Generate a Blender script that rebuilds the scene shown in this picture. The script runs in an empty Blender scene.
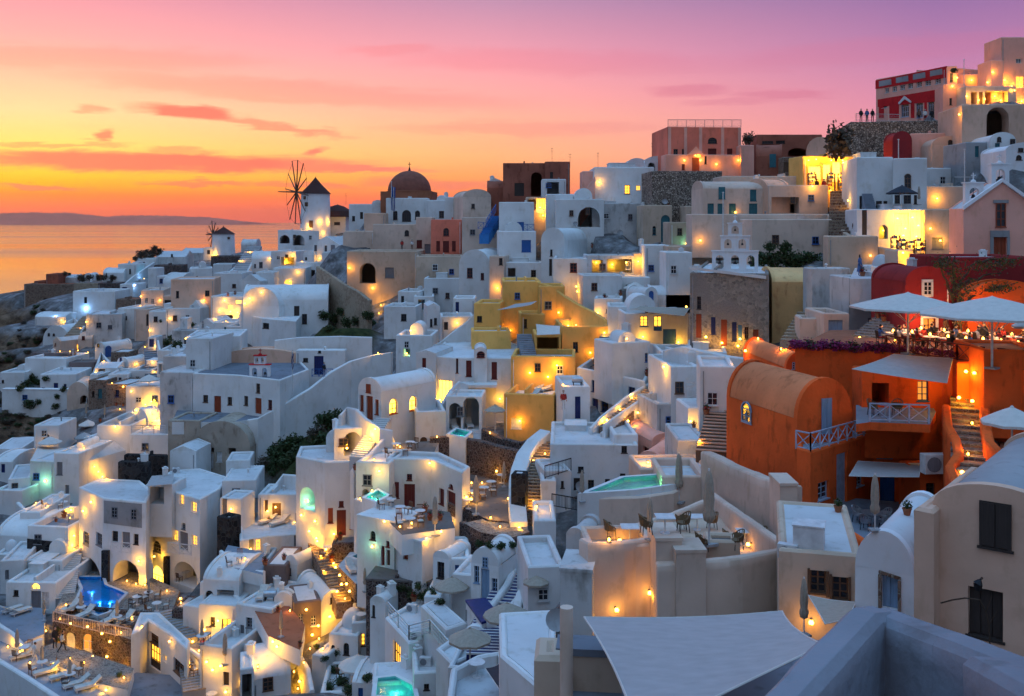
import bpy, bmesh, math, random
import numpy as np
from mathutils import Vector, Matrix
random.seed(7)
S = bpy.context.scene; C = S.collection
F = 1000.0; CX = 512.0; HY = 222.0      # level lens with a vertical shift: a pixel and a distance give a point
R = math.radians
GP = []      # ground points (x,y,z)
FOOT = []    # footprints the terrain must stay under
PLATES = []
def P(px, py, Y): return Vector(((px-CX)/F*Y, Y, (HY-py)/F*Y))
def onz(px, py, z):
    Y = z*F/(HY-py); return P(px, py, Y)

# ---------------------------------------------------------------- materials
MATS = {}
def nodes(m):
    m.use_nodes = True; nt = m.node_tree; return nt, nt.nodes, nt.links
def rgb(h):
    if isinstance(h, str):
        v = [int(h[i:i+2], 16)/255 for i in (0, 2, 4)]
        return tuple(x/12.92 if x < .04045 else ((x+.055)/1.055)**2.4 for x in v)
    return h
def plaster(name, col, stain=.35, bump=.15, var=.1, dirt=None):
    m = bpy.data.materials.new(name); nt, N, L = nodes(m); b = N['Principled BSDF']
    col = rgb(col); b.inputs['Roughness'].default_value = .9; b.inputs['Specular IOR Level'].default_value = .2
    tc = N.new('ShaderNodeTexCoord'); geo = N.new('ShaderNodeNewGeometry')
    n1 = N.new('ShaderNodeTexNoise'); n1.inputs['Scale'].default_value = .9; n1.inputs['Detail'].default_value = 7; n1.inputs['Roughness'].default_value = .65
    L.new(geo.outputs['Position'], n1.inputs['Vector'])
    mp = N.new('ShaderNodeMapping'); mp.inputs['Scale'].default_value = (1.6, 1.6, .5); L.new(geo.outputs['Position'], mp.inputs['Vector'])
    n2 = N.new('ShaderNodeTexNoise'); n2.inputs['Scale'].default_value = 1.3; n2.inputs['Detail'].default_value = 6; L.new(mp.outputs[0], n2.inputs['Vector'])
    mul = N.new('ShaderNodeMath'); mul.operation = 'MULTIPLY'; L.new(n1.outputs['Fac'], mul.inputs[0]); L.new(n2.outputs['Fac'], mul.inputs[1])
    cr = N.new('ShaderNodeValToRGB'); e = cr.color_ramp.elements
    e[0].position = .08; e[1].position = .22; L.new(mul.outputs[0], cr.inputs[0])
    d = dirt or tuple(c*(1-stain)*k for c, k in zip(col, (1, .96, .88)))
    e[0].color = (*rgb(d), 1); e[1].color = (*col, 1)
    oi = N.new('ShaderNodeObjectInfo'); hs = N.new('ShaderNodeHueSaturation')
    mr = N.new('ShaderNodeMapRange'); mr.inputs['To Min'].default_value = 1-var; mr.inputs['To Max'].default_value = 1+var*.4
    L.new(oi.outputs['Random'], mr.inputs['Value']); L.new(mr.outputs[0], hs.inputs['Value']); L.new(cr.outputs[0], hs.inputs['Color'])
    fn = N.new('ShaderNodeTexNoise'); fn.inputs['Scale'].default_value = .3; fn.inputs['Detail'].default_value = 4; L.new(geo.outputs['Position'], fn.inputs['Vector']); fm = N.new('ShaderNodeMapRange'); fm.inputs['From Min'].default_value = .35; fm.inputs['From Max'].default_value = .65; fm.inputs['To Min'].default_value = 1.06; fm.inputs['To Max'].default_value = 1-.06-stain*.35; L.new(fn.outputs['Fac'], fm.inputs['Value'])
    mm = N.new('ShaderNodeMath'); mm.operation = 'MULTIPLY'; L.new(mr.outputs[0], mm.inputs[0]); L.new(fm.outputs[0], mm.inputs[1]); L.new(mm.outputs[0], hs.inputs['Value'])
    L.new(hs.outputs[0], b.inputs['Base Color'])
    n3 = N.new('ShaderNodeTexNoise'); n3.inputs['Scale'].default_value = 5; n3.inputs['Detail'].default_value = 5; L.new(geo.outputs['Position'], n3.inputs['Vector'])
    bp = N.new('ShaderNodeBump'); bp.inputs['Strength'].default_value = bump; bp.inputs['Distance'].default_value = .06
    L.new(n3.outputs['Fac'], bp.inputs['Height']); L.new(bp.outputs[0], b.inputs['Normal'])
    MATS[name] = m; return m
def stone(name, c1, c2, mortar, scale=2.2, bump=.7, gap=.08, patch=None):
    m = bpy.data.materials.new(name); nt, N, L = nodes(m); b = N['Principled BSDF']; b.inputs['Roughness'].default_value = .95
    b.inputs['Specular IOR Level'].default_value = .2
    geo = N.new('ShaderNodeNewGeometry'); nz = N.new('ShaderNodeTexNoise'); nz.inputs['Scale'].default_value = 1.5
    L.new(geo.outputs['Position'], nz.inputs['Vector'])
    mx = N.new('ShaderNodeMix'); mx.data_type = 'VECTOR'; mx.inputs['Factor'].default_value = .12
    L.new(geo.outputs['Position'], mx.inputs[4]); L.new(nz.outputs['Color'], mx.inputs[5])
    v = N.new('ShaderNodeTexVoronoi'); v.inputs['Scale'].default_value = scale; v.feature = 'F1'; L.new(mx.outputs[1], v.inputs['Vector'])
    v2 = N.new('ShaderNodeTexVoronoi'); v2.inputs['Scale'].default_value = scale; v2.feature = 'DISTANCE_TO_EDGE'; L.new(mx.outputs[1], v2.inputs['Vector'])
    sp = N.new('ShaderNodeSeparateColor'); L.new(v.outputs['Color'], sp.inputs[0])
    cr = N.new('ShaderNodeValToRGB'); cr.color_ramp.elements[0].color = (*rgb(c1), 1); cr.color_ramp.elements[1].color = (*rgb(c2), 1); L.new(sp.outputs[0], cr.inputs[0])
    st = N.new('ShaderNodeMapRange'); st.inputs['From Min'].default_value = gap*.4; st.inputs['From Max'].default_value = gap; L.new(v2.outputs['Distance'], st.inputs['Value'])
    mc = N.new('ShaderNodeMix'); mc.data_type = 'RGBA'; L.new(st.outputs[0], mc.inputs['Factor']); mc.inputs[6].default_value = (*rgb(mortar), 1); L.new(cr.outputs[0], mc.inputs[7])
    out = mc.outputs[2]
    if patch:
        n4 = N.new('ShaderNodeTexNoise'); n4.inputs['Scale'].default_value = .35; n4.inputs['Detail'].default_value = 8; n4.inputs['Roughness'].default_value = .7; L.new(geo.outputs['Position'], n4.inputs['Vector'])
        p = N.new('ShaderNodeMapRange'); p.inputs['From Min'].default_value = .5; p.inputs['From Max'].default_value = .54; L.new(n4.outputs['Fac'], p.inputs['Value'])
        m2 = N.new('ShaderNodeMix'); m2.data_type = 'RGBA'; L.new(p.outputs[0], m2.inputs['Factor']); L.new(out, m2.inputs[6]); m2.inputs[7].default_value = (*rgb(patch), 1); out = m2.outputs[2]
    L.new(out, b.inputs['Base Color'])
    bp = N.new('ShaderNodeBump'); bp.inputs['Strength'].default_value = bump; bp.inputs['Distance'].default_value = .1
    L.new(st.outputs[0], bp.inputs['Height']); L.new(bp.outputs[0], b.inputs['Normal'])
    MATS[name] = m; return m
def simple(name, col, rough=.6, metal=0, emit=None, es=0, noise=.25, spec=.4, nscale=3, stretch=None):
    m = bpy.data.materials.new(name); nt, N, L = nodes(m); b = N['Principled BSDF']; col = rgb(col)
    b.inputs['Roughness'].default_value = rough; b.inputs['Metallic'].default_value = metal; b.inputs['Specular IOR Level'].default_value = spec
    tc = N.new('ShaderNodeTexCoord'); n = N.new('ShaderNodeTexNoise'); n.inputs['Scale'].default_value = nscale; n.inputs['Detail'].default_value = 6
    mp = N.new('ShaderNodeMapping'); mp.inputs['Scale'].default_value = stretch or (1, 1, 1); L.new(tc.outputs['Object'], mp.inputs[0]); L.new(mp.outputs[0], n.inputs['Vector'])
    cr = N.new('ShaderNodeValToRGB'); cr.color_ramp.elements[0].position = .3; cr.color_ramp.elements[1].position = .7
    cr.color_ramp.elements[0].color = (*[c*(1-noise) for c in col], 1); cr.color_ramp.elements[1].color = (*[min(1, c*(1+noise*.3)) for c in col], 1)
    L.new(n.outputs['Fac'], cr.inputs[0]); L.new(cr.outputs[0], b.inputs['Base Color'])
    if emit: b.inputs['Emission Color'].default_value = (*rgb(emit), 1); b.inputs['Emission Strength'].default_value = es
    MATS[name] = m; return m
plaster('white', (.78, .78, .77), .16); plaster('old_white', (.64, .63, .62), .55); plaster('bright', (.82, .83, .85), .12)
plaster('cream', (.74, .56, .45), .25); plaster('tan', (.8, .5, .36), .2); plaster('sand', (.64, .48, .36), .3)
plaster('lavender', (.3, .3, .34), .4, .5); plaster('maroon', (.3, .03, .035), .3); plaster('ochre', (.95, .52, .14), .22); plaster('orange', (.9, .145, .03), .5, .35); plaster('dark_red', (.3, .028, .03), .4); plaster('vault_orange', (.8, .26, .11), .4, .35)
plaster('pink', (.95, .25, .16), .25); plaster('rose', (.95, .47, .36), .15); plaster('red', (.68, .025, .03), .35); plaster('ruin_red', (.42, .14, .09), .6)  # rose and pink: saturation raised to hold the crest's warm lamp glow
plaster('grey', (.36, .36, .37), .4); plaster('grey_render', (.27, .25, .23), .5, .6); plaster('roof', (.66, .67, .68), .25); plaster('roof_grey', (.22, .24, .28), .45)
plaster('paving', (.17, .15, .14), .4); plaster('white_paving', (.55, .56, .58), .4); plaster('brown_roof', (.2, .15, .14), .4); plaster('blue_paint', (.05, .22, .55), .2)
plaster('terracotta', (.36, .13, .07), .35); plaster('grey_blue', (.26, .30, .36), .3); plaster('peel', (.5, .42, .34), .6, .6, dirt=(.2, .14, .1)); plaster('yellow_old', (.8, .5, .22), .5, .5, dirt=(.5, .24, .1))
stone('lava', (.035, .025, .025), (.14, .09, .08), (.22, .19, .17), 4.6); stone('brown_stone', (.14, .08, .055), (.3, .2, .15), (.32, .27, .22), 3.8)
stone('rubble', (.2, .15, .12), (.55, .46, .38), (.1, .075, .06), 4.2, gap=.14); stone('grey_stone', (.18, .16, .14), (.38, .33, .28), (.34, .3, .26), 4.2, patch=(.27, .24, .22))
stone('tan_stone', (.26, .19, .13), (.46, .36, .26), (.38, .31, .24), 3.2, patch=(.42, .34, .25)); stone('black_stone', (.01, .01, .012), (.05, .045, .045), (.05, .05, .05), 2.4)
stone('cobble', (.11, .10, .09), (.28, .24, .2), (.32, .3, .28), 4.5, .4)
simple('red_wood', (.16, .02, .015), .55, stretch=(8, 8, .6)); simple('orange_wood', (.33, .06, .02), .55, stretch=(8, 8, .6)); simple('blue_wood', (.03, .13, .42), .5, stretch=(8, 8, .6)); simple('navy', (.012, .025, .14), .5)
simple('light_blue', (.24, .38, .56), .5, stretch=(8, 8, .6)); simple('pale_blue', (.42, .52, .68), .5); simple('teal_wood', (.03, .16, .2), .5); simple('grey_wood', (.22, .22, .24), .7, stretch=(8, 8, .6)); simple('dark_wood', (.05, .035, .03), .7, stretch=(8, 8, .6))
simple('white_wood', (.7, .7, .7), .5); simple('brown_wood', (.13, .07, .04), .6, stretch=(8, 8, .6)); simple('thatch', (.075, .03, .025), .95, stretch=(6, 6, 1)); simple('dome_red', (.26, .085, .055), .85, nscale=1.2)
simple('glass', (.015, .02, .03), .08, spec=.7, noise=.1); simple('iron', (.03, .03, .035), .5, .6); simple('steel', (.5, .52, .55), .35, .8); simple('canvas', (.42, .41, .41), .9, noise=.12); simple('beige_canvas', (.42, .35, .28), .9, noise=.18, nscale=6)
simple('white_canvas', (.68, .63, .58), .9, noise=.1); simple('dark_canvas', (.03, .035, .05), .9); simple('wicker', (.2, .13, .07), .8); simple('cushion', (.62, .6, .55), .9); simple('pool_tile', (.25, .6, .68), .3, noise=.3, nscale=1.5); simple('deep_tile', (.01, .3, .75), .3, noise=.3)
simple('leaf', (.04, .075, .018), .7, noise=.6, nscale=4); simple('leaf_light', (.075, .09, .03), .7, noise=.5, nscale=4); simple('leaf_dry', (.1, .075, .05), .8, noise=.5); simple('bark', (.07, .045, .03), .9)
simple('bloom', (.3, .02, .14), .7, noise=.5, nscale=8); simple('bloom_red', (.5, .03, .02), .7); simple('pot', (.35, .12, .05), .7); simple('skin', (.5, .3, .22), .6, noise=.05); simple('hair', (.02, .014, .01), .7)
simple('cloth_white', (.7, .68, .66), .9); simple('cloth_blue', (.08, .16, .36), .9); simple('cloth_black', (.02, .02, .025), .9); simple('cloth_red', (.45, .04, .03), .9); simple('cloth_brown', (.16, .09, .06), .9)
simple('flag_blue', (.03, .08, .3), .8)
simple('lit', (.8, .45, .12), .5, emit=(1, .46, .04), es=2.2, noise=.5, nscale=1.2); simple('lit_bright', (.9, .6, .2), .5, emit=(1, .55, .06), es=4, noise=.3, nscale=2)
simple('lit_dim', (.5, .22, .06), .5, emit=(1, .33, .05), es=.8, noise=.6, nscale=1); simple('bulb', (1, .8, .5), .4, emit=(1, .45, .06), es=13)
simple('lit_green', (.4, .9, .5), .5, emit=(.35, 1, .55), es=3); simple('wares', (.4, .25, .1), .6, noise=.9, nscale=6); simple('wares_blue', (.05, .15, .4), .6)
def water_mat(name, col, tint):
    m = bpy.data.materials.new(name); nt, N, L = nodes(m); N.remove(N['Principled BSDF']); out = N['Material Output']
    tr = N.new('ShaderNodeBsdfTransparent'); tr.inputs[0].default_value = (*tint, 1); gl = N.new('ShaderNodeBsdfGlossy'); gl.inputs['Roughness'].default_value = .06
    fr = N.new('ShaderNodeFresnel'); fr.inputs[0].default_value = 1.33; mx = N.new('ShaderNodeMixShader')
    geo = N.new('ShaderNodeNewGeometry'); n = N.new('ShaderNodeTexNoise'); n.inputs['Scale'].default_value = 2.5; L.new(geo.outputs['Position'], n.inputs['Vector']); bp = N.new('ShaderNodeBump'); bp.inputs['Strength'].default_value = .12; bp.inputs['Distance'].default_value = .05
    L.new(n.outputs['Fac'], bp.inputs['Height']); L.new(bp.outputs[0], gl.inputs['Normal']); L.new(bp.outputs[0], fr.inputs['Normal'])
    L.new(fr.outputs[0], mx.inputs[0]); L.new(tr.outputs[0], mx.inputs[1]); L.new(gl.outputs[0], mx.inputs[2]); L.new(mx.outputs[0], out.inputs[0]); MATS[name] = m
water_mat('pool_water', None, (.55, .92, .85))
def M(n): return MATS[n]

# ---------------------------------------------------------------- mesh builder
class MB:
    def __init__(s): s.v = []; s.f = []; s.m = []
    def add(s, vs, fs, m=0):
        n = len(s.v); s.v += [tuple(v) for v in vs]; s.f += [tuple(i+n for i in f) for f in fs]; s.m += [m]*len(fs)
    def quad(s, *p, m=0): s.add(p, [tuple(range(len(p)))], m)
    def box(s, c, sz, rz=0, m=0, up=0):      # c = centre of the base
        hx, hy, hz = sz[0]/2, sz[1]/2, sz[2]; ca, sa = math.cos(rz), math.sin(rz); vs = []
        for z in (0, hz):
            for x, y in ((-hx, -hy), (hx, -hy), (hx, hy), (-hx, hy)): vs.append((c[0]+x*ca-y*sa, c[1]+x*sa+y*ca, c[2]+z))
        s.add(vs, [(3, 2, 1, 0), (4, 5, 6, 7), (0, 1, 5, 4), (1, 2, 6, 5), (2, 3, 7, 6), (3, 0, 4, 7)], m)
    def bar(s, a, b, w, h=None, m=0):        # rectangular bar between two points
        a = Vector(a); b = Vector(b); h = h or w; d = (b-a).normalized(); up = Vector((0, 0, 1)) if abs(d.z) < .95 else Vector((1, 0, 0))
        x = d.cross(up).normalized()*w/2; y = x.cross(d).normalized()*h/2
        s.add([a-x-y, a+x-y, a+x+y, a-x+y, b-x-y, b+x-y, b+x+y, b-x+y], [(3, 2, 1, 0), (4, 5, 6, 7), (0, 1, 5, 4), (1, 2, 6, 5), (2, 3, 7, 6), (3, 0, 4, 7)], m)
    def tube(s, a, b, r0, r1=None, n=8, m=0):
        a = Vector(a); b = Vector(b); r1 = r0 if r1 is None else r1; d = (b-a).normalized(); up = Vector((0, 0, 1)) if abs(d.z) < .95 else Vector((1, 0, 0))
        x = d.cross(up).normalized(); y = x.cross(d); vs = []
        for p, r in ((a, r0), (b, r1)):
            for i in range(n): t = 2*math.pi*i/n; vs.append(p+x*r*math.cos(t)+y*r*math.sin(t))
        s.add(vs, [(i, (i+1) % n, n+(i+1) % n, n+i) for i in range(n)]+[tuple(range(n-1, -1, -1)), tuple(range(n, 2*n))], m)
    def lathe(s, c, prof, n=16, m=0, a0=0, a1=2*math.pi):
        vs = []; k = len(prof); full = abs(a1-a0-2*math.pi) < 1e-6; cols = n if full else n+1
        for i in range(cols):
            t = a0+(a1-a0)*i/n
            for r, z in prof: vs.append((c[0]+r*math.cos(t), c[1]+r*math.sin(t), c[2]+z))
        fs = []
        for i in range(n):
            j = (i+1) % cols
            for q in range(k-1): fs.append((i*k+q, j*k+q, j*k+q+1, i*k+q+1))
        s.add(vs, fs, m)
    def prism(s, pts, z0, z1, m=0, mt=None):
        n = len(pts); vs = [(p[0], p[1], z0) for p in pts]+[(p[0], p[1], z1) for p in pts]
        s.add(vs, [tuple(range(n-1, -1, -1))]+[(i, (i+1) % n, n+(i+1) % n, n+i) for i in range(n)], m); s.f.append(tuple(len(s.v)-n+i for i in range(n))); s.m.append(m if mt is None else mt)
    def build(s, name, mats, root=None, smooth=False, bevel=0, loc=None):
        me = bpy.data.meshes.new(name); o = bpy.data.objects.new(name, me); C.objects.link(o)
        L = Vector(root['_o']) if root is not None else (Vector(loc) if loc is not None else Vector((0, 0, 0)))
        me.from_pydata([(x-L.x, y-L.y, z-L.z) for x, y, z in s.v], [], s.f); me.validate()
        for m in (mats if isinstance(mats, (list, tuple)) else [mats]): me.materials.append(M(m))
        if len(me.materials) > 1 and len(me.polygons) == len(s.m): me.polygons.foreach_set('material_index', s.m)
        if smooth is True: me.shade_smooth() if hasattr(me, 'shade_smooth') else me.polygons.foreach_set('use_smooth', [True]*len(me.polygons))
        elif smooth: me.polygons.foreach_set('use_smooth', [True]*len(me.polygons)); me.set_sharp_from_angle(angle=smooth)
        if root is not None: o.parent = root
        else: o.location = L
        if bevel: b = o.modifiers.new('soft', 'BEVEL'); b.width = bevel; b.segments = 2; b.limit_method = 'ANGLE'; b.angle_limit = R(50)
        me.update(); return o
LABELS = {}
def tag(o, label, cat, group=None, kind=None):
    o['label'] = label; o['category'] = cat
    if group: o['group'] = group
    if kind: o['kind'] = kind
    LABELS.setdefault(label, []).append(group)
def thing(name, label, cat, loc, group=None):
    o = bpy.data.objects.new(name, None); C.objects.link(o); o.location = loc; o['_o'] = tuple(loc); o.empty_display_size = .2
    tag(o, label, cat, group); return o
def struct(o): o['kind'] = 'structure'; return o

# ---------------------------------------------------------------- houses
def face(mb, A, B, z0, z1, zs, ops, m=0, r=.22):
    A = Vector(A[:2]); B = Vector(B[:2]); L = (B-A).length; u = (B-A)/L; n = Vector((u.y, -u.x))
    ops = [o for o in ops if o['s0'] > .05 and o['s1'] < L-.05 and o['s1']-o['s0'] > .1]
    xs = sorted({0, L} | {o['s0'] for o in ops} | {o['s1'] for o in ops})
    def pt(s, z, k=0): return (A.x+u.x*s-n.x*k, A.y+u.y*s-n.y*k, z)
    for i in range(len(xs)-1):
        for j in range(len(zs)-1):
            a, b, c, d = xs[i], xs[i+1], zs[j], zs[j+1]; mx, mz = (a+b)/2, (c+d)/2
            if any(o['s0'] < mx < o['s1'] and o['z0'] < mz < o['z1'] for o in ops): continue
            mb.quad(pt(a, c), pt(b, c), pt(b, d), pt(a, d), m=m)
    for o in ops:
        a, b, c, d = o['s0'], o['s1'], o['z0'], o['z1']; k = o.get('r', r)
        if o['arch']:
            rad = (b-a)/2; rh = min(rad, (d-c)*.6); zc = d-rh; N = 8; arc = [(a+rad-rad*math.cos(math.pi*i/N), zc+rh*math.sin(math.pi*i/N)) for i in range(N+1)]
            mb.quad(*[pt(x, z) for x, z in [(a, d)]+arc[:N//2+1][::1]][::1], m=m)
            mb.quad(*[pt(x, z) for x, z in [(b, d)]+arc[N//2:]], m=m)
            for i in range(N): mb.quad(pt(*arc[i]), pt(*arc[i], k), pt(*arc[i+1], k), pt(*arc[i+1]), m=m)
        else:
            zc = d; mb.quad(pt(a, d), pt(b, d), pt(b, d, k), pt(a, d, k), m=m); arc = None
        mb.quad(pt(a, c), pt(a, c, k), pt(b, c, k), pt(b, c), m=m)
        mb.quad(pt(a, c), pt(a, zc), pt(a, zc, k), pt(a, c, k), m=m); mb.quad(pt(b, c), pt(b, c, k), pt(b, zc, k), pt(b, zc), m=m)
        o['n'] = n; o['pt'] = pt; o['arc'] = arc; o['zc'] = zc
    return ops
COLS = dict(blue='blue_wood', red='red_wood', rust='orange_wood', navy='navy', lb='light_blue', pb='pale_blue', teal='teal_wood', grey='grey_wood', dark='dark_wood', white='white_wood', brown='brown_wood', iron='iron')
def opening_part(o, root):
    a, b, c, d, pt, k = o['s0'], o['s1'], o['z0'], o['z1'], o['pt'], o.get('r', .22)-.03
    col = o['col']; pane = 'lit' if 'lit' in col else 'lit_dim' if 'dim' in col else 'lit_bright' if 'glow' in col else 'glass'
    base = col.replace('lit', '').replace('dim', '').replace('glow', '').strip('_'); closed = base.endswith('X'); base = base.rstrip('X'); frame = COLS.get(base, 'white_wood' if not base else base)
    mb = MB(); w = b-a; h = d-c; zc = o['zc']; t = min(.09, w*.1)
    if o['k'] == 'O':
        if pane != 'glass':
            pass
        return
    out = [(a, c), (b, c)]+(list(reversed(o['arc'])) if o['arc'] else [(b, d), (a, d)])
    leaf = closed or (o['k'] == 'D' and pane == 'glass' and base != 'gl')
    if leaf:
        mb.quad(*[pt(x, z, k) for x, z in out], m=0); nP = max(2, int(w/.28)); kk = k-.025
        for i in range(nP):                       # raised boards or panels
            x0 = a+w*i/nP+.015; x1 = a+w*(i+1)/nP-.015; zz = zc-.04
            mb.box(((pt(x0, 0)[0]+pt(x1, 0)[0])/2-o['n'].x*kk, (pt(x0, 0)[1]+pt(x1, 0)[1])/2-o['n'].y*kk, c+.04), (x1-x0, .03, zz-c-.04), math.atan2(o['n'].x, -o['n'].y), 0)
    else: mb.quad(*[pt(x, z, k+.01) for x, z in out], m=1)
    rz = math.atan2(o['n'].x, -o['n'].y)
    def bx(x0, x1, z0, z1, th=.05):
        p = pt((x0+x1)/2, 0, k-.02); mb.box((p[0], p[1], z0), (x1-x0, th, z1-z0), rz, 0)
    bx(a, a+t, c, zc); bx(b-t, b, c, zc)
    if not leaf:
        bx(a+t, b-t, c, c+t)
        if not o['arc']: bx(a+t, b-t, d-t, d)
        nm = 1 if w < 1.3 else 3
        for i in range(1, nm+1): bx(a+w*i/(nm+1)-.03, a+w*i/(nm+1)+.03, c+t, zc-.01)
        for i in range(1, 3): z = c+h*i/3; bx(a+t, b-t, z-.025, z+.025, .03)
        if o['k'] == 'D': bx(a+t, b-t, c+t, c+t+h*.25, .04)
    if o['k'] == 'W': bx(a-.06, b+.06, c-.06, c+.01, .06+k*2)
    if o['arc']:
        for i in range(len(o['arc'])-1): mb.bar(pt(*o['arc'][i], k-.02), pt(*o['arc'][i+1], k-.02), t, t)
    mb.build('window' if o['k'] == 'W' else 'door', [frame, pane], root)
def parse(op):
    r = []
    for t in op.split(';'):
        t = t.split()
        if len(t) < 5: continue
        k = t[0]; x0, y0, x1, y1 = map(float, t[1:5]); col = t[5] if len(t) > 5 else 'dark'
        r.append(dict(k=k[0].upper(), arch='a' in k[1:], mount='m' in k[1:], px=(x0, x1), py=(y0, y1), col=col, rr=2.2 if k[0].upper() == 'O' else .22))
    return r
def sray(A, u, px): k = (px-CX)/F; return (k*A.y-A.x)/(u.x-k*u.y)
def inset(pts, d):
    n = len(pts); out = []
    for i in range(n):
        a, b, c = Vector(pts[i-1][:2]), Vector(pts[i][:2]), Vector(pts[(i+1) % n][:2])
        e1 = (b-a).normalized(); e2 = (c-b).normalized(); n1 = Vector((-e1.y, e1.x)); n2 = Vector((-e2.y, e2.x)); m = n1+n2
        if m.length < 1e-6: m = n1
        m.normalize(); out.append(b+m*(d/max(.35, m.dot(n1))))
    return out
def plan_ops(edges, op, zfun=None):
    """give every opening its edge and its place on it"""
    res = [[] for _ in edges]
    for o in parse(op):
        best = None; pc = sum(o['px'])/2
        for i, (A, B) in enumerate(edges):
            A = Vector(A[:2]); B = Vector(B[:2]); n = Vector(((B-A).y, -(B-A).x)); mid = (A+B)/2
            if n.dot(-mid) <= 0: continue
            xa = CX+F*A.x/A.y; xb = CX+F*B.x/B.y
            if xa-1 <= pc <= xb+1 and (best is None or mid.length < best[0]): best = (mid.length, i)
        if best is None: continue
        A, B = edges[best[1]]; A = Vector(A[:2]); B = Vector(B[:2]); u = (B-A).normalized(); L = (B-A).length
        s0, s1 = sray(A, u, o['px'][0]), sray(A, u, o['px'][1]); sc = (s0+s1)/2; y = A.y+u.y*sc
        o['s0'], o['s1'] = max(.1, s0), min(L-.1, s1); o['z0'] = (HY-o['py'][1])/F*y; o['z1'] = (HY-o['py'][0])/F*y; o['r'] = o['rr']
        if o['s1']-o['s0'] > .15: res[best[1]].append(o)
    return res
def body(root, pts, z0, z1, op, mat, par, top, skip=(), roofname='roof', ze=None):
    """walls with real openings on a convex or free outline pts (counter-clockwise), a parapet and a roof deck inside it"""
    n = len(pts); edges = [(pts[i], pts[(i+1) % n]) for i in range(n)]; eo = plan_ops(edges, op); mounted = []
    for i in range(n):
        keep = []
        for o in eo[i]:
            o['raw1'] = o['z1']; o['z1'] = min(o['z1'], (ze if ze else z1)-.08) if not o['mount'] else o['z1']
            if ze and o['k'] != 'O' and o['z1'] >= ze-.09 and (HY-o['py'][0]) and o['raw1'] > ze-.09: o['mount'] = True; o['z1'] = o['raw1']
            if o['mount']: mounted.append((i, o)); continue
            if o['z1']-o['z0'] < .15: continue
            # drop overlaps
            if any(not (o['s1'] <= q['s0'] or o['s0'] >= q['s1'] or o['z1'] <= q['z0'] or o['z0'] >= q['z1']) for q in keep): continue
            keep.append(o)
        eo[i] = keep
    c = .09 if par else 0
    zt = z1-c
    zs = sorted({z0, zt} | {o[k] for e in eo for o in e for k in ('z0', 'z1') if z0 < o[k] < zt})
    mb = MB(); done = []
    for i, (A, B) in enumerate(edges): done += face(mb, A, B, z0, zt, zs, eo[i])
    if par:
        t = .32; r0 = pts; r1 = inset(pts, c); r2 = inset(pts, t-c); r3 = inset(pts, t)
        rings = [[(*p[:2], zt) for p in r0], [(*p[:2], z1) for p in r1], [(*p[:2], z1) for p in r2], [(*p[:2], zt) for p in r3], [(*p[:2], z1-par) for p in r3]]
        for a, b in zip(rings, rings[1:]):
            for i in range(n): j = (i+1) % n; mb.quad(a[i], a[j], b[j], b[i])
        rf = MB(); rf.quad(*[(*p[:2], z1-par+.004) for p in r3]); rf.build(roofname, top, root)
    elif top: rf = MB(); rf.prism(inset(pts, -.04), z1-.003, z1+.14); rf.build(roofname, top, root)
    w = mb.build('wall', mat, root)
    for o in done: opening_part(o, root)
    for i, o in mounted:
        A, B = edges[i]; A = Vector(A[:2]); B = Vector(B[:2]); u = (B-A).normalized(); nn = Vector((u.y, -u.x)); o['n'] = nn; o['arc'] = None; o['zc'] = o['z1']; o['r'] = -.02
        o['pt'] = (lambda A, u, nn: lambda s, z, k=0: (A.x+u.x*s-nn.x*k, A.y+u.y*s-nn.y*k, z))(A, u, nn)
        if o['arch']:
            a, b, d = o['s0'], o['s1'], o['z1']; rad = (b-a)/2; rh = min(rad, (d-o['z0'])*.6); o['zc'] = d-rh; o['arc'] = [(a+rad-rad*math.cos(math.pi*q/8), o['zc']+rh*math.sin(math.pi*q/8)) for q in range(9)]
        opening_part(o, root)
    return w
def gnd(pts, z, foot=True):
    for p in pts: GP.append((p[0], p[1], z))
    if foot: FOOT.append(([Vector(p[:2]) for p in pts], z))
HOUSES = []
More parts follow.
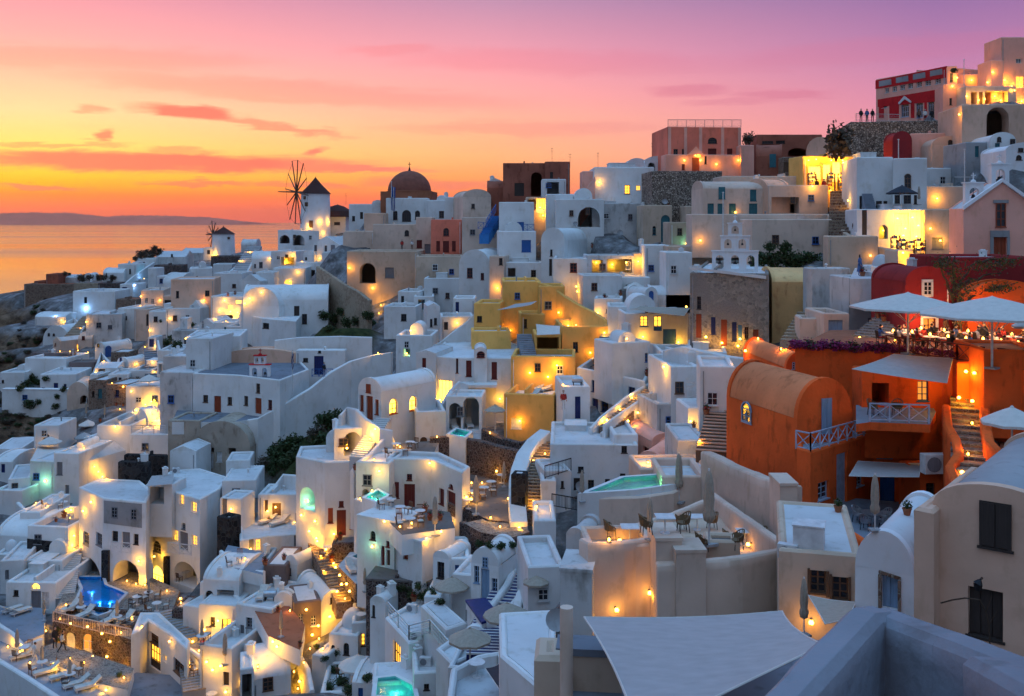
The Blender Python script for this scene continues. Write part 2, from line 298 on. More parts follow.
def house(label, xl, xr, yt, yb, Y, yaw=0, d=8, mat='white', roof='flat', op='', name='house', cat='house', rise=None, side=None, skirt=3, par=.4, group=None, top=None, ground=True):
    k = R(yaw); u = Vector((math.cos(k), math.sin(k))); v = Vector((-u.y, u.x)); xm = (xl+xr)/2; c = P(xm, yb, Y); c2 = c.to_2d()
    A = c2+u*sray(c2, u, xl); B = c2+u*sray(c2, u, xr); z0 = c.z; z1 = (HY-yt)/F*Y
    if side is not None: d = abs(sray(B if side > xr else A, v, side))
    Cc = B+v*d; D = A+v*d; pts = [A, B, Cc, D]; W = (B-A).length
    root = thing(name, label, cat, (A.x, A.y, z0), group); HOUSES.append((label, name, root, c, W))
    if ground: gnd(pts, z0)
    zb = z0-skirt; top = top or (mat if roof in ('vault', 'vaultu') else 'roof')
    if roof == 'flat': body(root, pts, zb, z1, op, mat, par, top); return root
    span = W if roof in ('vault', 'gable') else d
    if rise is None: rise = min(span/2, (z1-z0)*.5) if roof != 'gable' else span*.25
    else: rise = rise/F*Y
    if roof in ('vault', 'gable'):
        ze = z1-rise; body(root, pts, zb, ze, op, mat, 0, None, ze=ze); N = 14 if roof == 'vault' else 2
        prof = [(W*(1-math.cos(math.pi*i/N))/2, rise*math.sin(math.pi*i/N)) for i in range(N+1)]
        for (base, dd, s) in ((A, v*.35, 0), (D-v*.35, v*.35, 1)):
            g = MB()
            f0 = [(base.x+u.x*a, base.y+u.y*a, ze+b+.0) for a, b in prof]; f1 = [(p[0]+dd.x, p[1]+dd.y, p[2]) for p in f0]; n = len(f0)
            g.add(f0+f1, [tuple(reversed(range(n))), tuple(range(n, 2*n))]+[(i, i+1, n+i+1, n+i) for i in range(n-1)])
            g.build('gable', mat, root, smooth=R(40) if roof == 'vault' else False)
        r = MB(); k = .12; a0 = A+v*.35; L = d-.7
        pr = [(W/2+(x-W/2)*(1-2*.05/W), max(0, y-k*(1 if roof == 'vault' else .8))) for x, y in prof]
        p0 = [(a0.x+u.x*x, a0.y+u.y*x, ze+y) for x, y in pr]; p1 = [(q[0]+v.x*L, q[1]+v.y*L, q[2]) for q in p0]; n = len(p0)
        r.add(p0+p1, [(i, i+1, n+i+1, n+i) for i in range(n-1)]); r.build('roof', top, root, smooth=R(40))
    elif roof in ('vaultu', 'gableu'):
        ze = z1-rise; body(root, pts, zb, ze, op, mat, 0, None, ze=ze); N = 14 if roof == 'vaultu' else 2
        prof = [(d*(1-math.cos(math.pi*i/N))/2, rise*math.sin(math.pi*i/N)) for i in range(N+1)]; t = .3
        for base in (A, B-u*t):
            g = MB()
            f0 = [(base.x+v.x*a, base.y+v.y*a, ze+b) for a, b in prof]; f1 = [(p[0]+u.x*t, p[1]+u.y*t, p[2]) for p in f0]; n = len(f0)
            g.add(f0+f1, [tuple(range(n)), tuple(reversed(range(n, 2*n)))]+[(i+1, i, n+i, n+i+1) for i in range(n-1)])
            g.build('gable', mat, root, smooth=R(40))
        r = MB(); L = W-2*t; a0 = A+u*t; pr = [(x, max(0, y-.1)) for x, y in prof]
        p0 = [(a0.x+v.x*x, a0.y+v.y*x, ze+y) for x, y in pr]; p1 = [(q[0]+u.x*L, q[1]+u.y*L, q[2]) for q in p0]; n = len(p0)
        r.add(p0+p1, [(i+1, i, n+i, n+i+1) for i in range(n-1)]); r.build('roof', top, root, smooth=R(40))
    elif roof == 'dome':
        ze = z1-rise; body(root, pts, zb, ze, op, mat, .25, 'roof'); r = MB(); rad = min(W, d)*.42; cc = (A+Cc)/2
        r.lathe((cc.x, cc.y, ze-.25), [(rad, 0)]+[(rad*math.cos(R(q)), .25+rise*math.sin(R(q))) for q in range(0, 91, 10)], 20); r.build('dome', top, root, smooth=R(50))
    return root
def block(label, poly, Y, h, mat='white', op='', par=.4, top='roof', name='house', cat='house', skirt=3, group=None, i0=0, foot=True, z=None, chamf=0):
    """free flat-topped building: poly = roof outline in the picture (counter-clockwise from above), Y = distance of its vertex i0, h = wall height"""
    z1 = (HY-poly[i0][1])/F*Y if z is None else z; pts = [onz(px, py, z1) for px, py in poly]; a = sum(pts[i-1].x*pts[i].y-pts[i].x*pts[i-1].y for i in range(len(pts)))
    if a < 0: pts.reverse()
    pts = [Vector(p[:2]) for p in pts]; c = sum(pts, Vector((0, 0)))/len(pts)
    root = thing(name, label, cat, (c.x, c.y, z1-h), group); HOUSES.append((label, name, root, Vector((c.x, c.y, z1-h)), 5))
    if foot: gnd(pts, z1-h)
    body(root, pts, z1-h-skirt, z1, op, mat, par, top); return root
def terrace(label, poly, Y, thick=1.5, mat='paving', i0=0, name='terrace', cat='terrace', z=None, side=None, group=None, ground=True):
    z1 = (HY-poly[i0][1])/F*Y if z is None else z; pts = [onz(px, py, z1) for px, py in poly]; a = sum(pts[i-1].x*pts[i].y-pts[i].x*pts[i-1].y for i in range(len(pts)))
    if a < 0: pts.reverse()
    if ground: gnd(pts, z1-.3)
    mb = MB(); mb.prism([p[:2] for p in pts], z1-thick, z1, 0, 1); o = mb.build(name, [side or 'white', mat], loc=(pts[0].x, pts[0].y, z1)); tag(o, label, cat, group); return o
def wall(label, pts, h=1.0, t=.3, mat='white', name='garden_wall', cat='wall', group=None, drop=2.0, ground=True, rnd=True):
    """free-standing wall: pts = (px, py of its top, Y); h shown height, drop further down into the ground"""
    p = [P(*q) for q in pts]; mb = MB(); n = len(p)
    offs = []
    for i in range(n):
        d = Vector((0, 0))
        if i > 0: d += (p[i]-p[i-1]).to_2d().normalized()
        if i < n-1: d += (p[i+1]-p[i]).to_2d().normalized()
        d.normalize(); offs.append(Vector((-d.y, d.x))*t/2)
    c = min(.08, t*.3) if rnd else 0
    for i in range(n-1):
        a, b = p[i], p[i+1]; oa, ob = offs[i], offs[i+1]; hh = h+drop
        def sec(q, o): f = 1-c/(t/2); return [(q.x-o.x, q.y-o.y, q.z-hh), (q.x-o.x, q.y-o.y, q.z-c), (q.x-o.x*f, q.y-o.y*f, q.z), (q.x+o.x*f, q.y+o.y*f, q.z), (q.x+o.x, q.y+o.y, q.z-c), (q.x+o.x, q.y+o.y, q.z-hh)]
        s0, s1 = sec(a, oa), sec(b, ob); mb.add(s0+s1, [(j, 6+j, 7+j, j+1) for j in range(5)]+([tuple(range(6))] if i == 0 else [])+([tuple(range(11, 5, -1))] if i == n-2 else []))
        if ground: GP.append((a.x, a.y, a.z-h)); GP.append((b.x, b.y, b.z-h))
    bm_o = mb.build(name, mat, loc=p[0]-Vector((0, 0, h))); bm = bmesh.new(); bm.from_mesh(bm_o.data); bmesh.ops.recalc_face_normals(bm, faces=bm.faces); bm.to_mesh(bm_o.data); bm.free()
    tag(bm_o, label, cat, group); return bm_o
def stairs(label, a, b, w=1.6, n=None, mat='paving', nose='white', cat='staircase', group=None, name='staircase', drop=1.2, thk=.05):
    a = P(*a); b = P(*b); rise = b.z-a.z; n = n or max(3, int(abs(rise)/.19)); d = (b-a).to_2d(); L = d.length; d.normalize(); s = Vector((-d.y, d.x))*w/2
    t = MB(); ns = MB(); st = thing(name, label, cat, a, group); dz = rise/n; dl = L/n
    for i in range(n):
        q = a.to_2d()+d*dl*i; z = a.z+dz*(i+1); e = q+d*(dl+.02)
        t.prism([q-s, e-s, e+s, q+s] if True else 0, z-dz-drop, z-.001)
        ns.prism([q-s*1.01-d*.02, q-s*1.01+d*thk*2, q+s*1.01+d*thk*2, q+s*1.01-d*.02], z-.03-thk, z+.012)
    for i in range(0, n+1, 2): q = a.to_2d()+d*dl*i; GP.append((q.x, q.y, a.z+dz*i-.2))
    for m_ in (t, ns):
        pass
    o1 = t.build('tread', mat, st); o2 = ns.build('step_edge', nose, st)
    for o in (o1, o2):
        bm = bmesh.new(); bm.from_mesh(o.data); bmesh.ops.recalc_face_normals(bm, faces=bm.faces); bm.to_mesh(o.data); bm.free()
    return st
# ---------------------------------------------------------------- small things (built once, then copied with their parts)
PROTO = {}
def copy_tree(o, parent=None):
    c = o.copy(); C.objects.link(c); c.parent = parent
    for ch in o.children: copy_tree(ch, c)
    return c
class O0(dict): pass
def proto_root(name):
    o = bpy.data.objects.new(name, None); C.objects.link(o); o['_o'] = (0.0, 0.0, 0.0); o.empty_display_size = .2; return o
def spawn(key, fn, loc, rz, label, cat, group=None, scale=1):
    if key not in PROTO: o = PROTO[key] = fn(); first = True
    else: o = copy_tree(PROTO[key])
    o.location = loc; o.rotation_euler = (0, 0, rz); o.scale = (scale,)*3 if not isinstance(scale, tuple) else scale
    tag(o, label, cat, group); AUTO.append(o); return o
AUTO = []
WARM = (1, .45, .02)
def mk_lantern():
    r = proto_root('wall_lamp'); b = MB(); b.box((0, .0, -.02), (.08, .2, .04)); b.lathe((0, -.1, -.16), [(.05, 0), (.07, .14), (.02, .2)], 8); b.build('bracket', 'iron', r)
    g = MB(); g.lathe((0, -.1, -.15), [(0, 0), (.085, .03), (.1, .1), (.06, .17), (0, .19)], 10); g.build('bulb', 'bulb', r, smooth=True); return r
def mk_ground_lamp():
    r = proto_root('floor_lantern'); b = MB(); b.box((0, 0, 0), (.2, .2, .03)); b.box((0, 0, .3), (.22, .22, .04))
    for x in (-.09, .09):
        for y in (-.09, .09): b.box((x, y, .03), (.02, .02, .28))
    b.build('housing', 'iron', r); g = MB(); g.lathe((0, 0, .04), [(0, 0), (.07, .02), (.085, .1), (.05, .2), (0, .22)], 10); g.build('bulb', 'bulb', r, smooth=True); return r
def open_canopy(mb, rad, z, h, n=8, val=.12, sub=4):
    pts = []
    for i in range(n*2):
        t = math.pi*i/n; rr = rad if i % 2 == 0 else rad*.965; pts.append((rr*math.cos(t), rr*math.sin(t), z-(0 if i % 2 == 0 else -.03)))
    rows = []
    for k in range(sub+1):
        f = k/sub; rows.append([(x*(.03+.97*f), y*(.03+.97*f), z+h*(1-f**1.12)+(q-z)*f) for x, y, q in pts])
    for a, b in zip(rows, rows[1:]):
        for i in range(len(pts)): j = (i+1) % len(pts); mb.quad(b[i], b[j], a[j], a[i])
    for i in range(len(pts)): j = (i+1) % len(pts); a = rows[-1][i]; b = rows[-1][j]; mb.quad((a[0], a[1], a[2]-val), (b[0], b[1], b[2]-val), b, a)
def mk_parasol(rad, h, mat, pole='white_wood', n=8, sag=.28):
    def f():
        r = proto_root('parasol'); m = MB(); open_canopy(m, rad, h-rad*sag, rad*sag, n); m.lathe((0, 0, h-.04), [(.12*rad/1.5, 0), (.07, .08), (0, .12)], 8); m.build('canopy', mat, r)
        p = MB(); p.tube((0, 0, 0), (0, 0, h-.02), .035+rad*.008, n=8); p.build('pole', pole, r)
        q = MB()
        for i in range(n): t = 2*math.pi*i/n; q.bar((0, 0, h-.07), (rad*.97*math.cos(t), rad*.97*math.sin(t), h-rad*sag-.03), .03); q.bar((0, 0, h-rad*.55), (rad*.5*math.cos(t), rad*.5*math.sin(t), h-rad*sag*.5-.06), .025)
        q.build('rib', pole, r); b = MB(); b.box((0, 0, 0), (.6, .6, .1)); b.build('base', 'grey', r); return r
    return f
def mk_closed(h, mat):
    def f():
        r = proto_root('folded_parasol'); m = MB(); prof = [(.06, h*.30), (.17, h*.33), (.21, h*.42), (.15, h*.47), (.18, h*.6), (.15, h*.82), (.09, h*.95), (.02, h)]; n = 16; vs = []
        for i in range(n):
            t = 2*math.pi*i/n; k = 1.12 if i % 2 else .8
            for a, z in prof: vs.append((a*k*math.cos(t), a*k*math.sin(t), z))
        q = len(prof); m.add(vs, [(i*q+j, ((i+1) % n)*q+j, ((i+1) % n)*q+j+1, i*q+j+1) for i in range(n) for j in range(q-1)]); m.build('canopy', mat, r, smooth=R(60))
        p = MB(); p.tube((0, 0, 0), (0, 0, h+.05), .035); p.build('pole', 'white_wood', r); b = MB(); b.box((0, 0, 0), (.5, .5, .09)); b.build('base', 'grey', r)
        s = MB(); s.tube((0, 0, h*.445), (0, 0, h*.475), .165, n=12); s.build('strap', mat, r); return r
    return f
def mk_table(mat='white_wood', rad=.4, rnd=True):
    def f():
        r = proto_root('terrace_table'); m = MB()
        if rnd: m.tube((0, 0, .71), (0, 0, .75), rad, n=20)
        else: m.box((0, 0, .71), (rad*2, rad*2, .04))
        m.build('tabletop', mat, r); l = MB(); l.tube((0, 0, .03), (0, 0, .71), .03); l.tube((0, 0, 0), (0, 0, .03), .22, n=14); l.build('leg', mat, r); return r
    return f
def mk_chair(mat, cush='cushion'):
    def f():
        r = proto_root('terrace_chair'); s = MB(); s.box((0, 0, .42), (.46, .46, .05)); s.build('seat', mat, r); b = MB()
        b.bar((-.21, .21, .45), (-.21, .28, .9), .035); b.bar((.21, .21, .45), (.21, .28, .9), .035); b.bar((-.21, .28, .88), (.21, .28, .88), .06)
        for i in range(4): b.bar((-.12+.08*i, .22, .45), (-.12+.08*i, .275, .88), .03)
        b.build('backrest', mat, r); c = MB(); c.box((0, -.01, .475), (.42, .42, .05)); c.build('cushion', cush, r)
        for x in (-.2, .2):
            for y in (-.2, .2): l = MB(); l.bar((x, y, 0), (x, y, .42), .035); l.build('leg', mat, r)
        return r
    return f
def mk_bucket(mat='wicker'):
    def f():
        r = proto_root('wicker_armchair'); s = MB(); s.lathe((0, 0, .38), [(0, 0), (.26, .0), (.27, .06), (0, .07)], 14); s.build('seat', mat, r); b = MB()
        for i in range(11):
            t = R(-20+220*i/10); b.bar((.27*math.cos(t), .27*math.sin(t), .42), (.33*math.cos(t), .33*math.sin(t), .6+.28*max(0, math.sin(t))), .03)
            if i: t2 = R(-20+220*(i-1)/10); b.bar((.33*math.cos(t), .33*math.sin(t), .6+.28*max(0, math.sin(t))), (.33*math.cos(t2), .33*math.sin(t2), .6+.28*max(0, math.sin(t2))), .045)
        b.lathe((0, 0, .42), [(.27, 0), (.31, .25)], 14, a0=R(-10), a1=R(190)); b.build('backrest', mat, r)
        for x in (-.18, .18):
            for y in (-.18, .18): l = MB(); l.bar((x*1.2, y*1.2, 0), (x, y, .4), .03); l.build('leg', 'iron', r)
        return r
    return f
def mk_lounger(mat='cushion', fr='white_wood'):
    def f():
        r = proto_root('sun_lounger'); m = MB(); m.box((0, -.35, .3), (.62, 1.3, .1)); m.build('mattress', mat, r)
        b = MB(); b.bar((0, .3, .36), (0, .92, .78), .62, .1); b.build('backrest', mat, r); g = MB(); g.box((0, -.1, .22), (.66, 1.85, .07)); g.build('frame', fr, r)
        for x in (-.28, .28):
            for y in (-.9, .65): l = MB(); l.box((x, y, 0), (.05, .05, .22)); l.build('leg', fr, r)
        return r
    return f
def mk_bush(seed, mat='leaf', n=420, flat=.8):
    def f():
        rr = random.Random(seed); r = proto_root('bush'); m = MB(); lobes = [(rr.uniform(-.32, .32), rr.uniform(-.32, .32), rr.uniform(.22, .62), rr.uniform(.2, .36)) for _ in range(9)]
        for i in range(n):
            x, y, z, q = rr.choice(lobes); d = Vector((rr.gauss(0, 1), rr.gauss(0, 1), rr.gauss(0, 1))).normalized()*q*rr.uniform(.55, 1.12); p = Vector((x, y, z*flat))+d
            if p.z < 0: p.z = -p.z*.3
            a = Vector((rr.gauss(0, 1), rr.gauss(0, 1), rr.gauss(0, .6))).normalized()*rr.uniform(.05, .11); b = a.cross(Vector((rr.gauss(0, 1), rr.gauss(0, 1), rr.gauss(0, 1)))).normalized()*rr.uniform(.03, .06)
            m.quad(p-a, p-b, p+a, p+b, m=0 if rr.random() < .7 else 1)
        m.build('foliage', [mat, 'leaf_light' if mat == 'leaf' else mat], r); s = MB()
        for i in range(6): t = rr.uniform(0, 6.28); s.tube((0, 0, -.1), (.25*math.cos(t), .25*math.sin(t), .45), .02, .008, 5)
        s.build('stem', 'bark', r); return r
    return f
def mk_pot(flower=None):
    def f():
        r = proto_root('potted_plant'); p = MB(); p.lathe((0, 0, 0), [(0, 0), (.15, 0), (.22, .3), (.24, .3), (.24, .35), (.19, .35), (.18, .28), (0, .28)], 14); p.build('pot', 'pot', r, smooth=R(40)); m = MB(); rr = random.Random(5)
        for i in range(120):
            d = Vector((rr.gauss(0, 1), rr.gauss(0, 1), rr.gauss(.3, 1))).normalized()*rr.uniform(.08, .32); p = Vector((0, 0, .5))+d; a = Vector((rr.gauss(0, 1), rr.gauss(0, 1), rr.gauss(0, 1))).normalized()*.06; b = a.cross(d).normalized()*.035
            m.quad(p-a, p-b, p+a, p+b, m=1 if flower and rr.random() < .45 else 0)
        m.build('foliage', ['leaf', flower or 'leaf'], r); return r
    return f
def mk_person(top, legs, pose='stand', hair='hair', long=False):
    def f():
        r = proto_root('person')
        if pose == 'stand': J = dict(pel=(0, 0, .95), ch=(0, .0, 1.25), nk=(0, 0, 1.47), hd=(0, -.01, 1.56), lk=(.1, -.03, .5), lf=(.11, .02, .08), rk=(-.1, .02, .5), rf=(-.12, .05, .08), le=(.24, .02, 1.14), lh=(.25, -.08, .9), re=(-.24, .02, 1.14), rh=(-.22, -.14, .93)); tl = (0, -.1, -.03)
        elif pose == 'walk': J = dict(pel=(0, 0, .95), ch=(0, -.02, 1.25), nk=(0, -.03, 1.47), hd=(0, -.06, 1.56), lk=(.09, -.2, .52), lf=(.1, -.28, .08), rk=(-.09, .08, .5), rf=(-.1, .36, .12), le=(.22, .1, 1.16), lh=(.22, .12, .92), re=(-.22, -.08, 1.16), rh=(-.2, -.24, .98)); tl = (0, -.1, -.03)
        else: J = dict(pel=(0, .05, .52), ch=(0, .06, .82), nk=(0, .02, 1.05), hd=(0, -.02, 1.14), lk=(.12, -.4, .5), lf=(.12, -.42, .08), rk=(-.12, -.4, .5), rf=(-.12, -.38, .08), le=(.24, -.06, .78), lh=(.16, -.32, .78), re=(-.24, -.06, .78), rh=(-.16, -.3, .8)); tl = (0, -.1, -.03)
        V = Vector; ch = V(J['ch']); nk = V(J['nk']); names = list(J); co = [V(J[k]) for k in names]; co += [V((.16, 0, 0))+nk-V((0, 0, .06)), V((-.16, 0, 0))+nk-V((0, 0, .06)), V(J['lf'])+V((0, -.14, -.04)), V(J['rf'])+V((0, -.14, -.04)), V((.09, 0, -.03))+V(J['pel']), V((-.09, 0, -.03))+V(J['pel'])]
        ix = {k: i for i, k in enumerate(names)}; ix.update(ls=len(names), rs=len(names)+1, lt=len(names)+2, rt=len(names)+3, lp=len(names)+4, rp=len(names)+5)
        E = [('pel', 'ch'), ('ch', 'nk'), ('nk', 'hd'), ('nk', 'ls'), ('ls', 'le'), ('le', 'lh'), ('nk', 'rs'), ('rs', 're'), ('re', 'rh'), ('pel', 'lp'), ('lp', 'lk'), ('lk', 'lf'), ('lf', 'lt'), ('pel', 'rp'), ('rp', 'rk'), ('rk', 'rf'), ('rf', 'rt')]
        rad = dict(pel=(.15, .1), ch=(.15, .1), nk=(.06, .06), hd=(.06, .06), ls=(.065,)*2, rs=(.065,)*2, le=(.045,)*2, re=(.045,)*2, lh=(.035,)*2, rh=(.035,)*2, lp=(.09,)*2, rp=(.09,)*2, lk=(.06,)*2, rk=(.06,)*2, lf=(.045,)*2, rf=(.045,)*2, lt=(.035,)*2, rt=(.035,)*2)
        me = bpy.data.meshes.new('body'); me.from_pydata([tuple(c) for c in co], [(ix[a], ix[b]) for a, b in E], []); o = bpy.data.objects.new('body', me); C.objects.link(o); o.parent = r; me.materials.append(M(legs))
        sk = o.modifiers.new('skin', 'SKIN'); sv = me.skin_vertices[0].data
        for k, i in ix.items(): sv[i].radius = rad[k]; sv[i].use_root = (k == 'pel')
        o.modifiers.new('sub', 'SUBSURF').render_levels = 1; o.modifiers['sub'].levels = 1
        hc = V(J['hd'])+V((0, -.01, .06)); h = MB(); h.lathe(tuple(hc-V((0, 0, .12))), [(0, 0), (.05, .01), (.075, .06), (.088, .13), (.08, .19), (.045, .235), (0, .245)], 12)
        h.bar(hc+V((0, -.08, .02)), hc+V((0, -.11, -.015)), .025, .03)
        h.build('head', 'skin', r, smooth=True); g = MB(); g.lathe(tuple(hc-V((0, -.015, .0 if not long else .12))), [(.085, 0), (.1, .05), (.095, .1 if not long else .2), (.05, .14 if not long else .26), (0, .15 if not long else .27)], 12, a0=R(-25), a1=R(205)); g.build('hair', hair, r, smooth=True)
        t = MB(); w = .19; zt = nk.z-.02
        s0 = ch-(ch-V(J['pel']))*1.05
        for (a, b, ra, rb) in ((V(J['pel'])+V((0, 0, -.05)), ch, .165, .175), (ch, nk-V((0, 0, .02)), .175, .1)):
            n = 12; vs = []
            for p, q in ((a, ra), (b, rb)):
                for i in range(n): th = 2*math.pi*i/n; vs.append((p.x+q*1.12*math.cos(th), p.y+q*.72*math.sin(th), p.z))
            t.add(vs, [(i, (i+1) % n, n+(i+1) % n, n+i) for i in range(n)])
        for a, b, c in (('ls', 'le', 'lh'), ('rs', 're', 'rh')): A, B, D = co[ix[a]], co[ix[b]], co[ix[c]]; t.tube(A, B, .078, .06); t.tube(B, B.lerp(D, .75), .06, .05)
        if long: t.lathe((J['pel'][0], J['pel'][1], .35), [(.26, 0), (.2, .4), (.18, .62)], 12)
        t.build('shirt' if not long else 'dress', top, r, smooth=True)
        for s in ('l', 'r'):                                # hands: palm with fingers
            H = co[ix[s+'h']]; E_ = co[ix[s+'e']]; d = (H-E_).normalized(); m = MB(); m.bar(H-d*.02, H+d*.08, .07, .03)
            for k in range(4): off = Vector((1, 0, 0))*(k-1.5)*.018; m.bar(H+d*.07+off, H+d*(.13+.01*(k % 3)-(.015 if k == 3 else 0))+off, .014)
            m.bar(H+d*.02+Vector((.03, 0, 0)), H+d*.07+Vector((.055, -.02, 0)), .016); m.build('hand', 'skin', r)
        return r
    return f
def mk_chimney():
    r = proto_root('chimney'); b = MB(); b.box((0, 0, -.3), (.55, .7, 1.0)); b.build('shaft', 'white', r); c = MB(); c.box((0, 0, .72), (.65, .8, .08)); c.box((0, 0, .8), (.3, .45, .14)); c.build('cowl', 'white', r); return r
def mk_ac():
    r = proto_root('air_conditioner'); b = MB(); b.box((0, 0, 0), (.85, .35, .62)); b.build('case', 'white_wood', r, bevel=.02); g = MB()
    g.tube((-.12, -.18, .31), (-.12, -.195, .31), .24, n=16)
    g.build('fan_grille', 'grey_wood', r); return r
def mk_dish():
    r = proto_root('satellite_dish'); d = MB(); n = 16
    d.lathe((0, 0, 0), [(0, 0), (.18, .02), (.32, .07), (.42, .13)], n); o = d.build('dish', 'grey', r, smooth=True); o.location = (0, 0, .75); o.rotation_euler = (R(65), 0, R(25)); p = MB(); p.tube((0, .05, 0), (0, .02, .75), .03); p.build('pole', 'steel', r); return r
def mk_antenna():
    r = proto_root('antenna'); p = MB(); p.tube((0, 0, 0), (0, 0, 3.4), .03); p.build('mast', 'iron', r); q = MB()
    for z in (3.2, 2.6): q.bar((-.45, 0, z), (.45, 0, z), .03); [q.bar((x, -.22, z), (x, .22, z), .02) for x in (-.4, -.15, .1, .35)]
    q.build('arm', 'iron', r); return r
def mk_tank():
    r = proto_root('water_tank'); b = MB(); b.tube((-.5, 0, .5), (.5, 0, .5), .28, n=16); b.build('tank', 'steel', r, smooth=R(50)); s = MB()
    for x in (-.35, .35): s.box((x, 0, 0), (.06, .5, .3))
    s.build('stand', 'iron', r); return r
def mk_mat(mat):
    def f(): r = proto_root('x'); return r
    return f
_dg = None
def hit(px, py):
    d = Vector(((px-CX)/F, 1, (HY-py)/F)).normalized()
    ok, loc, nor, idx, ob, _ = S.ray_cast(DG(), Vector((0, 0, 0)), d, distance=900)
    if not ok: return None
    if nor.dot(d) > 0: nor = -nor
    root = ob
    while root.parent: root = root.parent
    return loc, nor, root
def DG():
    global _dg
    if _dg is None: bpy.context.view_layer.update(); _dg = bpy.context.evaluated_depsgraph_get()
    return _dg
def short_of(root, loc):
    lab = None
    if root is not None and root.get('category') in ('house', 'building', 'church', 'windmill', 'shop', 'ruin', 'hotel', 'terrace', 'wall', 'staircase', 'pool', 'restaurant'): lab = root['label']
    else:
        best = min(HOUSES, key=lambda h: (h[3]-loc).to_2d().length+abs(h[3].z-loc.z)) if HOUSES else None; lab = best[0] if best else 'the slope'
    w = lab.split(); return ' '.join(w[:10])
LIGHTS = []
def plight(loc, power, col=WARM, rad=.12, parent=None, name='light_source'):
    l = bpy.data.lights.new(name, 'POINT'); l.energy = power; l.color = col; l.shadow_soft_size = rad; o = bpy.data.objects.new(name, l); C.objects.link(o)
    if parent is not None: o.parent = parent; o.location = Vector(loc)-parent.location
    else: o.location = loc
    return o
def lamp(px, py, power=25, col=WARM, s=1.0, off=.55):
    h = hit(px, py)
    if not h: return
    loc, nor, root = h; w = short_of(root, loc)
    if nor.z > .5:
        o = spawn('glamp', mk_ground_lamp, loc, 0, 'lit lantern on '+w, 'lantern', 'lanterns on terraces and steps', s*.75); lp = loc+Vector((0, 0, .6))-Vector((0, loc.y, 0)).normalized()*.1
    else:
        n = Vector((nor.x, nor.y, 0)).normalized(); o = spawn('wlamp', mk_lantern, loc+n*.1, math.atan2(n.x, -n.y), 'lit lamp on '+w, 'wall lamp', 'small lit lamps on the walls', s); lp = loc+n*(off+.1)+Vector((0, 0, -.05))
    l = bpy.data.lights.new('light_source', 'POINT'); l.energy = power*LAMPK; l.color = col; l.shadow_soft_size = .1; q = bpy.data.objects.new('light_source', l); C.objects.link(q); q.location = lp; bpy.context.view_layer.update; q.parent = o
    q.matrix_parent_inverse = (Matrix.Translation(o.location) @ Matrix.Rotation(o.rotation_euler[2], 4, 'Z') @ Matrix.Scale(s, 4)).inverted()
LAMPK = 1.0
def place(key, fn, px, py, rz, label, cat, group=None, scale=1, up=0, Y=None, auto=True):
    if Y: loc = P(px, py, Y); root = None
    else:
        h = hit(px, py)
        if not h: return None
        loc, nor, root = h
        if nor.z < .5:
            q = loc+Vector((nor.x, nor.y, 0)).normalized()*.45; k = S.ray_cast(DG(), q, Vector((0, 0, -1)), distance=12); loc = k[1] if k[0] else q
    if auto: label = label+' '+short_of(root, loc)
    return spawn(key, fn, loc+Vector((0, 0, up)), rz, label, cat, group, scale)
def finish_labels():
    by = {}
    for o in C.objects:
        if o.parent is None and 'label' in o and 'category' in o: by.setdefault(o['label'], []).append(o)
    ordn = ['leftmost', 'second', 'third', 'fourth', 'fifth', 'sixth', 'seventh', 'eighth', 'ninth', 'tenth', 'eleventh', 'twelfth', 'thirteenth', 'fourteenth', 'fifteenth']
    for lab, L in by.items():
        if len(L) > 1:
            L.sort(key=lambda o: o.location.x/max(1, o.location.y))
            for i, o in enumerate(L):
                if len(L) == 2: s = ('left one', 'right one')[i]
                else: s = 'leftmost' if i == 0 else 'rightmost' if i == len(L)-1 else ordn[min(i, 14)]+' from left'
                w = lab.split()[:13]; o['label'] = ' '.join(w)+', '+s
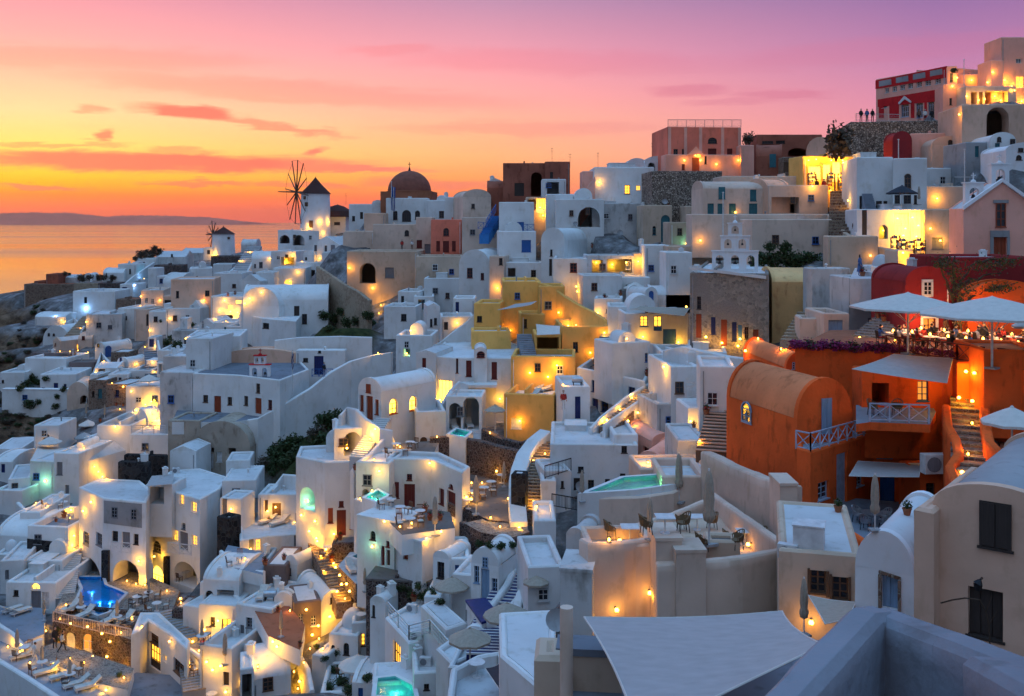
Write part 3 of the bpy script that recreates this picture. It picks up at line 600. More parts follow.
# ---------------------------------------------------------------- camera, sky, sea, island, sun
def setup_world():
    cam = bpy.data.cameras.new('camera'); co = bpy.data.objects.new('camera', cam); C.objects.link(co); co.rotation_euler = (R(90), 0, 0)
    cam.sensor_width = 36; cam.lens = 36*F/1024; cam.shift_y = -(348-HY)/1024; cam.clip_start = .2; cam.clip_end = 400000; S.camera = co
    w = bpy.data.worlds.new('World'); S.world = w; w.use_nodes = True; nt = w.node_tree; N = nt.nodes; L = nt.links; bg = N['Background']
    tc = N.new('ShaderNodeTexCoord'); sx = N.new('ShaderNodeSeparateXYZ'); L.new(tc.outputs['Generated'], sx.inputs[0])
    def mth(op, a, b=None, c=None, clamp=False):
        m = N.new('ShaderNodeMath'); m.operation = op; m.use_clamp = clamp
        for i, v in enumerate((a, b, c)):
            if v is None: continue
            if isinstance(v, (int, float)): m.inputs[i].default_value = v
            else: L.new(v, m.inputs[i])
        return m.outputs[0]
    x, y, z = sx.outputs
    rad = mth('SQRT', mth('ADD', mth('MULTIPLY', x, x), mth('MULTIPLY', y, y))); h = mth('DIVIDE', z, mth('MAXIMUM', rad, .001)); az = mth('ARCTAN2', x, y)
    def ramp(fac, stops, div):
        r = N.new('ShaderNodeValToRGB'); e = r.color_ramp.elements
        for i, (p, c) in enumerate(stops):
            el = e[i] if i < 2 else e.new(p/div)
            el.position = p/div
        for i, (p, c) in enumerate(sorted(stops)): e[i].position = p/div; e[i].color = (*rgb(c), 1)
        L.new(fac, r.inputs[0]); return r.outputs[0]
    def hx(r, g, b): return '%02x%02x%02x' % (r, g, b)
    pyh = lambda py: (222-py)/1000
    hf = mth('DIVIDE', h, .24, clamp=True)
    def tab(t): return [(pyh(p), hx(*c)) for p, c in t]
    LR = ramp(hf, tab([(222, (245, 104, 94)), (207, (253, 106, 84)), (197, (255, 122, 66)), (187, (255, 176, 38)), (174, (255, 210, 62)), (150, (255, 224, 120)), (120, (255, 218, 162)), (90, (254, 196, 165)), (50, (248, 170, 170)), (0, (222, 144, 170))]), .24)
    MR = ramp(hf, tab([(222, (240, 118, 105)), (200, (255, 128, 90)), (180, (255, 162, 96)), (155, (255, 186, 128)), (125, (254, 184, 150)), (95, (252, 172, 166)), (60, (238, 160, 176)), (0, (186, 142, 176))]), .24)
    RR = ramp(hf, tab([(222, (240, 140, 145)), (160, (236, 146, 165)), (110, (210, 136, 172)), (60, (174, 122, 172)), (0, (132, 104, 164))]), .24)
    def mix(f, a, b):
        m = N.new('ShaderNodeMix'); m.data_type = 'RGBA'
        if isinstance(f, (int, float)): m.inputs['Factor'].default_value = f
        else: L.new(f, m.inputs['Factor'])
        for i, v in ((6, a), (7, b)):
            if isinstance(v, tuple): m.inputs[i].default_value = (*v, 1)
            else: L.new(v, m.inputs[i])
        return m.outputs[2]
    def mr(v, a, b, c=0, d=1, smooth=False):
        m = N.new('ShaderNodeMapRange'); m.interpolation_type = 'SMOOTHSTEP' if smooth else 'LINEAR'; m.inputs['From Min'].default_value = a; m.inputs['From Max'].default_value = b; m.inputs['To Min'].default_value = c; m.inputs['To Max'].default_value = d; L.new(v, m.inputs['Value']); return m.outputs[0]
    col = mix(mr(az, -.42, -.02), LR, MR); col = mix(mr(az, -.02, .4), col, RR)
    dim = N.new('ShaderNodeMix'); dim.data_type = 'RGBA'; dim.blend_type = 'MULTIPLY'; dim.inputs['Factor'].default_value = 1; L.new(col, dim.inputs[6]); dim.inputs[7].default_value = (.98, .88, .88, 1); col = dim.outputs[2]
    # clouds: soft streaks with frayed edges
    cv = N.new('ShaderNodeCombineXYZ'); L.new(mth('MULTIPLY', az, 7), cv.inputs[0]); L.new(mth('MULTIPLY', h, 60), cv.inputs[1])
    n = N.new('ShaderNodeTexNoise'); n.inputs['Scale'].default_value = 1.6; n.inputs['Detail'].default_value = 6; n.inputs['Roughness'].default_value = .66; n.inputs['Distortion'].default_value = .6; L.new(cv.outputs[0], n.inputs['Vector'])
    cv2 = N.new('ShaderNodeCombineXYZ'); L.new(mth('MULTIPLY', az, 14), cv2.inputs[0]); L.new(mth('MULTIPLY', h, 40), cv2.inputs[1])
    n2 = N.new('ShaderNodeTexNoise'); n2.inputs['Scale'].default_value = 2.2; n2.inputs['Detail'].default_value = 2; L.new(cv2.outputs[0], n2.inputs['Vector'])
    nn = mth('SUBTRACT', n.outputs['Fac'], .5); n22 = mth('SUBTRACT', n2.outputs['Fac'], .5)
    cvd = N.new('ShaderNodeCombineXYZ'); L.new(mth('ADD', az, mth('MULTIPLY', n22, .05)), cvd.inputs[0]); L.new(mth('ADD', mth('ADD', h, mth('MULTIPLY', nn, .02)), mth('MULTIPLY', n22, .006)), cvd.inputs[1])
    tot = None
    for (cx, cy, wx, wy, st, tilt) in [(300, 92, 230, 13, .3, -.04), (560, 62, 190, 14, .26, -.03), (90, 58, 170, 12, .25, .03), (860, 52, 150, 14, .26, .04), (520, 128, 150, 8, .28, 0), (150, 162, 215, 11, 1.0, 0), (330, 168, 110, 5, .8, -.02), (40, 187, 46, 3.2, .9, 0), (195, 184, 60, 3.4, .75, -.02), (300, 185, 70, 3, .6, 0), (105, 135, 15, 7, .85, .3), (55, 144, 70, 2.2, .5, .02), (190, 113, 52, 8, .95, -.07), (90, 110, 22, 4, .5, 0), (270, 126, 80, 5, .6, -.12), (315, 151, 20, 3.5, .85, .22), (175, 150, 30, 4, .5, 0), (430, 183, 75, 6, .5, -.03), (395, 50, 55, 6, .28, .05), (685, 90, 45, 6, .5, 0), (780, 94, 55, 7, .5, -.02), (730, 102, 50, 4, .35, 0)]:
        a0 = math.atan((cx-CX)/F); h0 = (222-cy)/1000*math.cos(a0); mp = N.new('ShaderNodeMapping'); mp.vector_type = 'TEXTURE'; mp.inputs['Location'].default_value = (a0, h0, 0); mp.inputs['Rotation'].default_value = (0, 0, tilt); mp.inputs['Scale'].default_value = (wx/1000, wy/1000, 1); L.new(cvd.outputs[0], mp.inputs['Vector'])
        ln = N.new('ShaderNodeVectorMath'); ln.operation = 'LENGTH'; L.new(mp.outputs[0], ln.inputs[0]); g = mr(ln.outputs['Value'], 1.25, .45, 0, st, True)
        tot = g if tot is None else mth('MAXIMUM', tot, g)
    wisp = mr(n.outputs['Fac'], .52, .8, 0, .28); wisp = mth('MULTIPLY', wisp, mr(h, .13, .02, 0, 1))
    tot = mth('MAXIMUM', tot, wisp)
    ccol = mix(mr(az, -.25, .2), rgb(hx(246, 104, 96)), rgb(hx(200, 105, 138)))
    col = mix(mth('MULTIPLY', tot, mr(h, .0, .02)), col, ccol)
    # above and beside the picture: the dusk sky that lights the village
    up = mix(mr(h, .5, 2.2), (.16, .26, .5), ZEN); col = mix(mr(h, .19, .65, 0, 1, True), col, up)
    back = mix(mr(h, .1, 2.6), BACK, ZEN); col = mix(mr(mth('ABSOLUTE', az), .55, 1.7, 0, 1, True), col, back)
    sk = N.new('ShaderNodeTexSky'); sk.sky_type = 'NISHITA'; sk.sun_disc = False; sk.sun_elevation = R(1.5); sk.sun_rotation = R(-30)
    add = N.new('ShaderNodeMix'); add.data_type = 'RGBA'; add.blend_type = 'ADD'; add.inputs['Factor'].default_value = .015; L.new(col, add.inputs[6]); L.new(sk.outputs[0], add.inputs[7])
    L.new(add.outputs[2], bg.inputs['Color']); bg.inputs['Strength'].default_value = WSTR
    sun = bpy.data.lights.new('sun', 'SUN'); sun.energy = SUN; sun.angle = R(50); sun.color = SUNC; so = bpy.data.objects.new('sun', sun); C.objects.link(so)
    so.rotation_euler = Vector(SUND).normalized().to_track_quat('Z', 'Y').to_euler()
    # sea
    mb = MB(); E = 150000; mb.quad((-E, -3000, 0), (E, -3000, 0), (E, E, 0), (-E, E, 0)); o = mb.build('sea', 'sea', loc=(0, 0, 0)); o.location.z = SEA; o['kind'] = 'structure'
    # island ridge on the horizon
    mb = MB(); prof = [(-140, 12), (-60, 11), (0, 13), (8, 13.6), (20, 12.4), (42, 13.2), (55, 11.2), (70, 9.6), (80, 7.2), (95, 9), (120, 9.4), (140, 9), (160, 8.6), (172, 7.4), (185, 7.6), (205, 5), (222, 2.2), (236, .2)]; Y = 40000; rows = []; rr = random.Random(3)
    xs = list(range(-140, 237, 2)); f = lambda q: next((a[1]+(b[1]-a[1])*(q-a[0])/(b[0]-a[0]) for a, b in zip(prof, prof[1:]) if a[0] <= q <= b[0]), 0)
    hh = [max(0, f(q)*(1+.04*math.sin(q*.7)+.03*math.sin(q*1.9))) for q in xs]
    for k, (dy, fr) in enumerate([(0, 0), (300, .35), (700, .7), (1200, 1), (2000, .6), (3000, 0)]):
        rows.append([((q-CX)/F*(Y+1200), Y+dy*3, SEA+(fr*(hv*.82/F*Y+90)*(1+.12*math.sin(q*.5+k*2)*(0 if fr == 1 else 1)) if hv > 0.3 else 0)) for q, hv in zip(xs, hh)])
    for a, b in zip(rows, rows[1:]):
        for i in range(len(xs)-1): mb.quad(a[i], a[i+1], b[i+1], b[i])
    o = mb.build('island_hills', 'hazed_rock', smooth=True); o['kind'] = 'structure'
    # air
    if HAZE:
        mb = MB(); mb.box((0, 0, 0), (1, 1, 1)); o = mb.build('haze', 'haze_air'); o.scale = (110000, 47000, 640); o.location = (-15000, 22000, SEA-1); o.data.materials.clear(); o.data.materials.append(M('haze_air')); o['kind'] = 'stuff'
        m = M('haze_air')
def make_mats():
    m = bpy.data.materials.new('sea'); nt, N, L = nodes(m); b = N['Principled BSDF']; b.inputs['Base Color'].default_value = (.03, .035, .06, 1); b.inputs['Roughness'].default_value = .12; b.inputs['IOR'].default_value = 1.33
    geo = N.new('ShaderNodeNewGeometry'); mp = N.new('ShaderNodeMapping'); mp.inputs['Scale'].default_value = (.02, .006, 1); L.new(geo.outputs['Position'], mp.inputs[0]); n = N.new('ShaderNodeTexNoise'); n.inputs['Scale'].default_value = 1; n.inputs['Detail'].default_value = 8; L.new(mp.outputs[0], n.inputs['Vector'])
    bp = N.new('ShaderNodeBump'); bp.inputs['Strength'].default_value = .12; bp.inputs['Distance'].default_value = 2; L.new(n.outputs['Fac'], bp.inputs['Height']); L.new(bp.outputs[0], b.inputs['Normal'])
    mp2 = N.new('ShaderNodeMapping'); mp2.inputs['Scale'].default_value = (.00004, .0006, 1); L.new(geo.outputs['Position'], mp2.inputs[0]); n2 = N.new('ShaderNodeTexNoise'); n2.inputs['Scale'].default_value = 1; n2.inputs['Detail'].default_value = 4; L.new(mp2.outputs[0], n2.inputs['Vector'])
    r = N.new('ShaderNodeMapRange'); r.inputs['From Min'].default_value = .4; r.inputs['From Max'].default_value = .6; r.inputs['To Min'].default_value = .1; r.inputs['To Max'].default_value = .22; L.new(n2.outputs['Fac'], r.inputs['Value']); L.new(r.outputs[0], b.inputs['Roughness']); MATS['sea'] = m
    simple('hazed_rock', (.7, .25, .17), .95, noise=.3, nscale=.001)  # base colour kept pale and warm, standing in for thicker haze
    m = bpy.data.materials.new('haze_air'); m.use_nodes = True; N = m.node_tree.nodes; N.remove(N['Principled BSDF']); v = N.new('ShaderNodeVolumePrincipled'); v.inputs['Density'].default_value = HAZE; v.inputs['Color'].default_value = (1, .72, .6, 1); v.inputs['Anisotropy'].default_value = .75; m.node_tree.links.new(v.outputs[0], N['Material Output'].inputs['Volume']); MATS['haze_air'] = m
    # ground: volcanic rock and earth, pale paving and lime wash where the lanes run, scrub on the slope
    m = bpy.data.materials.new('terrain'); nt, N, L = nodes(m); b = N['Principled BSDF']; b.inputs['Roughness'].default_value = .95; b.inputs['Specular IOR Level'].default_value = .1
    geo = N.new('ShaderNodeNewGeometry')
    def noise(s, d=8, r=.65): q = N.new('ShaderNodeTexNoise'); q.inputs['Scale'].default_value = s; q.inputs['Detail'].default_value = d; q.inputs['Roughness'].default_value = r; L.new(geo.outputs['Position'], q.inputs['Vector']); return q.outputs['Fac']
    def rampc(f, s):
        r = N.new('ShaderNodeValToRGB')
        for i, (p, c) in enumerate(s):
            el = r.color_ramp.elements[i] if i < 2 else r.color_ramp.elements.new(p)
            el.position = p; el.color = (*c, 1)
        L.new(f, r.inputs[0]); return r.outputs[0]
    def mix(f, a, c): q = N.new('ShaderNodeMix'); q.data_type = 'RGBA'; L.new(f, q.inputs['Factor']); L.new(a, q.inputs[6]); L.new(c, q.inputs[7]); return q.outputs[2]
    rock = rampc(noise(.35, 12, .75), [(.34, (.02, .012, .008)), (.5, (.13, .075, .045)), (.62, (.27, .17, .11))]); pave = rampc(noise(.5, 8), [(.3, (.07, .06, .055)), (.5, (.2, .19, .19)), (.68, (.4, .4, .42))]); scrub = rampc(noise(1.2, 10), [(.35, (.02, .03, .01)), (.6, (.06, .07, .025))])
    at = N.new('ShaderNodeAttribute'); at.attribute_name = 'cover'; at.attribute_type = 'GEOMETRY'; sp = N.new('ShaderNodeSeparateColor'); L.new(at.outputs['Color'], sp.inputs[0])
    c = mix(sp.outputs[0], rock, pave); c = mix(sp.outputs[1], c, scrub); L.new(c, b.inputs['Base Color'])
    bp = N.new('ShaderNodeBump'); bp.inputs['Strength'].default_value = .9; bp.inputs['Distance'].default_value = .5; L.new(noise(.8, 12, .8), bp.inputs['Height']); L.new(bp.outputs[0], b.inputs['Normal']); MATS['terrain'] = m
def inpoly(x, y, poly):
    r = np.zeros(x.shape, bool); n = len(poly)
    for i in range(n):
        a, b = poly[i], poly[(i+1) % n]
        if a.y == b.y: continue
        c = ((a.y > y) != (b.y > y)) & (x < (b.x-a.x)*(y-a.y)/(b.y-a.y)+a.x); r ^= c
    return r
def build_terrain(rockpts):
    X = np.arange(-360, 150, 2.0); Yy = np.arange(-8, 420, 2.0); gx, gy = np.meshgrid(X, Yy); pts = np.array(GP+[tuple(p[:3]) for p in rockpts]); z = np.zeros(gx.size); fx, fy = gx.ravel(), gy.ravel()
    for i in range(0, fx.size, 4000):
        d2 = (fx[i:i+4000, None]-pts[None, :, 0])**2+(fy[i:i+4000, None]-pts[None, :, 1])**2+2; w = 1/d2**1.7; z[i:i+4000] = (w*pts[None, :, 2]).sum(1)/w.sum(1)
    from mathutils import noise as mno
    rk = [p for p in rockpts if p[3] >= 0]; z -= .5
    for poly, zz in FOOT:
        c = sum(poly, Vector((0, 0)))/len(poly); P2 = [c+(p-c)*(1+1.6/max(1, (p-c).length)) for p in poly]; ins = inpoly(fx, fy, P2); z[ins] = np.minimum(z[ins], zz-.12)
    z = np.maximum(z, SEA-3)
    cov = np.array([(p[0], p[1], 1) for p in GP]+[(p[0], p[1], p[3]) for p in rockpts]); cc = np.zeros(fx.size); gg = np.zeros(fx.size)
    gs = [(p[0], p[1]) for p in rockpts if p[3] < 0]
    for i in range(0, fx.size, 4000):
        d2 = (fx[i:i+4000, None]-cov[None, :, 0])**2+(fy[i:i+4000, None]-cov[None, :, 1])**2+1; w = 1/d2**2; cc[i:i+4000] = (w*np.maximum(cov[None, :, 2], 0)).sum(1)/w.sum(1)
        gg[i:i+4000] = (w*(cov[None, :, 2] < 0)).sum(1)/w.sum(1)
    rough = np.clip((.7-cc)*2.5, 0, 1)*np.clip(1-gg*2, 0, 1)
    for i in np.nonzero(rough > .05)[0]:
        q = Vector((fx[i]*.09, fy[i]*.09, 0)); z[i] += rough[i]*((abs(mno.noise(q))-.25)*5+(abs(mno.noise(q*2.7))-.25)*2.6+mno.noise(q*6)*.9)-.6*rough[i]
    nx, ny = len(X), len(Yy); vs = [(a, b, c) for a, b, c in zip(fx.tolist(), fy.tolist(), z.tolist())]; fs = [(j*nx+i, j*nx+i+1, (j+1)*nx+i+1, (j+1)*nx+i) for j in range(ny-1) for i in range(nx-1)]
    me = bpy.data.meshes.new('terrain'); me.from_pydata(vs, [], fs); o = bpy.data.objects.new('terrain', me); C.objects.link(o); me.materials.append(M('terrain')); o['kind'] = 'structure'
    at = me.color_attributes.new('cover', 'FLOAT_COLOR', 'POINT'); arr = np.zeros((fx.size, 4)); arr[:, 0] = np.clip((cc-.45)*3, 0, 1); arr[:, 1] = np.clip((gg-.3)*2.5, 0, 1); arr[:, 3] = 1; at.data.foreach_set('color', arr.ravel())
    me.polygons.foreach_set('use_smooth', [True]*len(me.polygons)); return o
ANCH = [(30,300,250),(150,290,215),(240,262,255),(315,236,225),(410,235,190),(530,195,168),(620,205,150),(700,172,150),(780,180,145),(840,240,120),(900,120,150),(960,120,150),(1000,170,125),
(60,340,185),(60,370,165),(50,400,150),(100,420,135),(50,480,118),(60,560,100),(20,600,96),(60,650,84),(100,600,90),(20,690,80),
(170,330,170),(200,380,140),(150,420,128),(250,330,155),(250,412,117),(340,340,135),(300,370,130),
(200,460,112),(130,560,98),(210,560,96),(300,500,100),(340,540,92),(260,620,82),(200,640,84),(300,690,74),(360,640,78),
(380,300,150),(430,300,140),(480,320,125),(400,420,95),(440,380,105),(480,390,100),(450,450,90),(440,520,84),(500,540,80),(420,560,80),(500,590,66),(430,640,68),(400,690,66),(540,690,45),
(520,300,128),(560,360,105),(600,260,130),(650,250,125),(640,300,112),(640,340,102),(640,430,88),(560,440,86),(540,480,80),(620,460,80),(690,430,82),
(700,210,138),(700,260,118),(720,340,92),(800,240,122),(850,300,95),(820,340,84),(900,260,100),(940,190,118),(960,260,84),(990,250,78),(860,210,118)]
def DY(px, py):
    w = s = 0
    for a, b, y in ANCH:
        k = 1/(((px-a)**2+((py-b)*1.7)**2)+30)**1.6; w += k; s += k/y
    return w/s
def Hh(label, xl, xr, yt, yb, Y=None, yaw=0, **k): return house(label, xl, xr, yt, yb, Y or DY((xl+xr)/2, yb), yaw, **k)
def panel(root, i, poly, mat, name='panel', out=.05, t=.05):
    """flat trim laid on face i of a building, outline given where it shows"""
    E = EDG[root.name]; A = E[i]; B = E[(i+1) % len(E)]; u = (B-A).normalized(); n = Vector((u.y, -u.x)); f = []
    for px, py in poly:
        s = sray(A, u, px); q = A+u*s; f.append(Vector((q.x, q.y, (HY-py)/F*q.y)))
    k = len(f); a = [p+Vector((n.x, n.y, 0))*out for p in f]; b = [p-Vector((n.x, n.y, 0))*t for p in f]; m = MB(); m.add(a+b, [tuple(range(k)), tuple(range(2*k-1, k-1, -1))]+[(j, (j+1) % k, k+(j+1) % k, k+j) for j in range(k)])
    o = m.build(name, mat, root); bm = bmesh.new(); bm.from_mesh(o.data); bmesh.ops.recalc_face_normals(bm, faces=bm.faces); bm.to_mesh(o.data); bm.free(); return o
def rect(x0, y0, x1, y1, dy=0): return [(x0, y0), (x1, y0+dy), (x1, y1+dy), (x0, y1)]
EDG = {}
_b0 = body
def body(root, pts, *a, **k): EDG[root.name] = [Vector(p[:2]) for p in pts]; return _b0(root, pts, *a, **k)
def railing(label, pts, h=.95, mat='white_wood', style='x', group=None, name='railing', parent=None):
    """pts: base points in the world; crossed or upright balusters"""
    p = [Vector(q) for q in pts]; m = MB(); Z = Vector((0, 0, 1)); pm = MB()
    for a, b in zip(p, p[1:]):
        L = (b-a).length; n = max(1, round(L/(1.0 if style == 'x' else 1.5))); m.bar(a+Z*h, b+Z*h, .07); m.bar(a+Z*.12, b+Z*.12, .05)
        for i in range(n+1): q = a.lerp(b, i/n); pm.box(q, (.07, .07, h+.03))
        for i in range(n):
            q, r = a.lerp(b, i/n), a.lerp(b, (i+1)/n)
            if style == 'x': m.bar(q+Z*.14, r+Z*(h-.05), .045); m.bar(r+Z*.14, q+Z*(h-.05), .04)
            elif style == 'bar':
                for j in range(1, 9): s = q.lerp(r, j/9); m.bar(s+Z*.12, s+Z*h, .025)
            else:
                for j in range(1, 4): m.bar(q+Z*h*j/4, r+Z*h*j/4, .03)
    if parent is not None: m.build('railing', mat, parent); pm.build('baluster_post', mat, parent); return
    root = thing(name, label, 'railing', p[0], group); m.build('rails', mat, root); pm.build('posts', mat, root); return root
def sail(label, corners, sag=.06, mat='canvas', name='shade_sail', n=10, edge=.09, poles=(), group=None, seams=False):
    c = [P(*q) if len(q) == 3 else Vector(q) for q in corners]; m = MB(); g = []
    ctr = sum(c, Vector((0, 0, 0)))/4; size = (c[2]-c[0]).length
    for i in range(n+1):
        row = []
        for j in range(n+1):
            a, b = i/n, j/n; p = c[0].lerp(c[1], a).lerp(c[3].lerp(c[2], a), b); pull = edge*(4*a*(1-a)*(abs(2*b-1)**2)+4*b*(1-b)*(abs(2*a-1)**2)); p = p.lerp(ctr, pull); p.z -= sag*size*(a*(1-a)+b*(1-b)); row.append(p)
        g.append(row)
    for i in range(n):
        for j in range(n): m.quad(g[i][j], g[i+1][j], g[i+1][j+1], g[i][j+1])
    root = thing(name, label, 'shade sail', c[0], group); m.build('canvas', mat, root, smooth=True)
    for k in ((2, 4, 6, 8) if seams else ()):
        sm = MB()
        for a, b in zip(g[k], g[k][1:]): sm.bar(a+Vector((0, 0, .004)), b+Vector((0, 0, .004)), .022, .01)
        sm.build('seam', 'canvas', root)
    hm = MB()
    for L in (g[0], g[-1], [q[0] for q in g], [q[-1] for q in g]):
        for a, b in zip(L, L[1:]): hm.tube(a, b, .018, n=5)
    hm.build('hem_rope', 'white_canvas', root)
    for px, y0, y1, Y, r in poles: q = MB(); a = P(px, y0, Y); b = P(px, y1, Y); q.tube(a, b, r, n=14); q.build('pole', 'cream', root, smooth=R(40))
    return root
def arcade_bell(label, px, pb, Y, w, tiers, yaw=0, mat='white', trim=None, thick=.5, cat='bell tower', group=None):
    """stepped bell gable: tiers = [(number of arches, width m, height m)...] from the bottom"""
    base = P(px, pb, Y); root = thing('bell_gable', label, cat, base, group); k = R(yaw); u = Vector((math.cos(k), math.sin(k))); z = base.z
    for (n, tw, th) in tiers:
        m = MB(); A = base.to_2d()-u*tw/2; B = A+u*tw; ops = []
        for i in range(n):
            cw = tw/n; ow = cw*.52; s = cw*(i+.5); ops.append(dict(k='O', arch=True, s0=s-ow/2, s1=s+ow/2, z0=z+th*.14, z1=z+th*.82, r=thick, col=''))
        zs = sorted({z, z+th} | {o[q] for o in ops for q in ('z0', 'z1')}); face(m, A, B, z, z+th, zs, ops); v = Vector((-u.y, u.x))*thick
        op2 = [dict(o, s0=tw-o['s1'], s1=tw-o['s0'], r=.01) for o in ops]; face(m, B+v, A+v, z, z+th, zs, op2)
        m.quad((*A, z), (*(A+v), z), (*(A+v), z+th), (*A, z+th)); m.quad((*B, z), (*(B+v), z), (*(B+v), z+th), (*B, z+th)); m.quad((*A, z+th), (*B, z+th), (*(B+v), z+th), (*(A+v), z+th)); m.build('tier', mat, root)
        c = MB(); cc = (A+B+v)/2; c.box((cc.x, cc.y, z+th), (tw+.16, thick+.16, .1), k); c.build('cornice', trim or mat, root)
        for o in ops:
            s = (o['s0']+o['s1'])/2; q = A+u*s+v*.5; b = MB(); b.lathe((q.x, q.y, z+th*.38), [(th*.11, 0), (th*.085, th*.04), (th*.06, th*.14), (0, th*.17)], 12); b.tube((q.x, q.y, z+th*.52), (q.x, q.y, z+th*.8), .02); b.build('bell', 'iron', root, smooth=R(50))
        z += th+.1
    c = base.to_2d()+Vector((-u.y, u.x))*thick/2; m = MB(); m.lathe((c.x, c.y, z), [(.22, 0), (.2, .12), (.0, .25)], 10); m.bar((c.x, c.y, z+.2), (c.x, c.y, z+.75), .07); m.bar((c.x-u.x*.18, c.y-u.y*.18, z+.55), (c.x+u.x*.18, c.y+u.y*.18, z+.55), .07); m.build('cross', trim or mat, root); return root
def pool(label, poly, Y, col=(.1, 1, .55), power=25, i0=0, z=None, tile='pool_tile', lights=(), h=.3, mat='white', cope='white', coping=True):
    zt = (HY-poly[i0][1])/F*Y if z is None else z; pts = [onz(px, py, zt) for px, py in poly]; a = sum(pts[i-1].x*pts[i].y-pts[i].x*pts[i-1].y for i in range(len(pts)))
    if a < 0: pts.reverse()
    p2 = [p.to_2d() for p in pts]; c = sum(p2, Vector((0, 0)))/len(p2); zt += .32; pts = [Vector((p.x, p.y, zt)) for p in pts]; root = thing('swimming_pool', label, 'pool', (c.x, c.y, zt-h)); gnd(p2, zt-h-.1)
    out = inset(p2, -.28); m = MB(); n = len(p2)
    for i in range(n):
        j = (i+1) % n; m.quad((*out[i], zt-h-2.5), (*out[j], zt-h-2.5), (*out[j], zt), (*out[i], zt)); m.quad((*out[i], zt), (*out[j], zt), (*p2[j], zt), (*p2[i], zt))
    m.build('coping', cope, root); b = MB(); d = zt-h
    for i in range(n): j = (i+1) % n; b.quad((*p2[i], zt-.004), (*p2[j], zt-.004), (*p2[j], d), (*p2[i], d))
    b.quad(*[(*q, d) for q in p2]); b.build('basin', tile, root); w = MB(); w.quad(*[(*q, zt-.1) for q in inset(p2, .004)]); w.build('water_surface', 'pool_water', root)
    for (px, py) in (lights or [(None, None)]):
        q = onz(px, py, zt-.1) if px else Vector((c.x, c.y, zt)); q.z = zt-.2; plight(q, power, col, .06, root, 'pool_light')
    return root
def hedge(px0, py0, px1, py1, n, s, kind, label, cat='plant', seedk='leaf', group=None, Y=None, jit=2):
    for i in range(n):
        t = (i+.5)/n; px = px0+(px1-px0)*t+random.uniform(-jit, jit); py = py0+(py1-py0)*t+random.uniform(-jit, jit)*.5
        sc = s*random.uniform(.75, 1.25); k = i % 3; place(kind+str(k), mk_bush(11+k*7, kind), px, py, random.uniform(0, 6), label, cat, group, (sc, sc, sc*random.uniform(.7, 1.0)), Y=Y)

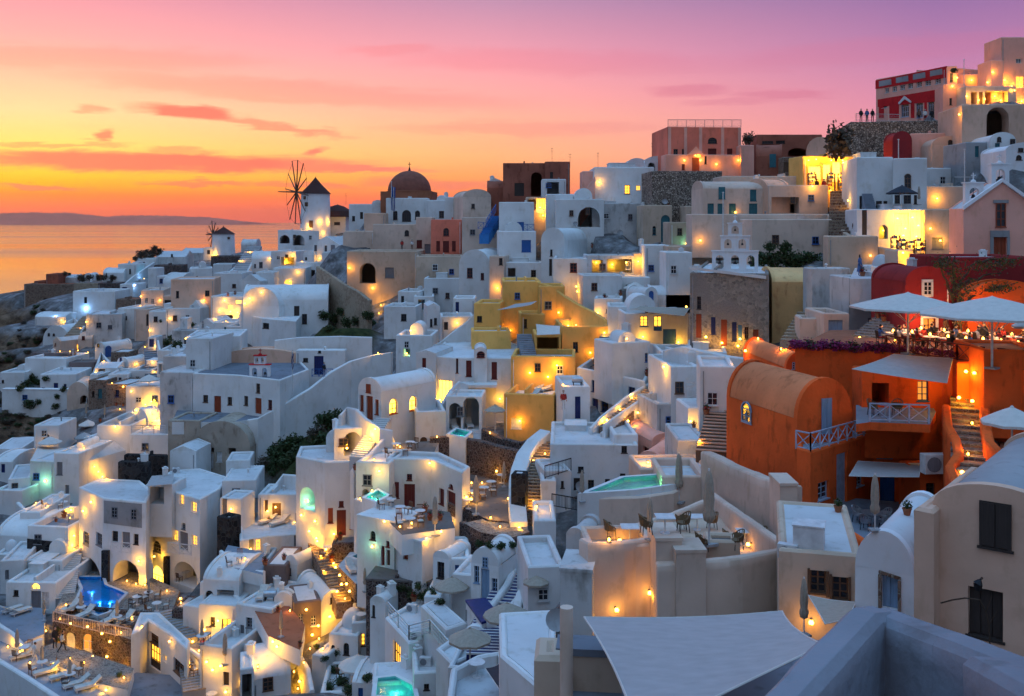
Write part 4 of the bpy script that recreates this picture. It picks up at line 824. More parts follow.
RX = random.Random(21)
def enrich(root, c, W):
    E = EDG.get(root.name)
    if not E or len(E) != 4 or c.y < 60: return
    wl = [o for o in root.children if o.name.startswith('wall')]; rf = [o for o in root.children if o.name.startswith('roof')]
    if not wl: return
    mat = wl[0].data.materials[0].name; A, B, Cc, D = E; u = (B-A).normalized(); v = (D-A).normalized(); d = (D-A).length; L = Vector(root['_o'])
    zt = max(q.co.z for q in wl[0].data.vertices)+L.z; flat = not any(o.name.startswith('gable') or o.name.startswith('dome') for o in root.children)
    if flat and W > 3 and d > 3.5 and mat in ('white', 'old_white', 'bright') and RX.random() < .42:
        w = W*RX.uniform(.28, .5); dd = d*RX.uniform(.35, .55); h = RX.uniform(.7, 1.9); s = RX.uniform(.3, max(.31, W-w-.3)); a = A+u*s+v*(d-dd-.2); m = MB(); z = zt-.5
        p = [a, a+u*w, a+u*w+v*dd, a+v*dd]
        if RX.random() < .5: m.prism(p, z, z+h); m.prism(inset(p, -.07), z+h, z+h+.09)
        else:
            N = 10; pr = [(w*(1-math.cos(math.pi*i/N))/2, h*.5+min(w/2, 1.6)*math.sin(math.pi*i/N)) for i in range(N+1)]; pr = [(0, 0)]+pr+[(w, 0)]
            f0 = [(a.x+u.x*x, a.y+u.y*x, z+y) for x, y in pr]; f1 = [(q[0]+v.x*dd, q[1]+v.y*dd, q[2]) for q in f0]; n = len(f0); m.add(f0+f1, [tuple(range(n)), tuple(reversed(range(n, 2*n)))]+[(i+1, i, n+i, n+i+1) for i in range(n-1)])
        o = m.build('roof_room', mat, root, smooth=R(40)); bm = bmesh.new(); bm.from_mesh(o.data); bmesh.ops.recalc_face_normals(bm, faces=bm.faces); bm.to_mesh(o.data); bm.free()
    if flat and W > 4 and RX.random() < .4:
        m = MB(); a = A+u*W*RX.uniform(.3, .7)+v*.3; b = a+v*(d*.5); m.prism([a, a+u*.22, b+u*.22, b], zt-.5, zt+.35); m.build('parapet_divider', mat, root)
    if flat and W > 3 and RX.random() < .5:
        m = MB(); q = A+u*W*RX.uniform(.2, .8)+v*d*RX.uniform(.3, .8); m.tube((q.x, q.y, zt-.5), (q.x, q.y, zt+.25), .09, n=8); m.lathe((q.x, q.y, zt+.22), [(.16, 0), (.14, .08), (0, .14)], 8); m.build('roof_vent', RX.choice(('steel', 'grey', 'white')), root)
    if flat and W > 3.5 and RX.random() < .35:
        m = MB(); a = A+u*.5+v*d*.5; b = B-u*.5+v*d*RX.uniform(.4, .8); m.tube((a.x, a.y, zt-.28), (b.x, b.y, zt-.28), .05, n=6); m.build('roof_pipe', 'grey', root)
    if W > 2.5 and RX.random() < .5:
        n = Vector((u.y, -u.x)); a = A+u*RX.choice((.25, W-.25))+n*.06; m = MB(); m.tube((a.x, a.y, L.z-.3), (a.x, a.y, zt-.4), .045, n=6); m.build('drainpipe', 'grey' if RX.random() < .5 else 'bright', root)
    if W > 2.2 and len([o for o in root.children if o.name.startswith(('window', 'door'))]) == 0 and mat in ('white', 'old_white', 'cream', 'sand', 'rose', 'ochre'):
        n = Vector((u.y, -u.x)); H = zt-L.z; m = MB()
        for k in range(1 if W < 5 else 2):
            s = W*RX.uniform(.25, .42)+k*W*.38; q = A+u*s; z = L.z+H*RX.uniform(.4, .55); ww = RX.uniform(.5, .8); hh = RX.uniform(.7, 1.0); f = MB(); rz = math.atan2(n.x, -n.y)
            if z+hh > zt-.5 or H < 2: continue
            f.box((q.x+n.x*.0, q.y+n.y*.0, z), (ww, .06, hh), rz, 1); t = .07
            for dx, wx, dz, hz in ((-ww/2, t, 0, hh), (ww/2, t, 0, hh), (0, ww, 0, t), (0, ww, hh-t, t), (0, .04, 0, hh), (0, ww, hh*.5, .04)): c2 = q+u*dx+n*.02; f.box((c2.x, c2.y, z+dz), (wx, .1, hz), rz, 0)
            c2 = q+n*.06; f.box((c2.x, c2.y, z-.07), (ww+.2, .2, .07), rz, 0); f.build('window', [RX.choice(('grey_wood', 'white_wood', 'blue_wood', 'brown_wood')), 'glass'], root)
TEX = None
def roughen(o, lv=4, st=.06, sz=1.2):
    global TEX
    if TEX is None: TEX = bpy.data.textures.new('hand_formed', 'CLOUDS'); TEX.noise_scale = sz; TEX.noise_depth = 2
    b = o.modifiers.new('round', 'BEVEL'); b.width = .07; b.segments = 3; b.limit_method = 'ANGLE'; b.angle_limit = R(50)
    s = o.modifiers.new('fine', 'SUBSURF'); s.subdivision_type = 'SIMPLE'; s.levels = lv; s.render_levels = lv; d = o.modifiers.new('uneven', 'DISPLACE'); d.texture = TEX; d.strength = st; d.mid_level = .5; d.texture_coords = 'GLOBAL'
    o.data.polygons.foreach_set('use_smooth', [True]*len(o.data.polygons)); o.data.set_sharp_from_angle(angle=R(60))
HAZE = 1.4e-5; WSTR = 1.0; SUN = .12; SUNC = (1, .78, .62); SUND = (-.3, -1, 1.2); SEA = -110; ZEN = (.33, .76, 1.38); BACK = (.13, .155, .22); LAMPK = 3.0
make_mats()
# ================================================================ RIGHT SIDE
# red mansion on the crest
r = house('red and white mansion with balustraded roof on the crest', 876, 946, 73, 119, 151, -66, d=12, mat='rose', roof='flat', par=.9, cat='mansion', name='mansion',
  op='W 885 88 889 93 white;W 892.5 86.5 897 91.5 white;W 900 85 905 90 white;W 908 83 913 88.5 white;W 916.5 81 922 87 white;W 925 79.5 931 85.5 white;W 935 78 941 84 white;Wa 901 101.5 909 117 pb;Wa 916 100 923 118 pb;Wa 928 98 936 119 pb;W 881.5 104 887 108 white')
panel(r, 0, [(875.8, 80.5), (947.2, 66), (947.2, 77.5), (875.8, 89)], 'red', 'red_parapet', .08)
panel(r, 0, [(878, 99.5), (940.5, 89), (940.5, 101), (878, 107)], 'red', 'red_band', .06)
for i in range(4):
    x = 879.5+i*17; y = 80.8-(x-876)*.2; panel(r, 0, [(x, y+1.2), (x+12, y-1.2), (x+12.4, y+4.4), (x, y+6.6)], 'grey', 'balustrade', .12)
for a, b in ((879, 884), (889.5, 899), (911, 914.5), (924.5, 927), (937, 941)): panel(r, 0, [(a, 106.5-(a-878)*.09), (b, 106.5-(b-878)*.09), (b, 118), (a, 118)], 'red', 'red_panel', .05)
panel(r, 0, [(899, 103), (905, 96), (912, 101.5), (911.5, 103), (905.5, 99), (900, 104.5)], 'white', 'pediment', .2)
house('pale end bay of the red mansion under dark shrub', 947, 957, 66, 92, 143, -20, d=8, mat='rose', op='W 950 73 953 82 grey')
house('plain white annex with two small windows beside red mansion', 943, 966, 84, 121, 141, -12, d=8, mat='rose', op='W 949.5 98 952 105 dark;W 957.5 96.5 960.5 104 dark')
house('pink white upper house with roof lamps on crest', 957, 1004, 74, 92, 146, 0, d=6, mat='rose', op='')
house('tall pink block with little balcony at top corner', 1001, 1060, 37, 92, 140, 0, d=5, mat='rose', roof='flat', op='W 1016 58.5 1021.5 63 white;W 1016 76 1024 88 whitelit')
house('low pink balcony block below the tall corner block', 991, 1003, 60, 84, 139, 0, d=4, mat='rose', op='')
house('lamp lit terrace house right of the white annex', 966, 1016, 86, 108, 138, 0, d=6, mat='cream', op='O 971 92 977 106 dark;D 979 92 983 106 brown;O 985 91 1008 104 dark')
house('tan vaulted house with big recessed arch and rail', 962, 1060, 104, 146, 118, -6, d=9, mat='tan', roof='flat', par=.2, op='Oa 986.5 107 1009 136 dark')
house('rounded tan hump roof with little dark doorway', 932, 964, 136, 154, 122, 0, d=7, mat='tan', roof='vault', rise=9, op='Da 948 140 952 149 dark')
house('maroon arched dome front below the rubble wall', 892.5, 912, 131, 152, 124, 0, d=3, mat='maroon', roof='vault', rise=9.5)
house('rubble retaining wall below the red mansion', 850, 944, 121, 158, 132, -10, d=8, mat='rubble', roof='flat', par=.1, top='paving', name='retaining_wall', cat='wall')
house('pale ramp wall stepping up beside the rubble wall', 910, 955, 133, 152, 125, -16, d=3, mat='rose', par=.5, top='paving')
house('brown curved buttress left of the rubble wall', 832, 856, 136, 160, 134, 25, d=5, mat='tan', roof='vaultu', rise=14)
# pink ochre mansion with red door
r = house('salmon pink mansion with red door and roof railing', 667, 741, 127, 165, 152, 4, d=11, mat='pink', par=.2, cat='mansion', name='mansion',
  op='W 673.5 149 678 158 brown;Dm 691.5 156 700 174 rust;Wa 708 137.5 717 143.5 dark;W 708 148.5 716.5 155 redX;W 727 148.5 732.5 155 redX;W 682 149 684 158 dark')
for x in (668, 684, 699, 721, 738): panel(r, 0, rect(x, 127.5, x+3, 160), 'rose', 'pilaster', .1)
r2 = house('white porch block with red lit door under pink mansion', 666, 743, 154.5, 172.5, 149.5, 4, d=3.4, mat='rose', par=.8, op='D 692 157.5 699.5 172 rust;W 681.8 164 685 170 redX;W 704.5 156 706.8 164 dark')
panel(r2, 0, [(687.5, 155), (696, 146.5), (704, 155)], 'rose', 'pediment', .15)
house('narrow white stair block right of the pink mansion', 741, 754, 145, 173, 149, 0, d=6, mat='rose', op='')
house('rubble retaining wall below the pink mansion', 652, 722, 171, 204, 139, 3, d=8, mat='rubble', par=.1, top='paving', name='retaining_wall', cat='wall')
# ruins behind
house('long ruined brown stone house with broken openings', 757, 822, 134.5, 172, 156, 0, d=8, mat='ruin_red', par=.3, cat='ruin', name='ruined_house', op='Wm 762 141 773 144 dark;W 776 140.5 785 143.5 dark;Oa 788 148 808 156 dark;W 818 141 821 150 brown')
house('broken stone gable stub between the brown ruins', 817, 829, 139, 168, 152, 0, d=4, mat='tan_stone', par=.2, cat='ruin', name='ruined_house', op='W 819.5 142 822.5 148 dark')
house('rough stone hut with wooden door below the ruins', 783, 801, 157, 173, 146, 0, d=4, mat='brown_stone', par=.2, op='D 783.5 162 790.5 172 brown')
house('rocky brown mound house left of wooden hut door', 756, 782, 143, 171, 149, -15, d=6, mat='ruin_red', roof='vaultu', rise=13, op='W 769.5 154 776 167 tealX')
# lit shop 1
house('glowing yellow gift shop at the top of steps', 803, 856, 156, 193, 127, 5, d=5, mat='ochre', par=.3, name='shop', cat='shop', op='D 808.5 166 821 180 whiteglow;D 823 164 831 184 whiteglow;D 832.5 162 841 182 whiteglow;D 842.5 160 853 178 whiteglow')
# grey white house with turquoise shutters
house('rounded cream house with six turquoise shutters', 703, 770, 179.5, 216, 124, 0, d=8, mat='cream', roof='vaultu', rise=9, op='W 718.5 187 725 199 tealX;W 750 189.5 756.5 201 tealX;D 707.5 203.5 714 216 tealX;D 717.5 203.5 724 216 tealX;D 729 203.5 736 216 tealX;D 749 203.5 757.5 216.5 tealX')
house('cream curved annex with shaded porch and blue door', 769, 828, 185, 219, 122.5, 0, d=7, mat='cream', roof='flat', par=.3, op='O 771.5 197 799 213 dark;D 792 202 797 212 teal')
house('smooth tan half dome atop the cream annex', 768, 790, 178, 197, 123.5, 20, d=5, mat='tan', roof='vaultu', rise=13)
house('long cream terrace wall behind turquoise shutter house', 722, 828, 176, 206, 129, 0, d=6, mat='cream', par=.3, top='white_paving')
house('low cream courtyard wall under the turquoise shutters', 692, 840, 214, 232, 117, 0, d=4, mat='cream', par=.9, top='white_paving', name='courtyard_wall', cat='wall', op='')
house('tall bare cream retaining wall behind the dark shrubs', 752, 832, 219, 262, 112, 3, d=5, mat='cream', par=.2, top='white_paving', name='retaining_wall', cat='wall')
# lane wall with lit edge
wall('tan lane wall with glowing rim descending to shops', [(829, 214, 116), (836, 222, 113), (845, 232, 108), (858, 240, 105), (880, 247, 101), (905, 251, 99), (915, 257, 97)], 4.5, .5, 'sand')
house('tan rock faced wall below the lit lane rim', 828, 878, 236, 262, 101, -8, d=3, mat='sand', par=.1, name='retaining_wall', cat='wall')
stairs('broad stone steps climbing to the glowing gift shop', (843, 234, 108), (843, 191, 124), 3.0, 14, 'brown_stone', 'tan_stone')
# white houses mid right
house('white house with blue outside stair strip', 857, 893, 157, 213, 111, -8, d=9, mat='white', par=.8, op='D 876 201 882 210 dark;W 868 195 869 196 dark;D 883.5 201 887.5 210 dark;O 874 183 889 211 dark;D 859.5 196 862 234 dark')
stairs('blue painted outside stair on the white house', (872, 212, 109), (864, 184, 112.5), 1.1, 14, 'grey_blue', 'grey_blue')
house('white house front with oval window and black parasol', 893, 927, 158, 206, 108, -20, d=9, mat='white', par=.6, side=963, top='roof', op='Wam 904.5 174 911 188 brown;W 894.5 195 900 204 dark;W 903.5 195 911 204 dark;W 914 195 917 204 dark;')
house('long pale blue grey house roof behind oval window house', 926, 990, 168, 196, 117, 6, d=9, mat='white', par=.5, top='roof')
house('warm lit cream wall under the long pale roof', 926, 966, 186, 209, 109, 8, d=4, mat='cream', par=.2)
house('small white side house with dark porch near crest', 966, 1000, 142, 160, 113, 0, d=6, mat='grey', par=.3, op='O 990 146 994 158 dark;D 975 146 979 157 teal')
house('white round topped house at right edge below arch', 990, 1016, 132, 156, 112, -5, d=7, mat='white', roof='vault', rise=9, op='Wa 997 137 1001 142 dark;D 995 143 1000 157 teal;W 1010 139 1015 144 dark')
house('small white vault at far right edge', 1006, 1050, 142, 160, 104, -5, d=7, mat='bright', roof='vault', rise=8, op='W 1018 148 1023 152 dark;Wa 1016 155 1022 160 dark')
house('white shop building with glowing doorway full of wares', 857, 925, 209, 259, 103, -10, d=8, mat='white', par=.3, name='shop', cat='shop', op='Oa 879 225 888 239 dark;D 894 213 909 248 whiteglow;D 910 211 924 262 whiteglow;D 862 210 867 235 brown')
house('plain tan wall with metal meter box beside shop', 925, 950, 209, 264, 100, -14, d=6, mat='sand', par=.2, op='W 932 237.5 943 249 greyX')
# pink church
r = house('pink gabled chapel with red shutters and white trim', 963.5, 1040, 181.5, 260, 79, -4, d=13, mat='rose', roof='gable', rise=27, side=949, name='chapel', cat='church', op='W 995.5 203 1005.5 227 rust;D 993.5 237 1006.5 262 rust')
panel(r, 0, [(963, 209.5), (1001.5, 182), (1040, 209.5), (1040, 205.5), (1001.5, 178.5), (963, 205.5)], 'bright', 'gable_coping', .25, .1)
panel(r, 0, rect(993, 200, 1008, 203), 'grey', 'lintel', .12); panel(r, 0, rect(990, 230.5, 1009, 237), 'grey', 'lintel', .12); panel(r, 0, rect(990, 237, 993.3, 262), 'grey', 'door_jamb', .1); panel(r, 0, rect(1006.8, 237, 1009.5, 262), 'grey', 'door_jamb', .1)
arcade_bell('white single arch belfry left of pink chapel gable', 974.5, 207, 80, 1.6, [(1, 1.45, 1.9)], -4, 'bright'); arcade_bell('white single arch belfry above pink chapel peak', 1000.5, 190, 82, 1.6, [(1, 1.4, 2.1)], -4, 'bright')
# restaurant
ZR = -8.1
terrace('restaurant terrace with candlelit tables under big parasols', [(795, 347), (885, 352), (957, 361), (1034, 371), (1034, 330), (830, 330)], 64, 6, 'terracotta', side='orange', z=ZR, name='restaurant_terrace')
house('red restaurant house with small white framed window', 905.5, 951, 266, 339, 69, 2, d=6, mat='dark_red', roof='vault', rise=16, cat='restaurant', name='restaurant', op='W 923 281.5 931.5 295 white;D 922.5 318 936 340 red_dim')
for a in (rect(921.5, 280, 923.3, 297), rect(931, 280, 932.8, 297), rect(921.5, 279.5, 932.8, 281.6), rect(921.5, 295, 932.8, 297)): panel(HOUSES[-1][2], 0, a, 'bright', 'window_surround', .08)
for a in (rect(920.5, 316, 922.8, 340), rect(935.8, 316, 938, 340), rect(920.5, 315.5, 938, 318.2)): panel(HOUSES[-1][2], 0, a, 'bright', 'door_surround', .08)
house('long red restaurant wall behind the climbing plant', 949, 1040, 257, 342, 70, 0, d=7, mat='dark_red', par=.2, cat='restaurant', name='restaurant', op='O 1001 318 1007 338 dark;O 953 318 968 338 dark')
house('orange arched niche wall beside the red restaurant', 968, 1045, 280, 305, 67.5, 0, d=1.6, mat='orange', roof='vault', rise=20)
house('white terrace house with planter boxes by restaurant', 849, 899, 277, 345, 80, 4, d=4, mat='old_white', par=.7, op='W 868 318 874 330 greyX')
house('small white dome house behind the planter boxes', 881, 902, 255, 278, 88, 0, d=5, mat='white', roof='dome', rise=12)
house('slender cream pillar wall with vertical warm glow', 898, 913, 250, 300, 84, 0, d=3, mat='sand', par=.2)
terrace('roof terrace with woman in blue and potted plants', [(850, 279), (897, 278), (905, 268), (855, 268)], 81, 2, 'white_paving', z=-4.4)
stairs('stone steps behind the parasol left of restaurant', (868, 338, 70), (896, 314, 73), 2.4, 10, 'grey', 'cobble')
# orange house
house('orange vaulted upper house with arched blue window', 797, 852.5, 377.5, 436, 58, 17, side=726.5, mat='orange', roof='vault', rise=40, top='vault_orange', op='D 821 398 831 434 lb;Wa 742.5 402 752 422.5 lb', skirt=6)
block('orange lower storey with pale blue doors and balcony', [(797, 447), (810.5, 452), (873, 433.5), (1004, 436), (985, 412), (880, 414), (800, 418)], 55.5, 4.6, 'orange', i0=1, par=.08, top='light_roof' if 'light_roof' in MATS else 'grey_blue', z=-12.7, skirt=4, name='house',
  op='W 818 481.5 829 499.5 pb;D 836.5 453 847 513 pb;W 877.5 441 891.5 458 lb;D 880 476 895 511 blue;W 856.5 473 863.5 486 pb;W 906 476 918 486 pb;W 926 483 935 498 dark')
E = EDG[HOUSES[-1][2].name]; rb = HOUSES[-1][2]
railing('pale blue crossed balcony railing on the orange house corner', [onz(796, 448.5, -12.66), onz(810.5, 451.5, -12.66), onz(872, 433.3, -12.66)], 1.0, 'pale_blue', 'x')
house('terracotta vault house behind the orange house', 786, 812, 352, 392, 67, 5, d=9, mat='orange', roof='vault', rise=16, top='vault_orange', op='W 792 362 797 369 pb')
house('long terracotta barrel roof below the flower hedge', 800, 872, 349, 380, 68.5, -4, d=4.5, mat='orange', roof='vaultu', rise=16, top='vault_orange')
house('orange porch with blue lit window under pale canopy', 862, 953, 371, 408, 59.2, -4, d=2.2, mat='orange', par=.2, top='terracotta', op='W 917.5 381 928.5 401 bluedim;O 872 383 889 405 dark;D 880 378 890 404 greyX')
railing('pale blue crossed railing of the orange upper terrace', [onz(870, 421.5, -10.98), onz(929, 423.5, -10.98)], 1.0, 'pale_blue', 'x')
terrace('blue painted upper terrace with two wicker chairs', [(856, 424), (870, 422), (930, 424.5), (936, 412), (932, 405), (856, 405)], 60, .45, 'grey_blue', side='orange', z=-11.0)
sail('pale grey canopy over the orange upper terrace', [(852, 369, 54.5), (894, 354, 59.8), (953, 358, 58.6), (947, 383, 54)], .02, 'canvas', edge=.01)
house('low orange shed carrying the air conditioner', 920, 948, 473, 512, 54.5, 0, d=3, mat='orange', par=.1, op='W 926 483 935 498 dark')
sail('flat grey awning over orange ground floor patio', [(849, 476, 53.5), (858, 461, 57.5), (921, 464, 56.5), (919, 477, 53)], .01, 'canvas', edge=.0)
terrace('grey patio with folded parasol below the orange house', [(811, 516), (862, 541), (915, 524), (915, 503), (840, 497)], 51, 1.2, 'grey_blue', side='orange', z=-16.2)
wall('low orange parapet around the grey patio', [(808, 513, 54), (838, 523, 50), (866, 540, 47)], .9, .3, 'orange')
wall('wavy orange stair wall with rounded top', [(946, 404, 56), (948, 424, 53.5), (956, 438, 52), (959, 452, 50), (950, 465, 49), (956, 480, 47), (966, 490, 45.5)], 3.2, .45, 'orange')
wall('orange wall right of the glowing stone steps', [(984, 384, 60), (985, 420, 53), (989, 440, 50), (1001, 452, 48), (1001, 476, 46)], 2.6, .5, 'orange')
stairs('stone steps glowing gold between orange walls', (973, 489, 47), (968, 392, 59), 1.9, 16, 'brown_stone', 'cobble')
house('orange front wall below the restaurant railing', 957, 986, 362, 392, 57.5, -10, d=2, mat='orange', par=.1)
house('big orange corner block under restaurant at right edge', 984, 1050, 350, 384, 55, -6, d=5, mat='orange', par=.2, top='terracotta')
terrace('lower right orange courtyard with green chairs', [(1001, 480), (1060, 462), (1060, 432), (1000, 440)], 50, 2, 'terracotta', side='orange', z=-12.3)
# stone church house
r = house('grey brown stone house with patchy render and red doors', 690, 769, 273, 349, 90, -14, d=9, mat='grey_stone', par=.25, top='roof', side=776, cat='house', skirt=4,
  op='D 696 314 701.5 338 rust;W 711 317 715.5 334.5 navyX;D 721 319.5 727 346 rust;W 732 322 736.5 341 navyX;W 738 325 742 340 blueX;W 744.5 327 748.5 339 dark;D 753 329.5 758.5 350 rust;W 697 296.5 701 309 dark')
panel(r, 0, [(689, 266.5), (766, 276), (766, 279), (689, 269)], 'roof', 'coping', .2)
house('yellow ochre weathered vault behind the stone house', 772, 822, 269, 335, 91.5, -8, d=10, mat='yellow_old', roof='vaultu', rise=13)
arcade_bell('white three tier bell gable on the stone house roof', 735, 272, 93, 2.4, [(3, 4.2, 1.9), (2, 2.6, 1.3), (1, 1.3, 1.1)], -14, 'bright')
house('cream terrace house with bright blue door', 824, 849, 313, 345, 77, 0, d=5, mat='cream', par=.6, op='D 828.5 320 843 341 lb')
house('cream stepped wall left of the blue door', 800, 826, 318, 346, 79, -8, d=3, mat='cream', par=.3)
house('cream terrace block above the blue door', 812, 850, 268, 316, 88, 6, d=2, mat='old_white', par=.8, op='W 842 299 849 313 whiteX')
stairs('small stone stair beside the weathered yellow vault', (790, 342, 80), (808, 312, 86), 1.6, 10, 'tan_stone', 'tan_stone')
# foreground
house('tan vaulted house with weathered shuttered windows lower right', 933, 1062, 486, 660, 27, -38, d=9, mat='tan', roof='vault', rise=27, top='grey', op='W 980 502 1012 548 darkX;W 968 589 1003 638 darkX', skirt=5)
house('tan pillar and parapet left of tan vaulted house', 914, 934, 509, 652, 27.6, -38, d=6, mat='tan', par=.45, top='roof_grey', skirt=5)
house('bright white vault with blue shuttered door lower right', 855, 914, 531, 614, 33, -34, d=6, mat='bright', roof='vault', rise=40, top='roof', op='D 881.5 576 898 609 lb', skirt=5)
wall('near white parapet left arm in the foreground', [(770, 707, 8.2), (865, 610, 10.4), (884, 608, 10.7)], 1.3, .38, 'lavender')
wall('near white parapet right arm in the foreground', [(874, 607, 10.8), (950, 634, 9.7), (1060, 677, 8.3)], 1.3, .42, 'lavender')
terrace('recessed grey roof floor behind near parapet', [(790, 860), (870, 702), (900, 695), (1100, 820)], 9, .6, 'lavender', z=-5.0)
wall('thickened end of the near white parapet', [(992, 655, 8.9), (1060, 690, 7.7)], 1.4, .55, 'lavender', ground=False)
# ================================================================ CENTRE
# crest: domed church and neighbours
r = house('white church body under the big brown dome', 386, 427, 198, 224, 190, -3, d=14, mat='white', par=.3, name='church', cat='church', op='Wa 393 210.5 397.5 220 dark;Wa 402 210 411 221.5 dark;Wa 415 210.5 420 219.5 dark')
c = P(409.5, 192, 198); dr = thing('church_dome', 'large brown dome with cross on a square drum', 'dome', c); GP.append((c.x, c.y, c.z-6)); m = MB(); m.lathe(c, [(4.3*math.cos(R(q)), 4.2*math.sin(R(q))) for q in range(0, 90, 6)]+[(.2, 4.2)], 40); m.build('dome', 'dome_red', dr, smooth=True)
m = MB(); m.box(c-Vector((0, 0, 4.4)), (10, 8.6, 4.4), R(-3)); m.build('drum', 'terracotta', dr); m = MB(); m.lathe(c, [(4.5, 0), (4.5, .15), (4.3, .2)], 40); m.build('ring', 'terracotta', dr)
m = MB(); m.tube(c+Vector((0, 0, 4.15)), c+Vector((0, 0, 4.9)), .28, .1); m.bar(c+Vector((0, 0, 4.8)), c+Vector((0, 0, 5.9)), .1); m.bar(c+Vector((-.3, 0, 5.5)), c+Vector((.3, 0, 5.5)), .1); m.build('cross', 'iron', dr)
Hh('white flat house with tiny roof arches left of dome', 349, 384, 204, 225, 196, 0, d=8, op='W 352 216 355 221 dark;D 360 212 363 219 dark'); Hh('little white arch frame on the roof left of dome', 372, 384, 200, 210, 195, 0, d=3, roof='vault', rise=3)
Hh('small tan box house in front of the dome church', 364, 385, 213, 228, 184, 0, mat='tan', d=5, op='')
Hh('white sloping shoulder house right of dome church', 426, 446, 200, 220, 186, -8, d=7, mat='white', op='W 439 211 444 218 brown'); Hh('narrow white tower beside the cream vault house', 445, 454, 197, 219, 178, 0, d=5)
Hh('cream vaulted house on the crest beside dome church', 463, 491, 189, 220, 168, 12, d=9, mat='cream', roof='vault', rise=8, side=453, op='')
Hh('cream retaining block under the cream vault house', 462, 499, 217, 254, 158, -4, d=9, mat='cream', par=.3)
Hh('cream block with one small arched window', 373, 417, 224, 252, 172, 0, d=8, mat='cream', op='Wa 404.5 230 409 236 dark'); Hh('plain cream house left of the pink front', 416, 432, 217, 255, 170, 0, d=7, mat='cream', op='W 416.5 240 422 248 redX;W 424.5 244 430.5 253 greyX')
Hh('pink front house with small arched window and red doors', 431, 461.5, 219.5, 254, 164, 2, d=7, mat='pink', op='D 443 241 449 252.5 red;W 436.3 241 440 251 redX;W 452 241 455.7 251 redX;Wa 443.3 228 449 236 red')
Hh('tan terrace building with arched niche and grey window', 347, 417, 251, 286, 158, -3, d=9, mat='sand', par=.7, op='Oa 359.5 263 375.6 283.5 dark;W 385 267.5 394 278 greyX'); Hh('pale tan wall block right of the arched niche', 416, 463, 256, 288, 154, 4, d=8, mat='sand', par=.4)
Hh('cream parapet terrace left of cream block', 343, 374, 231, 242, 178, 0, d=6, mat='cream', par=.9, op='W 361 248 370 251 dark')
# orange ruin
Hh('ruined orange house with tall arched opening on crest', 503, 545, 163, 199, 168, 0, d=9, mat='ruin_red', par=.3, name='ruined_house', cat='ruin', op='D 514.5 183 524 196 dark;Oa 531 172 542 196 dark')
Hh('ruined orange house right half with flat cornice', 545, 570, 161.5, 198, 167, 0, d=9, mat='ruin_red', par=.3, name='ruined_house', cat='ruin', op='W 550 172 553 178 dark')
Hh('rocky broken stub left of the orange ruin', 487, 505, 180, 199, 170, 0, d=5, mat='ruin_red', roof='vaultu', rise=8); Hh('little white house on rocks left of orange ruin', 488, 502, 178, 190, 176, 0, d=4, roof='gable', rise=3)
Hh('white slanted house under the orange ruin', 499, 534, 202, 233, 150, 0, d=9, par=.3, op='W 517 222 524 231 blueX'); Hh('white house with blue shuttered window below crest', 499, 536, 231, 262, 144, 3, d=8, op='W 521.6 240 531 252 blueX')
Hh('white house with porch and lamp beside rising stair', 542, 566, 179, 197, 158, 0, d=5, op='O 547 182 559 195 dark'); Hh('white block with dim porch left of arch house', 546, 575, 194, 230, 149, 0, d=6, op='')
Hh('warm lit nook between white houses below ruin', 526, 548, 197, 226, 152, 0, d=4, mat='sand', op='O 528 199 536 210 dark;D 536 198 546 213 whitelit')
Hh('white two window house on crest with lit windows', 594, 654, 167, 205, 152, 0, d=9, par=.4, op='W 624.5 185 630 194 brownlit;W 636 185.5 640.5 190.5 whitelit'); Hh('white gable of the outer stair on the crest', 582, 596, 171, 200, 154, 0, d=5, mat='rose')
wall('pink white sloping stair wall on the crest', [(580, 197, 151), (588, 186, 151), (595, 176, 151)], 2.5, .3, 'rose')
Hh('white vaulted roof behind the two window house', 628, 646, 158, 170, 168, 0, d=5, roof='vault', rise=5); Hh('small white arch gateway on crest by pink mansion', 645, 668, 156, 175, 158, 0, d=3, roof='vault', rise=6, op='Oa 648 162 655 173 dark')
Hh('old white wall with exposed plaster under the crest', 592, 645, 203, 232, 146, 0, d=6, mat='old_white', par=.3); Hh('white house with broad shaded arch and dark door', 556, 604, 199, 232, 144, 0, d=7, roof='flat', par=.2, op='Oa 578 207 600 227 dark;D 595 214 599.5 227 dark')
Hh('cream house with tall teal arched door', 643, 672, 205, 246, 138, 0, d=7, mat='sand', par=.3, op='Da 661 215 670 243 teal;Wa 652.5 226 656 235 teal')
Hh('cream courtyard house with green glow and teal door', 670, 705, 222, 246, 128, 0, d=6, mat='sand', par=.4, op='W 706 205 710 214 teal'); Hh('cream wall block right of green courtyard', 686, 712, 206, 224, 134, 0, d=5, mat='sand', par=.3)
Hh('long cream terrace wall left of the white belfry', 668, 716, 246, 268, 118, 2, d=6, mat='sand', par=.5)
# white church centre left
Hh('white vaulted chapel with two dark red windows', 459, 489.5, 249.5, 299, 142, -8, d=12, roof='vault', rise=15, side=528, op='W 467 268 472.6 278 red;W 480.7 273 484 280 red', name='chapel', cat='church')
Hh('slim cream wing on right of the vaulted chapel', 489.5, 504, 256, 300, 139, -8, d=6, mat='cream', op='W 499 258 502.5 265 dark'); Hh('white house with dark porch openings right of chapel', 503, 542, 262, 290, 141, 0, d=6, op='O 508 268 515.5 277 dark;W 531 270 536 277 dark')
Hh('small white flat house between stair and long wall', 398, 420, 291, 318, 146, -6, d=6, op='W 401 296 404 303 dark'); Hh('white house with dark green shutter in the middle', 414, 434, 296, 326, 143, 4, d=6, op='W 418 299.5 425 309 teal'); Hh('white low house with iron stair left of middle', 384, 416, 306, 336, 138, -4, d=6, par=.6, op='W 401 314 406.5 321 dark;D 425 322 428 331 dark')
